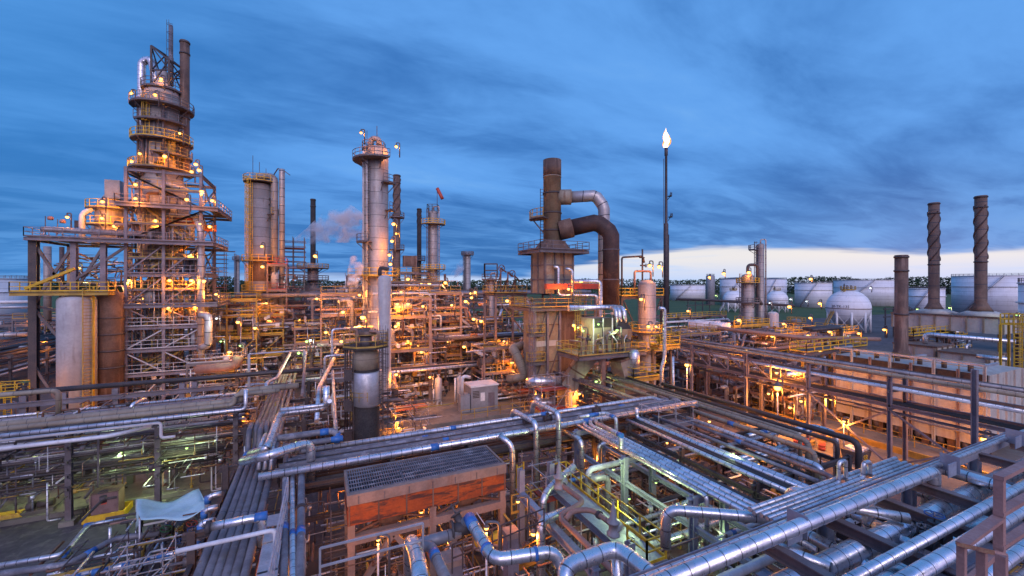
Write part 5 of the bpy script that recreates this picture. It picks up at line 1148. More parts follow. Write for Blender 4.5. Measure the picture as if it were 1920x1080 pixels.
# ------------------------------------------------------------------ long furnace on piers and the twin chimney furnace
t = thing('furnace', 'long pale panelled furnace box raised on short piers at right', 'furnace', (61, 23, 0))
fx0, fx1, fy0, fy1 = 57.8, 66.5, 16.4, 29.4
part(MB().box(fx0,fy0,1.3,fx1,fy1,8.2), 'body', 'furnace_wall', t)
part(MB().box(fx0-.05,fy0-.05,7.55,fx0-.002,fy1,8.25), 'roof_band', 'black_soot_shade', t)
for i in range(8):
    y = fy0+.15+(fy1-fy0-.3)*i/7; part(MB().ibeam((fx0-.13,y,.3),(fx0-.13,y,8.5 if i%2 else 9.1),.22,.22,.03), 'wall_rib', 'furnace_wall' if i%2==0 else 'concrete_steel', t)
for z in (3.2, 5.4): part(MB().box(fx0-.09,fy0,z,fx0-.003,fy1,z+.1), 'wall_rib', 'furnace_wall', t)
for i in range(5):
    x = fx0+.2+(fx1-fx0-.4)*i/4; part(MB().box(x-.1,fy0-.14,1.3,x+.1,fy0-.002,8.2), 'wall_rib', 'furnace_wall', t)
part(MB().beam((fx0+.1,fy0,9.1),(fx0+.1,fy1,9.1),.22,.2), 'roof_rail', 'galv', t)
for y in (fy0+.3, fy0+5.7, fy1-.3): part(MB().beam((fx0,y,9.05),(fx0+3.4,y,9.05),.25,.2), 'roof_beam', 'galv', t)
for i in range(7):
    for x in (fx0+.5, fx1-.5): y = fy0+.6+(fy1-fy0-1.2)*i/6; part(MB().box(x-.3,y-.3,.12,x+.3,y+.3,1.3), 'pier', 'rust_shell', t)
part(MB().box(fx0+1.0,fy0+.5,.5,fx1-.8,fy1-.5,1.29), 'underside', 'black_soot_shade', t)
for i in range(7): y = fy0+1.6+i*1.8; part(MB().cyl((fx0+.3,y,.5),(fx0+.3,y,1.3),.3,10), 'burner', 'steel_dark', t)
for i in range(6): part(MB().cyl((fx0+1.2+i*.2,fy0+1.5+i*2,8.2),(fx0+1.2+i*.2,fy0+1.5+i*2,8.9),.22,10), 'roof_nozzle', 'rust_shell', t)
part(MB().rail([(fx0+.6,fy0+.4,8.22),(fx0+.6,fy1-.4,8.22)],1.0,1.8,.06,False), 'railing', 'old_yellow', t)
for i in range(7): y = fy0+1.1+i*1.85; part(MB().box(fx0-.07,y-.25,3.6,fx0-.003,y+.25,4.2), 'peep_door', 'rust_shell', t)
part(MB().tube([(fx0-.35,fy0+.3,2.4),(fx0-.35,fy1-.3,2.4)],.09,8).tube([(fx0-.3,fy0+.3,6.6),(fx0-.3,fy1-.3,6.6)],.06,6), 'header_pipe', 'steel', t)
t = thing('walkway', 'long yellow fence line along the furnace foot', 'fence', (55,20,0)); part(MB().rail([(55.6,10,.12),(55.6,34,.12)],1.1,2.2,.07,False), 'railing', 'old_yellow', t)
t = thing('kerb', 'yellow edged concrete kerb in front of the furnace', 'kerb', (52,20,0)); part(MB().box(52.0,8,0,52.3,36,.7), 'kerb', 'old_yellow', t)
t = thing('walkway', 'yellow railed walkway behind the left end of the furnace', 'walkway', (62,34,8)); deck(t, 55, 31, 69, 33, 8.4, 'yellow', False, 'steel', rr=.08)
for x in (56, 62, 68): part(MB().ibeam((x,32,0),(x,32,8.1),.25,.25,.04), 'column', 'old_yellow', t)
def panelbox(x0,y0,x1,y1,z0,z1,label,m='furnace_wall',name='furnace',legs=0, cat='furnace'):
    t = thing(name, label, cat, ((x0+x1)/2,(y0+y1)/2,0 if legs or z0 < .5 else z0)); part(MB().box(x0,y0,z0,x1,y1,z1), 'body', m, t)
    n = max(2, int((x1-x0)/1.6)); k = max(2, int((y1-y0)/1.8))
    for i in range(n+1): x = x0+.1+(x1-x0-.2)*i/n; part(MB().box(x-.1,y0-.16,z0,x+.1,y0-.002,z1), 'wall_rib', 'beige_shell', t)
    for i in range(k+1): y = y0+.1+(y1-y0-.2)*i/k; part(MB().box(x0-.16,y-.1,z0,x0-.002,y+.1,z1), 'wall_rib', 'beige_shell', t)
    part(MB().box(x0-.2,y0-.2,z1+.002,x1+.1,y1+.1,z1+.2), 'roof', 'rust_shell', t)
    for i in range(legs):
        for y in (y0+.4, y1-.4): x = x0+.4+(x1-x0-.8)*i/(legs-1); part(MB().ibeam((x,y,0),(x,y,z0),.4,.4,.05), 'leg', 'rust_shell', t)
    return t
cA = W(1751,72); cB = W(1839,66.3)
t = panelbox(min(cA[0],cB[0])-3.2, cB[1]-3.2, cA[0]+3.6, cA[1]+4.2, 9.3, 11.7, 'pale upper furnace body carrying the two spiral chimneys', legs=3)
for c in (cA, cB): part(MB().rev(c, [(3.6,11.9),(1.8,12.6)], 4, pi/4, 2*pi+pi/4), 'stack_hood', 'furnace_wall', t)
c = W(1742, 60); t = panelbox(c[0]-2.2,c[1]-1.5,c[0]+3,c[1]+3.2,0.6,8.0,'left one of two ribbed furnace cabins below the spiral chimneys'); part(MB().box(c[0]-.6,c[1]-1.75,5.4,c[0]+.5,c[1]-1.67,6.5), 'inspection_hatch', 'white', t)
c = W(1836, 55); t = panelbox(c[0]-2.4,c[1]-1.5,c[0]+3.2,c[1]+3.2,0.6,7.6,'right one of two ribbed furnace cabins below the spiral chimneys'); part(MB().box(c[0]-.6,c[1]-1.75,5.0,c[0]+.6,c[1]-1.67,6.1), 'inspection_hatch', 'white', t)
t = thing('walkway', 'yellow railed gallery below the spiral chimney furnace', 'walkway', (88,24,8)); a = W(1700,64)
deck(t, a[0]-1, a[1]-1.2, a[0]+13, a[1]+.4, 9.0, 'yellow', False, 'steel_dark', rr=.08)
for k in range(5): x = a[0]-.6+k*3.2; part(MB().ibeam((x,a[1]-.4,0),(x,a[1]-.4,8.7),.25,.25,.04), 'column', 'steel_dark', t)
run([V((*W(1735,54),9.1)),V((*W(1735,54),10.4)),V((*W(1905,48),10.2))], .28, 'lagging', 'pale pipe with a down turned end in front of the gallery', 14, bend=.5)
run([V((*W(1830,50),8.2)),V((*W(1895,48),8.1))], .28, 'lagging', 'pale pipe in front of the right furnace cabin', 14)
t = thing('ladder', 'tall yellow caged ladder tower at the right edge', 'ladder', (*W(1909,46),0)); c = W(1909,46)
part(MB().ladder((*c,.3), 12.5, (-FW.x,-FW.y), True, .9, .1), 'caged_ladder', 'yellow', t)
part(MB().rail([(c[0]-1.2,c[1]-1,12.4),(c[0]+1.2,c[1]-1,12.4),(c[0]+1.2,c[1]+1,12.4),(c[0]-1.2,c[1]+1,12.4)],1.2,1,.09,True,True), 'railing', 'yellow', t)
for i in range(4): part(MB().ibeam((c[0]+(-1.2,1.2,1.2,-1.2)[i],c[1]+(-1,-1,1,1)[i],0),(c[0]+(-1.2,1.2,1.2,-1.2)[i],c[1]+(-1,-1,1,1)[i],12.4),.2,.2,.03), 'post', 'yellow', t)

# ------------------------------------------------------------------ drum tower in the foreground centre
c = W(686, 36); t = thing('exchanger_tower', 'dark upright drum with a silver barrel and crowded top in the centre foreground', 'tower', (*c, 0))
part(MB().rev(c, [(1.12,0),(1.12,3.2),(1.16,3.2),(1.16,3.35),(1.12,3.35),(1.12,10.0)], 30), 'shell', 'black_soot_shade', t)
part(MB().rev(c, [(1.14,0.1),(1.14,3.1)], 30), 'lower_cladding', 'old_lagging', t)
part(MB().rev((c[0]+.12*RT.x,c[1]+.12*RT.y), [(.9,6.25),(1.28,6.6),(1.28,9.3),(1.2,9.4)], 32), 'barrel', 'galv', t)
part(MB().rev(c, [(1.14,9.6),(1.14,10.9),(.9,11.3),(.5,11.5)], 30), 'upper_shell', 'beige_pipe', t)
part(MB().rail([(c[0]+1.32*cos(i*pi/6), c[1]+1.32*sin(i*pi/6), 7.0) for i in range(12)],.75,2,.04,False,True), 'hoop', 'old_yellow', t)
for i in range(2):
    a = (cam_ang(c)+(-.9,1.0)[i]); part(MB().ladder((c[0]+1.45*cos(a), c[1]+1.45*sin(a), .3), 12.2, (cos(a),sin(a)), i == 1, .5, .05), 'caged_ladder' if i else 'ladder', 'steel_dark', t)
d_ = MB().prism([(c[0]+2.0*cos(k*pi/4+.3), c[1]+2.0*sin(k*pi/4+.3)) for k in range(8)], 11.45, 11.6); part(d_, 'platform', 'black_soot_shade', t)
part(MB().rail([(c[0]+1.95*cos(k*pi/4+.3), c[1]+1.95*sin(k*pi/4+.3), 11.6) for k in range(8)],1.1,1.4,.05,True,True), 'railing', 'old_yellow', t)
part(MB().rev(c, [(.85,12.5),(.9,12.6),(.9,12.85),(.8,12.9),(.4,12.92),(.3,13.1),(0,13.2)], 26), 'channel_head', 'rust_shell', t)
part(MB().cyl((*c,11.5),(*c,12.5),.5,16), 'neck', 'steel', t)
for k in range(18): part(MB().cyl((c[0]+.82*cos(k*pi/9), c[1]+.82*sin(k*pi/9), 12.5),(c[0]+.82*cos(k*pi/9), c[1]+.82*sin(k*pi/9), 13.02),.035,6), 'stud_bolt', 'steel_dark', t)
part(MB().tube([(c[0]-.8,c[1]-1,11.7),(c[0]-.8,c[1]-1,13.1),(c[0]-1.3,c[1]-1.2,13.3)],.14,8).tube([(c[0]+.9,c[1]-1,11.7),(c[0]+.9,c[1]-1,12.9),(c[0]+.2,c[1]-.8,12.9)],.12,8), 'vent_pipe', 'salmon_pipe', t)
for k in range(5): a = cam_ang(c)-1.5-k*.25; part(MB().cyl((c[0]+1.7*cos(a),c[1]+1.7*sin(a),U(3,5)),(c[0]+1.7*cos(a),c[1]+1.7*sin(a),11.4),.06,6), 'tubing', 'steel_dark', t)
for k in range(3): a = cam_ang(c)-1.2; part(MB().box(c[0]+1.5*cos(a)-.35,c[1]+1.5*sin(a)-.3,3.6+k*2.6,c[0]+1.5*cos(a)+.3,c[1]+1.5*sin(a)+.3,4.5+k*2.6), 'instrument_box', 'steel_dark', t)

# ------------------------------------------------------------------ small equipment builders
def hdrum(p, L, r, ax, m, label, grp=None, z=None, sad=True):
    p = V(p); ax = V(ax); t = thing('horizontal_drum', label, 'drum', (p.x,p.y,p.z-r-.5), grp)
    b = MB(); a = p-ax*L/2; e = p+ax*L/2
    b.tube([a-ax*r*.45, a-ax*r*.44], r*.45, 14); b.tube([a, e], r, 18); part(b, 'shell', m, t)
    for q in (a, e): part(MB().cyl(q-ax*.06, q+ax*.06, r*1.14, 18), 'flange', 'steel_dark', t)
    for s in (-.3, .3): q = p+ax*L*s; part(MB().box(q.x-.15-abs(ax.y)*r*.6,q.y-.15-abs(ax.x)*r*.6,q.z-r-.5,q.x+.15+abs(ax.y)*r*.6,q.y+.15+abs(ax.x)*r*.6,q.z-r*.7), 'saddle', 'steel', t)
    return t
def vdrum(p, h, r, m, label, grp=None):
    t = thing('vertical_drum', label, 'drum', p, grp); x, y, z = p
    part(MB().rev(p, [(r,z),(r,z+h*.8),(r*.8,z+h*.93),(r*.3,z+h),(0,z+h)], 18), 'shell', m, t); part(MB().cyl((x,y,z+h-.05),(x,y,z+h+.6),r*.2,8), 'nozzle', 'steel', t)
    return t
def pump(x, y, z, label, grp, ang=0, m='steel_dark'):
    t = thing('pump', label, 'pump', (x,y,z), grp); c, s = cos(ang), sin(ang)
    def q(a, b, zz): return (x+a*c-b*s, y+a*s+b*c, z+zz)
    part(MB().beam(q(-.8,0,.15),q(.9,0,.15),.7,.3), 'base', 'pad', t); part(MB().cyl(q(.0,0,.62),q(.85,0,.62),.26,12), 'motor', m, t)
    part(MB().cyl(q(-.55,0,.62),q(-.15,0,.62),.3,12).cyl(q(-.4,0,.6),q(-.4,0,1.3),.12,8), 'casing', 'green_valve' if m=='blue_valve' else 'steel', t)
def scaffold(x0,y0,nx,ny,z0,z1,label,planks=('orange_panel',),m='galv',bay=2.0,lift=2.0,r=.05):
    t = thing('scaffold', label, 'scaffold', (x0,y0,z0)); b = MB()
    for i in range(nx+1):
        for j in range(ny+1): b.beam((x0+i*bay,y0+j*bay,z0),(x0+i*bay,y0+j*bay,z1),r)
    z = z0+.4
    while z < z1:
        for j in range(ny+1): b.beam((x0-.3,y0+j*bay,z),(x0+nx*bay+.3,y0+j*bay,z),r)
        for i in range(nx+1): b.beam((x0+i*bay,y0-.3,z),(x0+i*bay,y0+ny*bay+.3,z),r)
        z += lift/2
    b.beam((x0,y0,z0),(x0+nx*bay,y0,z0+lift*2),r)
    part(b, 'tube_frame', m, t); z = z0+lift; k = 0
    while z < z1-.2:
        if k % 2 == 1 or planks[0] == 'all': part(MB().box(x0,y0,z,x0+nx*bay,y0+ny*bay,z+.06), 'plank_deck', planks[-1], t)
        z += lift; k += 1
    return t
sx, sy = W(527, 80); scaffold(sx, sy, 2, 2, 0, Zp(452,80)+1, 'tall pinkish scaffold tower right of the stained column', ('x','red_paint'), 'steel_pink', r=.09)
sx, sy = W(398, 66); scaffold(sx, sy, 1, 1, 8, Zp(472,66), 'scaffold tower hugging the right side of the left steel structure', ('x','red_paint'), 'steel', 1.6, 1.4, .08)
sx, sy = W(742, 45); scaffold(sx, sy, 2, 1, 0, 3.6, 'low scaffold with a red deck beside the drum tower', ('x','red_paint'), 'galv', 1.8, 1.5)
sx, sy = W(975, 55); scaffold(sx, sy, 1, 1, 0, 7, 'scaffold with orange planks at the left foot of the heater', ('all','orange_panel'), 'galv', 2.4, 2.2)
sx, sy = W(1015, 47); scaffold(sx, sy, 2, 1, 0, 6.5, 'scaffold with red planks in front of the heater base', ('all','red_paint'), 'galv', 1.8, 2.3)
sx, sy = W(1235, 31); scaffold(sx, sy, 2, 1, 1, 7.5, 'see through scaffold with pink planks over the right pipe yard', ('x','salmon_pipe'), 'galv', 1.8, 2.4, .04)
sx, sy = W(1008, 24.5); scaffold(sx, sy-1, 1, 1, 0, 6.2, 'scaffold with red planks right of the grated air cooler', ('x','red_paint'), 'galv', 1.7, 2.2, .04)
sx, sy = W(205, 18.5); scaffold(sx, sy, 2, 1, 2.2, 4.3, 'silver tube scaffold in the bottom left corner', ('x','wood'), 'galv', 1.9, 1.5, .045)
sx, sy = W(640, 22); scaffold(sx-.5, sy, 1, 1, 0, 5, 'dark scaffold beside the left leg of the air cooler', ('x','deck'), 'steel', 1.5, 1.2, .04)

# ------------------------------------------------------------------ process blocks (steel frames filled with equipment)
SBM = ['steel','steel_dark','salmon_pipe','old_yellow','lagging_small','white_pipe','rust_pipe']
PIM = ['lagging_small','steel_pink','salmon_pipe','old_lagging','grey_pipe','white_pipe','rust_pipe','steel','yellow','insul_shell','lagging_far']
PB = MB()     # process pipes beyond the three hundred that show largest
def pick(): SB.cur = R.choice((0,0,1,1,2,3,4,4,5,6))
SB = MB()     # small bore tubing nobody could count
PM = ['lagging_small','steel_pink','salmon_pipe','old_lagging','grey_pipe','white_pipe','rust_pipe','lagging_small','steel']
def block(px, d, wx, wy, lv, desc, m='steel_pink', rm='old_yellow', npipe=12, tub=60, seed=0, mats=PM, ves=3, decks=True, cc=.22, dkp=.6):
    R.seed(seed*77+5); x0, y0 = W(px, d); x0 -= wx/2; y0 -= wy/2*.3; x1, y1 = x0+wx, y0+wy; zt = lv[-1]
    t = thing('process_frame', desc[0].upper()*0+'steel frame of the '+desc, 'steel frame', ((x0+x1)/2,(y0+y1)/2,0))
    nx = max(1, round(wx/4.5)); rr = max(.055, .0011*d)
    for i in range(nx+1):
        for y in (y0, y1): x = x0+wx*i/nx; part(MB().box(x-cc/2,y-cc/2,0,x+cc/2,y+cc/2,zt), 'column', m, t)
    for k, z in enumerate(lv):
        for y in (y0, y1): part(MB().beam((x0,y,z-.2),(x1,y,z-.2),cc*.8,.4), 'beam', m, t)
        for x in (x0, x1): part(MB().beam((x,y0+cc,z-.2),(x,y1-cc,z-.2),cc*.7,.38), 'beam', m, t)
        if decks:
            if R.random() < dkp: a = x0+wx*U(0,.4); b = a+wx*U(.35,.6); part(MB().box(a,y0,z-.03,min(b,x1),y1,z+.02), 'deck', 'deck', t)
            part(MB().rail([(x0,y0,z),(x1,y0,z)]+([(x1,y1,z)] if R.random()<.5 else []),1.1,1.8,rr), 'railing', rm, t)
    for k in range(nx):
        if R.random() < .6: z = R.choice([0]+lv[:-1]); i = lv.index(z)+1 if z else 0; x = x0+wx*k/nx; part(MB().beam((x,y0,z),(x+wx/nx,y0,lv[i]-.3),.16), 'brace', m, t)
    g_ = 'pipes threading the '+desc
    for i in range(int(npipe*1.7)):
        z = R.choice([0]+lv[:-1])+U(.5, 3.4); y = U(y0-.4, y0+wy*.6); x = U(x0, x1); r = U(.09, .26)*(1+d/250)
        k = R.random()
        if k < .35: pts = [V((x0-U(0,2),y,z)), V((x1+U(0,2),y,z)), V((x1+U(0,2),y,z))+V((0,0,U(-3,3)))]
        elif k < .7: pts = [V((x,y,max(.3,z-U(2,6)))), V((x,y,z)), V((x+U(-3,3),y,z)), V((x+U(-3,3),y+U(-1,1),z))]
        else: pts = [V((x,y-.5,z)), V((x,y0+wy,z)), V((x,y0+wy,z+U(-2,2)))]; 
        if k >= .35 and k < .7: pts[3] = pts[2]+V((0,0,U(-3,2)))
        mm = R.choice(mats)
        if i < 2: run(pts, r*1.3, mm, 'process pipe woven through the '+desc, 8, grp=g_)
        else: PB.cur = PIM.index(mm); PB.tube(pts, r, 8)
    for i in range(ves):
        z = R.choice([0]+lv[:-1]); x = U(x0+1, x1-1); y = U(y0+.6, y0+wy*.4); mm = R.choice(['insul_shell','rust_shell','beige_pipe','salmon_pipe','white_shell'])
        if R.random() < .5: hdrum((x, y, z+1.3), U(2.5,4.5), U(.45,.85), (1,0,0), mm, 'horizontal drum inside the '+desc, 'horizontal drums inside the '+desc)
        else: vdrum((x,y,z), U(2,3.4), U(.4,.8), mm, 'upright drum inside the '+desc, 'upright drums inside the '+desc)
    for i in range(int(tub*1.7)):
        pick()
        x = U(x0-.5,x1+.5); y = U(y0-.5, y0+wy*.7); z = U(.3, zt+.5); r = U(.03,.07)*(1+d/120); k = R.randrange(4); q = V((x,y,z)); L = U(.8,4)
        dv = [V((L,0,0)),V((0,L,0)),V((0,0,-min(L,z-.1))),V((L,0,0))][k]; e = q+dv; e2 = e+[V((0,0,U(-2,1))),V((0,0,-1)),V((U(-1,1),0,0)),V((0,1,0))][k]
        e2.z = max(e2.z,.1); SB.tube([q,e,e2], r, 5, 0, seg=1)
        if R.random() < .3: SB.box(e.x-r*3,e.y-r*3,e.z-r*3,e.x+r*3,e.y+r*3,e.z+r*3)
block(428, 66, 8, 7, [4.5,8.5,12.0,14.5], 'bright yellow unit right of the left tower', 'old_yellow', 'yellow', 14, 110, 1)
block(405, 56, 6, 5, [3.5,6.5], 'low lit unit at the foot of the left structure', 'steel', 'galv', 8, 80, 2)
block(488, 70, 7, 6, [5.0,8.6,11.8], 'yellow decks round the foot of the stained column', 'old_yellow', 'yellow', 10, 80, 3)
block(545, 86, 12, 8, [5,9,13,16], 'pinkish frame behind the scaffold tower', 'steel_pink', 'steel_pink', 10, 90, 4)
block(592, 68, 6, 7, [4,7.6,10], 'frame between the scaffold tower and the drum tower', 'steel_pink', 'yellow', 12, 90, 5)
block(655, 64, 8, 6, [4.5,8.5,12.4,15.5], 'frame left of the tall centre column', 'steel_pink', 'old_yellow', 14, 110, 6)
block(640, 44, 4, 4, [3.5,7], 'low frame hugging the drum tower', 'steel', 'galv', 8, 60, 7)
block(762, 60, 6.5, 7, [4.6,7.6,12.4,15.0], 'orange lit frame right of the tall centre column', 'concrete_steel', 'old_yellow', 15, 130, 8, cc=.42)
block(812, 70, 9, 8, [5.0,8.6,12,15.5], 'concrete frame behind the white silencers', 'concrete_steel', 'old_yellow', 14, 120, 9, cc=.42)
block(890, 74, 10, 8, [4.2,7.5,10], 'low piping frame behind the grey shed', 'steel_dark', 'old_yellow', 14, 130, 10)
block(765, 88, 13, 8, [10,14,17.5], 'upper frame behind the tall centre column', 'steel', 'old_yellow', 10, 80, 11)
block(945, 88, 9, 8, [6,10,13], 'dark frame far left of the heater', 'steel', 'yellow', 8, 80, 12)
block(880, 105, 16, 8, [6,11,14], 'distant frame under the plain grey column', 'steel', 'steel_pink', 8, 70, 13)
block(700, 112, 20, 8, [7,12,16], 'distant frame behind the tall centre column', 'steel', 'steel_pink', 8, 70, 14)
block(560, 115, 22, 8, [7,12,15], 'distant frame behind the black chimney', 'steel', 'steel_pink', 8, 70, 15)
block(1090, 60, 7, 6, [4,8,12], 'dark innards of the heater structure', 'steel_dark', 'old_yellow', 12, 110, 16)
block(1215, 64, 8, 6, [4.5,9], 'frame below the squat domed vessel', 'steel_dark', 'yellow', 8, 80, 17)
block(1305, 74, 10, 7, [4,8.2], 'rusty frame left of the truss pipe bridge end', 'steel_pink', 'old_yellow', 12, 90, 18)
block(1300, 108, 22, 8, [5,8.5], 'distant pipeway right of the flare', 'steel_pink', 'yellow', 10, 80, 19)
block(1400, 86, 11, 8, [4,8.5], 'yellow railed unit at the foot of the slim dark column', 'old_yellow', 'yellow', 12, 100, 20)
block(1480, 76, 12, 8, [4.5,8.0], 'unit with many orange lamps left of the long furnace', 'steel_pink', 'yellow', 14, 120, 21)
block(1570, 82, 10, 8, [3.5,7.4], 'unit behind the left end of the long furnace', 'steel_pink', 'yellow', 10, 90, 22)
block(1420, 58, 7, 6, [4], 'low orange lit pump unit under the truss bridge', 'steel_pink', 'old_yellow', 8, 80, 23)
block(1500, 52, 5, 6, [2.6,5.2], 'orange lit manifold at the left foot of the furnace', 'steel_pink', 'steel_pink', 12, 110, 24)
block(1340, 66, 9, 5, [3.5,6.5], 'dark frame behind the brightest orange lamp', 'steel_dark', 'old_yellow', 10, 80, 25)
block(672, 72, 3.5, 4, [10,14.5,18.5], 'slim tall frame just left of the tall centre column', 'steel', 'old_yellow', 6, 60, 41)
block(778, 92, 8, 6, [12,16,19.5], 'tall frame between the spiral chimney and the windsock column', 'steel', 'old_yellow', 8, 70, 42)
block(520, 74, 3, 4, [6,11,16,20.5], 'slim frame clinging to the right of the stained column', 'steel_pink', 'red_paint', 4, 40, 43)
block(25, 90, 16, 8, [4,8], 'low unit behind the pipe yard at left', 'steel', 'steel_pink', 8, 70, 26)
block(120, 86, 14, 8, [5,10], 'unit seen through the open bay at left', 'steel', 'old_yellow', 8, 80, 27)
block(300, 82, 14, 7, [5,9.5,13], 'unit behind the left steel structure', 'steel_pink', 'old_yellow', 12, 110, 28)
block(250, 56, 5, 4, [3.2,6.4], 'low piping right of the rust streaked silo', 'steel', 'old_yellow', 8, 80, 29)
block(1780, 80, 10, 6, [4,7], 'low unit below the twin spiral chimneys', 'steel_dark', 'yellow', 6, 60, 30)
block(700, 51, 5, 4, [3.4], 'low piping between the drum tower and the pale column', 'steel', 'galv', 8, 70, 32)
block(940, 60, 6, 5, [4.4,8], 'brown piping left of the heater', 'steel_pink', 'old_yellow', 12, 90, 33)
# equipment inside the tall left structure, level by level
R.seed(5)
for k in range(26):
    z = R.choice(lv[:-1]); x = U(-22.5,-15.5); y = U(70.8,73.5); r = U(.14,.4)
    PB.cur = R.choice((3,2,7,9,10)); PB.tube([V((x,y,z)), V((x,y,z+U(1.5,3.6))), V((x+U(-3,3),y,z+U(1.5,3.6)))] , r, 10)
for k in range(10): vdrum((U(-22,-16),U(71,73),R.choice(lv[:6])), U(1.6,3), U(.4,.8), R.choice(['insul_shell','white_shell','beige_pipe']), 'small upright drum on the decks of the left steel structure', 'small drums on the decks of the left steel structure')
for k in range(240):
    pick(); x = U(-23,-14.5); y = U(70.3,72.5); z = U(1,27); L = U(.8,3.5); dv = R.choice([V((L,0,0)),V((0,0,L)),V((0,0,L))]); SB.tube([(x,y,z),V((x,y,z))+dv,V((x,y,z))+dv+V((U(-1,1),0,0))],U(.04,.1),5,0,seg=1)
for k in range(60):
    pick(); x = U(-31,-24); y = U(70.3,74); z = U(14.5,21); SB.tube([(x,y,z),(x+U(.5,3),y,z),(x+U(.5,3),y,z-U(0,2))],U(.05,.12),5,0,seg=1)
# tubing thickets between and under the foreground racks
def thicket(x0,x1,y0,y1,z0,z1,n,r0=.025,r1=.07):
    for k in range(n):
        pick(); q = V((U(x0,x1),U(y0,y1),U(z0,z1))); L = U(.5,3.2); dv = R.choice([V((L,0,0)),V((0,L,0)),V((0,0,-min(L,q.z-.1))),V((L,0,0)),V((0,-L,0))]); e = q+dv; e2 = e+R.choice([V((0,0,-min(.9,e.z-.05))),V((.7,0,0)),V((0,.7,0))]); r = U(r0,r1)
        SB.tube([q,e,e2], r, 6, r*2, seg=2)
        if k % 4 == 0: SB.cyl(e-V((0,0,r*2.5)), e+V((0,0,r*2.5)), r*2.4, 8); SB.wheel(e+V((0,0,r*6)), r*3, (0,0,1), r*.5)
thicket(13, 32, 9.5, 24.5, .4, 5.0, 420)
thicket(-1, 12, 24.9, 29, .3, 5, 110); thicket(12, 28, 25, 31, .3, 5.2, 160)
thicket(-6, 1, 12, 36, .2, 5.4, 150); thicket(-42, -6, 39, 46, 1.8, 7.4, 900, .02, .07); thicket(-14.5, -6, 22, 34, .2, 2.6, 160, .03, .09)
thicket(-12, -4.6, 18, 30, .2, 3.6, 150); thicket(1, 10, 22, 25, .2, 3.6, 80); thicket(3, 12, 14, 21, .2, 4.2, 120)
thicket(-5, 3, 36, 60, .3, 7, 200, .03, .08); thicket(26, 33, 22, 44, .3, 4.6, 120); thicket(12, 33, 1, 8, 3, 7.5, 90)
thicket(5,9,36,44,.3,5,60); thicket(-13,-5, 15, 26, .3, 3.2, 170, .03, .09); thicket(-12,-6, 47, 58, .3, 6, 120)
solo(PB, 'process_piping', PIM, 'mass of smaller process pipes threaded through all the steel frames', 'piping', kind='stuff')
solo(SB, 'small_bore_piping', SBM, 'dense tangle of thin tubing, valves and supports filling the plant', 'piping', kind='stuff')
# far horizontal pipeways across the middle
R.seed(11)
lay(7, 'E', 84, 88, -14, 62, 14.6, ['old_lagging','steel_pink','lagging_far','insul_shell','steel'], '%s fat pipe from the front on the high pipeway across the middle', (.22,.5), 4)
rack('high steel pipeway crossing the middle behind the centre column', 'E', 84, 88, -14, 62, (14.5,), 12, 'steel_pink', .4)
lay(8, 'E', 63.5, 67, 10, 34, 7.9, ['dark_pipe','steel','lagging_small','rust_pipe'], '%s pipe from the front on the dark pipeway behind the grey shed', (.12,.25), 2)
rack('dark steel pipeway behind the grey shed', 'E', 63.5, 67, 10, 34, (5.2,7.8), 8, 'steel_dark', .3)
lay(6, 'E', 56, 59, -8, 30, 5.0, ['lagging_small','steel_pink','grey_pipe','dark_pipe'], '%s pipe from the front on the low pipeway beyond the drum tower', (.1,.22), 3)
run([V((*W(1268,120),12.5)),V((*W(1330,118),12.3)),V((*W(1490,108),11.2))], .35, 'steel_dark', 'dark pipe crossing behind the slim dark column', 8)
run([V((*W(1345,66),6.9+3)),V((*W(1500,62),8.9)),V((*W(1650,60),8.9))], .3, 'salmon_pipe', 'salmon pipe leading right to the long furnace', 10)
A_ = W(1520,62)
for i in range(3): run([V((A_[0]+i*.6,A_[1]+i*.8,10.0)), V((A_[0]+8+i*1.2,A_[1]+i*.8,10.0)), V((A_[0]+8+i*1.2,A_[1]+i*.8,6.0)), V((A_[0]+14,A_[1]+i*.8,6.0))], .28, 'dark_pipe', 'dark brown pipe with a square drop, %s of three left of the plain chimney' % ordw(i), 10)
run([V((*W(1290,86),8.5)),V((*W(1350,84),8.4))], .9, 'white_pipe', 'fat white horizontal drum pipe right of the flare foot', 14)
run([V((*W(1330,82),8.6)),V((*W(1368,81),8.5))], .8, 'white_pipe', 'second fat white pipe right of the flare foot', 14)
# transmission frames by the tanks
for i, (px, d) in enumerate(((1290,200),(1570,190),(1660,130),(1710,125))):
    c = W(px, d); t = thing('pipe_support', 'far dark steel trestle, %s from the left in front of the white tanks' % ordw(i), 'trestle', (*c,0))
    for k in range(4): x = c[0]+k*5; part(MB().beam((x,c[1],0),(x,c[1],9.5),.3), 'post', 'steel_dark', t)
    for z in (6.5, 9): part(MB().beam((c[0]-1,c[1],z),(c[0]+16,c[1],z),.35), 'beam', 'steel_dark', t)

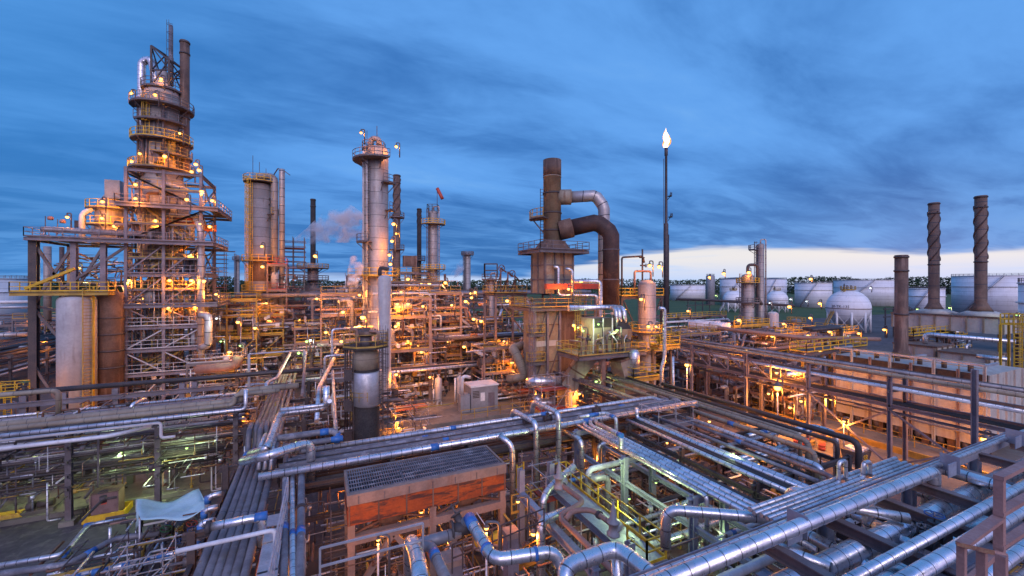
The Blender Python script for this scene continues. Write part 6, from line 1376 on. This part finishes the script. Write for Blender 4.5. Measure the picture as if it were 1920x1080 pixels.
# ------------------------------------------------------------------ ground level things
c = W(903, 56); t = thing('shed', 'grey metal equipment shed with a pale roof on the raised pad', 'shed', (*c,.14))
part(MB().box(c[0]-1.9,c[1]-1.2,.14,c[0]+1.9,c[1]+1.4,3.3), 'body', 'grey_box', t); part(MB().box(c[0]-2,c[1]-1.3,3.3,c[0]+2,c[1]+1.5,3.5), 'roof', 'white', t); part(MB().box(c[0]-.6,c[1]-1.23,1.4,c[0]+.0,c[1]-1.202,2.5), 'notice', 'white', t)
part(MB().box(c[0]+.5,c[1]-1.23,.2,c[0]+1.4,c[1]-1.202,2.4), 'door', 'steel_lilac', t)
for q in range(5): part(MB().box(c[0]-1.7,c[1]-1.25,1.9+q*.2,c[0]-.8,c[1]-1.203,2.0+q*.2), 'louvre', 'steel_dark', t)
part(MB().box(c[0]-3.3,c[1]-1.0,.14,c[0]-2.0,c[1]+.2,2.4), 'side_cabinet', 'grey_box', t); part(MB().tube([(c[0]-3.0,c[1]-.8,2.4),(c[0]-3.0,c[1]-.8,4.9),(c[0]-1.9,c[1]-.8,4.6)],.22,12), 'exhaust_pipe', 'white_pipe', t)
for i, px in enumerate((822, 862)):
    c = W(px, 57+i); t = thing('silencer', ('left','right')[i]+' of two white upright silencers in front of the concrete frame', 'silencer', (*c,.14))
    part(MB().rev(c, [(.3,.6),(.48,.8),(.48,3.7),(.42,3.9),(.15,4.0),(.15,4.3),(.24,4.32),(.24,4.42)], 18), 'shell', 'white_shell', t)
    for a in (0, 2.1, 4.2): part(MB().beam((c[0]+.4*cos(a),c[1]+.4*sin(a),.14),(c[0]+.4*cos(a),c[1]+.4*sin(a),1.1),.1), 'leg', 'white', t)
    part(MB().cyl((c[0]-.7,c[1]-.1,.5),(c[0]-.7,c[1]-.1,3.8),.12,8), 'side_pipe', 'white', t)
t = thing('retaining_wall', 'low concrete wall along the road edge in the middle', 'wall', (14,46,0)); part(MB().box(6,46.1,0,25.5,46.49,1.0), 'wall', 'pad', t); part(MB().rail([(15,46.3,1.0),(25,46.3,1.0)],1.1,1.8,.07,False), 'railing', 'old_yellow', t)
for i, (px, py) in enumerate(((795,833),(815,828),(863,815))):
    b = G(px, py, 0); t = thing('traffic_post', 'orange and white delineator post on the road, %s from the left' % ordw(i), 'traffic post', b)
    part(MB().rev(b, [(.25,0.01),(.25,.09),(.1,.1)], 12), 'base', 'black', t); part(MB().rev(b, [(.08,.1),(.065,1.1),(0,1.12)], 10), 'post', 'orange_panel', t)
    for z in (.45,.75): part(MB().rev(b, [(.078,z),(.074,z+.13)], 10), 'reflective_band', 'white', t)
b = G(1605, 868, 0); t = thing('dumpster', 'small open rubbish dumpster marked SR on the paved yard', 'dumpster', b)
q = MB(); w_, l_ = 1.0, .8
q.hexa([(b.x-w_*.8,b.y-l_*.8,.12),(b.x+w_*.8,b.y-l_*.8,.12),(b.x+w_*.8,b.y+l_*.8,.12),(b.x-w_*.8,b.y+l_*.8,.12)],[(b.x-w_,b.y-l_,1.3),(b.x+w_,b.y-l_,1.3),(b.x+w_,b.y+l_,1.3),(b.x-w_,b.y+l_,1.3)]); part(q, 'bin', 'deck', t)
q = MB()
for k in range(16): a = V((b.x+U(-.7,.7), b.y+U(-.5,.5), 1.3+U(0,.15))); q.box(a.x-.22,a.y-.2,a.z-.1,a.x+.22,a.y+.2,a.z+.12)
part(q, 'rubbish', 'white', t); me = textcurve('SR', .75, None)
for v_ in me.vertices: x_, y_ = v_.co.x, v_.co.y; v_.co = V((x_, -l_*.93-v_.co.z-.02, .75+y_))
me.materials.append(MT['yellow']); o = bpy.data.objects.new('lettering', me); COL.objects.link(o); o.parent = t
for i, (px, py) in enumerate(((1494,838),(1510,838),(1541,846))):
    b = G(px, py, 0); t = thing('oil_drum', 'rust red steel barrel, %s from the left in the yard' % ordw(i), 'barrel', b); part(MB().rev(b, [(.3,0.01),(.3,.3),(.32,.31),(.32,.35),(.3,.36),(.3,.6),(.32,.61),(.32,.65),(.3,.66),(.3,.9),(.28,.88),(0,.88)], 18), 'barrel', 'red_paint', t)
# left yard: crate on a spill tray, bench, pumps, kerbs and tarpaulin
b = G(202, 968, 0); t = thing('spill_tray', 'yellow spill tray under the brown crate at left', 'tray', b)
part(MB().box(b.x-1.15,b.y-.7,.02,b.x+1.15,b.y+.9,.1).box(b.x-1.15,b.y-.7,.1,b.x+1.15,b.y-.62,.5).box(b.x-1.15,b.y+.82,.1,b.x+1.15,b.y+.9,.5).box(b.x-1.15,b.y-.62,.1,b.x-1.07,b.y+.82,.5).box(b.x+1.07,b.y-.62,.1,b.x+1.15,b.y+.82,.5), 'tray', 'yellow', t)
t = thing('equipment_crate', 'brown crate cabinet with a sticker standing in the yellow tray', 'crate', (b.x,b.y,.1)); part(MB().box(b.x-.75,b.y-.45,.12,b.x+.75,b.y+.6,1.9), 'cabinet', 'crate', t); part(MB().box(b.x-.2,b.y-.47,1.1,b.x+.1,b.y-.452,1.4), 'sticker', 'red_paint', t); part(MB().box(b.x-.8,b.y-.5,1.9,b.x+.8,b.y+.65,1.97), 'lid', 'rust_shell', t)
b = G(12, 972, 0); t = thing('spill_tray', 'low yellow tray on the ground at the left edge', 'tray', b); part(MB().hexa([(b.x-1,b.y-.5,.02),(b.x+1,b.y-.5,.02),(b.x+1,b.y+.5,.02),(b.x-1,b.y+.5,.02)],[(b.x-.8,b.y-.35,.35),(b.x+.8,b.y-.35,.35),(b.x+.8,b.y+.35,.35),(b.x-.8,b.y+.35,.35)]), 'tray', 'yellow', t)
b = G(143, 968, 0); t = thing('bench', 'small black work bench beside the yellow tray', 'bench', b); part(MB().box(b.x-.6,b.y-.25,.5,b.x+.6,b.y+.25,.56), 'top', 'steel_dark', t)
for sx_, sy_ in ((-.5,-.2),(.5,-.2),(.5,.2),(-.5,.2)): part(MB().beam((b.x+sx_,b.y+sy_,0.01),(b.x+sx_*.9,b.y+sy_,.5),.06), 'leg', 'steel_dark', t)
t = thing('kerb', 'pale concrete kerb along the pump bays at left', 'kerb', (-20,41,0)); part(MB().box(-44,41.1,0,-9,41.4,.35), 'kerb', 'pad', t)
for i in range(8): pump(-36+i*3.4, 42.6+U(-.4,.6), .35 if False else .006, 'pump in the lit bays under the left rack, %s from the left' % ordw(i), 'pumps under the left rack', U(-.3,.3), R.choice(['steel_dark','blue_valve','grey_box']))
for i in range(9): x = -38+i*3.3; solo(MB().box(x,45.4,.006,x+.45,45.9,4.3), 'concrete_post', 'pad', 'pale concrete post in the lit bays under the left rack, %s from the left' % ordw(i), 'post')
for i in range(6): pump(14+i*2.6, 18+U(-4,3), .006, 'pump on the lit pad below the silver bundles, %s from the left' % ordw(i), 'pumps below the silver bundles', U(0,3), R.choice(['steel_dark','blue_valve']))
for i in range(5): vdrum((15+i*2.8, 20+U(-2,2), .01), U(1.2,2.2), U(.3,.5), R.choice(['lagging','white_shell']), 'small upright drum below the silver bundles, %s from the left' % ordw(i))
# tarpaulin
A, B, C_, E_ = G(247, 950, 3.4), G(380, 922, 3.6), G(385, 935, 3.0), G(330, 960, 2.8)
corners = (D(256,936,26.5), D(372,916,27.5), D(390,952,24.0), D(262,972,23.0))
tp = MB(); N = 12
for i in range(N+1):
    for j in range(N+1):
        u, v = i/N, j/N; p = (corners[0]*(1-u)+corners[1]*u)*(1-v)+(corners[3]*(1-u)+corners[2]*u)*v
        tp.v.append((p.x+.04*sin(9*v), p.y, p.z-.5*sin(pi*u)*(1-.3*v)+.11*sin(9*u+5*v)+.06*sin(15*v+4*u)))
for i in range(N):
    for j in range(N): a = i*(N+1)+j; tp.face([a,a+1,a+N+2,a+N+1], None, True)
t = thing('tarpaulin', 'pale teal tarpaulin slung over poles at the lower left', 'tarpaulin', (corners[0].x,corners[0].y,0)); o = part(tp, 'sheet', 'tarp', t)
md = o.modifiers.new('thick', 'SOLIDIFY'); md.thickness = .03
sk = MB(); 
for k in range(9):
    u0 = k/9; a = corners[0].lerp(corners[3], u0) if k < 5 else corners[1].lerp(corners[2], (k-5)/4)
    sk.v += [tuple(a+V((0,0,-.02))), tuple(a+V((.05*sin(k*2),-.15*cos(k*3),-1.3-.3*sin(k))))]
for k in list(range(4))+list(range(5,8)): sk.face([2*k,2*k+1,2*k+3,2*k+2], None, True)
o = part(sk, 'hanging_flap', 'tarp', t); md = o.modifiers.new('thick', 'SOLIDIFY'); md.thickness = .03
for k, q in enumerate(corners): part(MB().cyl((q.x,q.y,.01),(q.x,q.y,q.z-.02),.05,8), 'pole', 'wood' if k==2 else 'galv', t)
for i in range(9):
    q = G(U(290,372), U(985,1050), 2.2); hand_valve(q, (1,0,0), U(.1,.2), 'valve among the equipment under the tarpaulin, %s in the cluster' % ordw(i), R.choice(['red_paint','green_valve','blue_valve','steel']), (U(-.3,.3),-.2,1))
for i in range(6):
    q = G(170+i*38, 1075-i*9, 2.4); run([q+V((-2.5,0,0)), q, q+V((0,0,-1.8))], U(.1,.17), R.choice(['lagging_small','grey_pipe']), 'blue jointed pipe, %s from the left in the bottom left corner' % ordw(i), 12, wraps=[(1.2,.4),(2.3,.3)], bend=.4)
run([G(-10,1062,2.0), G(120,1040,2.0), G(165,985,2.0), G(235,972,2.0)], .14, 'lagging_small', 'silver pipe with blue joints winding at the bottom left', 12, wraps=[(3,.5),(6,.4)], bend=.5)
run([G(-10,1078,2.2), G(130,1058,2.2), G(215,1010,2.2), G(300,1000,2.2)], .17, 'grey_pipe', 'dark lagged pipe with blue joint winding at the bottom left', 12, wraps=[(4,.5)], bend=.5)
for i in range(4):
    a = G(418+i*5-i*12, 925+i*25, 5.2); run([a, a+V((-.7+.05*i,0,0)), a+V((-.7+.05*i,0,-2.5))], .15, 'lagging_small', 'blue elbow pipe, %s down the left side of the grey bundle' % ordw(i), 12, wraps=[(.9,.4)], bend=.35)

# ------------------------------------------------------------------ steam
def plume(pts, label, dens):
    b = MB(); N = 14; n = len(pts); base = []
    for i, (px, py, d, r) in enumerate(pts):
        c = D(px, py, d)
        a = D(*pts[max(0,i-1)][:3]); e = D(*pts[min(n-1,i+1)][:3]); dv = (e-a).normalized(); u = dv.cross(V((0,1,.1))).normalized(); w_ = dv.cross(u)
        for k in range(N): t_ = 2*pi*k/N; q = r*(1+.12*sin(2*t_+i)); b.v.append(tuple(c+u*(q*cos(t_))+w_*(q*sin(t_))))
    for i in range(n-1):
        for k in range(N): k2 = (k+1)%N; b.face([i*N+k,i*N+k2,(i+1)*N+k2,(i+1)*N+k])
    b.face(list(range(N))[::-1]); b.face([(n-1)*N+k for k in range(N)])
    m = bpy.data.materials.new('steam'); m.use_nodes = True; t = NT(m.node_tree)
    g_ = t.n('ShaderNodeNewGeometry'); P = g_.outputs['Position']; s_ = .30 if pts[0][2] > 80 else .8
    nz = t.noise(P, s_, 5, .6, .5); pv = t.n('ShaderNodeVolumePrincipled'); pv.inputs['Color'].default_value = (.95,.93,.95,1)
    t.l(t.m('MULTIPLY', t.mr(nz, .47, .66), dens), pv.inputs['Density']); o = t.n('ShaderNodeOutputMaterial'); t.l(pv.outputs[0], o.inputs['Volume']); MT['steam'+label] = m
    solo(b, 'steam_plume', 'steam'+label, label, 'steam', kind='stuff')
plume([(556,452,92,.8),(585,444,92,2.0),(620,425,92,3.4),(655,420,92,4.2),(690,432,92,2.6)], 'pinkish steam drifting past the black chimney', .8)
plume([(655,578,58,.25),(657,555,58,.5),(663,525,58,.8),(668,500,58,1.0),(664,480,58,.6)], 'small white steam puff left of the tall centre column', 2.0)
plume([(843,524,120,.5),(855,512,120,1.2),(862,500,120,1.4),(868,488,120,.6)], 'small steam wisp left of the plain grey column', .7)
# ------------------------------------------------------------------ lamps: (px, py, depth, kind, size, power, mount)
LMP = []
def L(region, d, kind, pw, *pp, s=1.0, post=1.6):
    for p in pp: LMP.append((region, p[0], p[1], p[2] if len(p) > 2 else d, kind, pw, s, post))
L('tall left tower', 56.2, 'o', 200, (247,175),(302,148,57),(291,178,56.0),(337,250,56),(262,288,56),(309,293,56),(246,302),(367,308,59),(373,319,59),(359,322,57))
L('left steel structure', 52.8, 'o', 520, (254,346),(254,372),(350,374),(378,359,57),(398,376,58),(192,378,57),(126,407,52),(215,424,56),(219,438,56),(292,414,56),(375,420,57),(393,425,58),(147,503,55),(242,526,54),(318,526,55),(359,526,56),(382,527,57),(357,478,57),(316,577,55),(364,572,57),(191,409,57),(300,480,58),(265,560,57),(270,640,58),(250,690,60),(330,650,60))
L('yellow unit at left', 58, 'o', 650, (405,552),(446,604),(478,615),(413,740,50),(430,660,56),(436,690,56))
L('stained column', 70.5, 'o', 600, (491,462),(492,500),(500,568),(504,600))
L('tall centre column', 58, 'o', 380, (677,249),(743,275,61),(738,420),(730,478),(744,438,70),(735,452,60))
L('frames left of the centre column', 60, 'o', 420, (594,560),(643,585),(674,611,56),(611,623,56),(674,553,60),(591,480,95),(620,590,70),(560,600,78),(640,640,58))
L('frames left of the centre column', 53, 'o', 900, (680,595), s=1.7)
L('orange lit centre frame', 56, 'o', 420, (732,495,70),(752,547),(745,570),(750,575,58),(765,570),(793,574),(747,606),(742,612),(743,702,52),(806,707,55),(765,640,60),(790,660,60),(728,553,58))
L('concrete frame and shed area', 66, 'o', 420, (847,572),(873,565),(888,598),(902,602),(883,550,80),(890,548,82),(884,558,84),(805,532,90),(790,530,90),(765,523,88),(767,534,88),(835,530,90),(840,640),(870,650,64))
L('low scaffold', 44, 'o', 420, (745,790),(747,802))
L('piping left of the heater', 58, 'o', 420, (951,564),(945,640,60),(960,680,58))
L('heater decks', 50, 'o', 420, (1066,542,51.5),(1076,610),(1086,738,49),(1086,765,49),(1010,740,52),(1022,760,50),(1190,700,50))
L('domed vessel at right', 57, 'o', 380, (1202,561),(1216,612,55),(1230,612,55),(1218,498,60),(1236,500,60))
L('pipe bridge far end', 48, 'o', 1000, (1288,684), s=1.7)
L('truss pipe bridge', 41, 'o', 1000, (1458,727), s=1.9)
L('furnace manifold', 44, 'o', 850, (1481,764),(1456,699,46),(1558,748,44),(1582,790,40),(1441,738,48),(1502,752,46),(1500,700,50))
L('right end of the long furnace', 36.5, 'o', 700, (1847,824), s=1.5)
L('units right of the heater', 72, 'o', 420, (1404,511,96),(1357,513,140),(1469,607,80),(1432,625),(1448,630),(1515,629),(1555,622),(1537,657,66),(1520,523,140),(1537,569,110),(1519,596,100),(1480,575,90),(1385,600,80),(1342,655,66),(1400,655,66),(1330,520,200),(1290,583,80),(1610,625,80),(1658,618,80),(1495,690,60))
L('pale tanks and spheres', 120, 'w', 60, (1512,565),(1482,561),(1443,568,95),(1632,540,150),(1590,630,80), s=.55)
L('pale tanks and spheres', 120, 'g', 80, (1342,554),(1780,577,90),(1720,580,90),(1906,590,60), s=.6)
L('green lit heater deck', 46, 'g', 110, (1084,614,47),(1093,620,47),(1122,608,46.5),(1157,619,46.5),(1118,715,48))
L('scattered over the left units', 52, 'g', 200, (136,504,54),(450,648,52),(414,640,52),(560,662,50),(575,640,60))
L('scattered over the left units', 54, 'w', 160, (406,597),(560,546,78),(582,638,52))
L('pump bays at left', 31.5, 'g', 160, (228,848),(350,840),(60,860),(130,880),(290,880), post=.0, s=.6)
L('silver bundles pad', 22, 'g', 120, (1335,1015,21),(1375,850,25),(1150,880,24),(1230,905,22),(1180,935,21), post=0, s=.5)
L('grated air cooler', 17.5, 'o', 90, (709,1012,18.5),(971,940,19.5),(912,990,16), s=.55)
L('piping beneath the middle rack', 30, 'o', 260, (454,782,36),(640,905,27),(1250,830,34),(1330,790,38),(790,960,23.5),(1110,860,30),(1420,870,25),(560,1040,18),(1000,1000,20), post=0, s=.7)
L('pump units at the far left', 70, 'o', 420, (30,640,75),(85,640,75),(60,600,90),(20,760,45),(230,770,48),(110,640,70))
COLR = {'o': (1,.30,.03), 'g': (.72,1,.42), 'w': (.85,.95,1)}; GL = {'o':'glow_orange','g':'glow_green','w':'glow_white'}; KN = {'o':'orange sodium lamp','g':'green white lamp','w':'cool white lamp'}
for m in MT.values():
    try: m.cycles.emission_sampling = 'NONE'
    except Exception: pass
LR = random.Random(3)
regs = {}
for l in LMP: regs.setdefault((l[0], l[4]), []).append(l)
for (reg, kd), ls in regs.items():
    ls.sort(key=lambda l: l[2])
    for i, (_, px, py, d, kind, pw, s, post) in enumerate(ls):
        p = D(px, py, d); r = max(.19, .0042*d)*s*(1 if kind == 'o' else .7)*LR.uniform(.78, 1.2)
        if p.z < .5: p.z = .8
        lab = ('%s on the %s' % (KN[kind], reg)) if len(ls) == 1 else '%s on the %s, %s from the top' % (KN[kind], reg, ordw(i))
        lab = lab.replace('on the scattered', 'scattered').replace('on the piping','in the piping').replace('on the pump','in the pump').replace('on the frames','in the frames').replace('on the units','in the units')
        t = thing('lamp', lab, 'lamp', p)
        part(MB().rev(p, [(r*.25,p.z-r*.9),(r*.85,p.z-r*.5),(r,p.z),(r*.75,p.z+r*.5)], 10), 'globe', GL[kind], t)
        part(MB().rev(p, [(r*1.15,p.z+r*.5),(r*.9,p.z+r*.9),(r*.35,p.z+r*1.2),(r*.3,p.z+r*1.6)], 10), 'housing', 'steel', t)
        if post > 0: part(MB().tube([V((p.x,p.y,p.z+r*1.5)), V((p.x,p.y,p.z+r*2.4)), p+RT*.5+V((0,0,r*2.4)), p+RT*.5+V((0,0,-post))], .05+.0006*d, 6, .2), 'pole', 'steel', t)
        ld = bpy.data.lights.new('lamp_light', 'POINT'); ld.energy = pw*PWM*LR.uniform(.6, 1.35); ld.color = COLR[kind]; ld.shadow_soft_size = .12
        lo = bpy.data.objects.new('lamp_light', ld); COL.objects.link(lo); lo.parent = t; lo.location = (0, 0, -r*1.3)
# tall lamp posts whose feet are on the ground
for px, py, d in ((709,1012,18.5),(912,990,16),(126,407,52),(1458,727,41),(1288,684,48),(1582,790,40)):
    p = D(px, py, d); 
    if p.z < 10: solo(MB().cyl((p.x,p.y,0.01),(p.x,p.y,p.z-.2),.05,8), 'lamp_post', 'galv', 'thin steel post carrying the lamp seen at %s' % {709:'the air cooler front',912:'the two yellow covers',1458:'the pipe bridge front',1288:'the bridge far end',1582:'the furnace kerb'}[px], 'post')
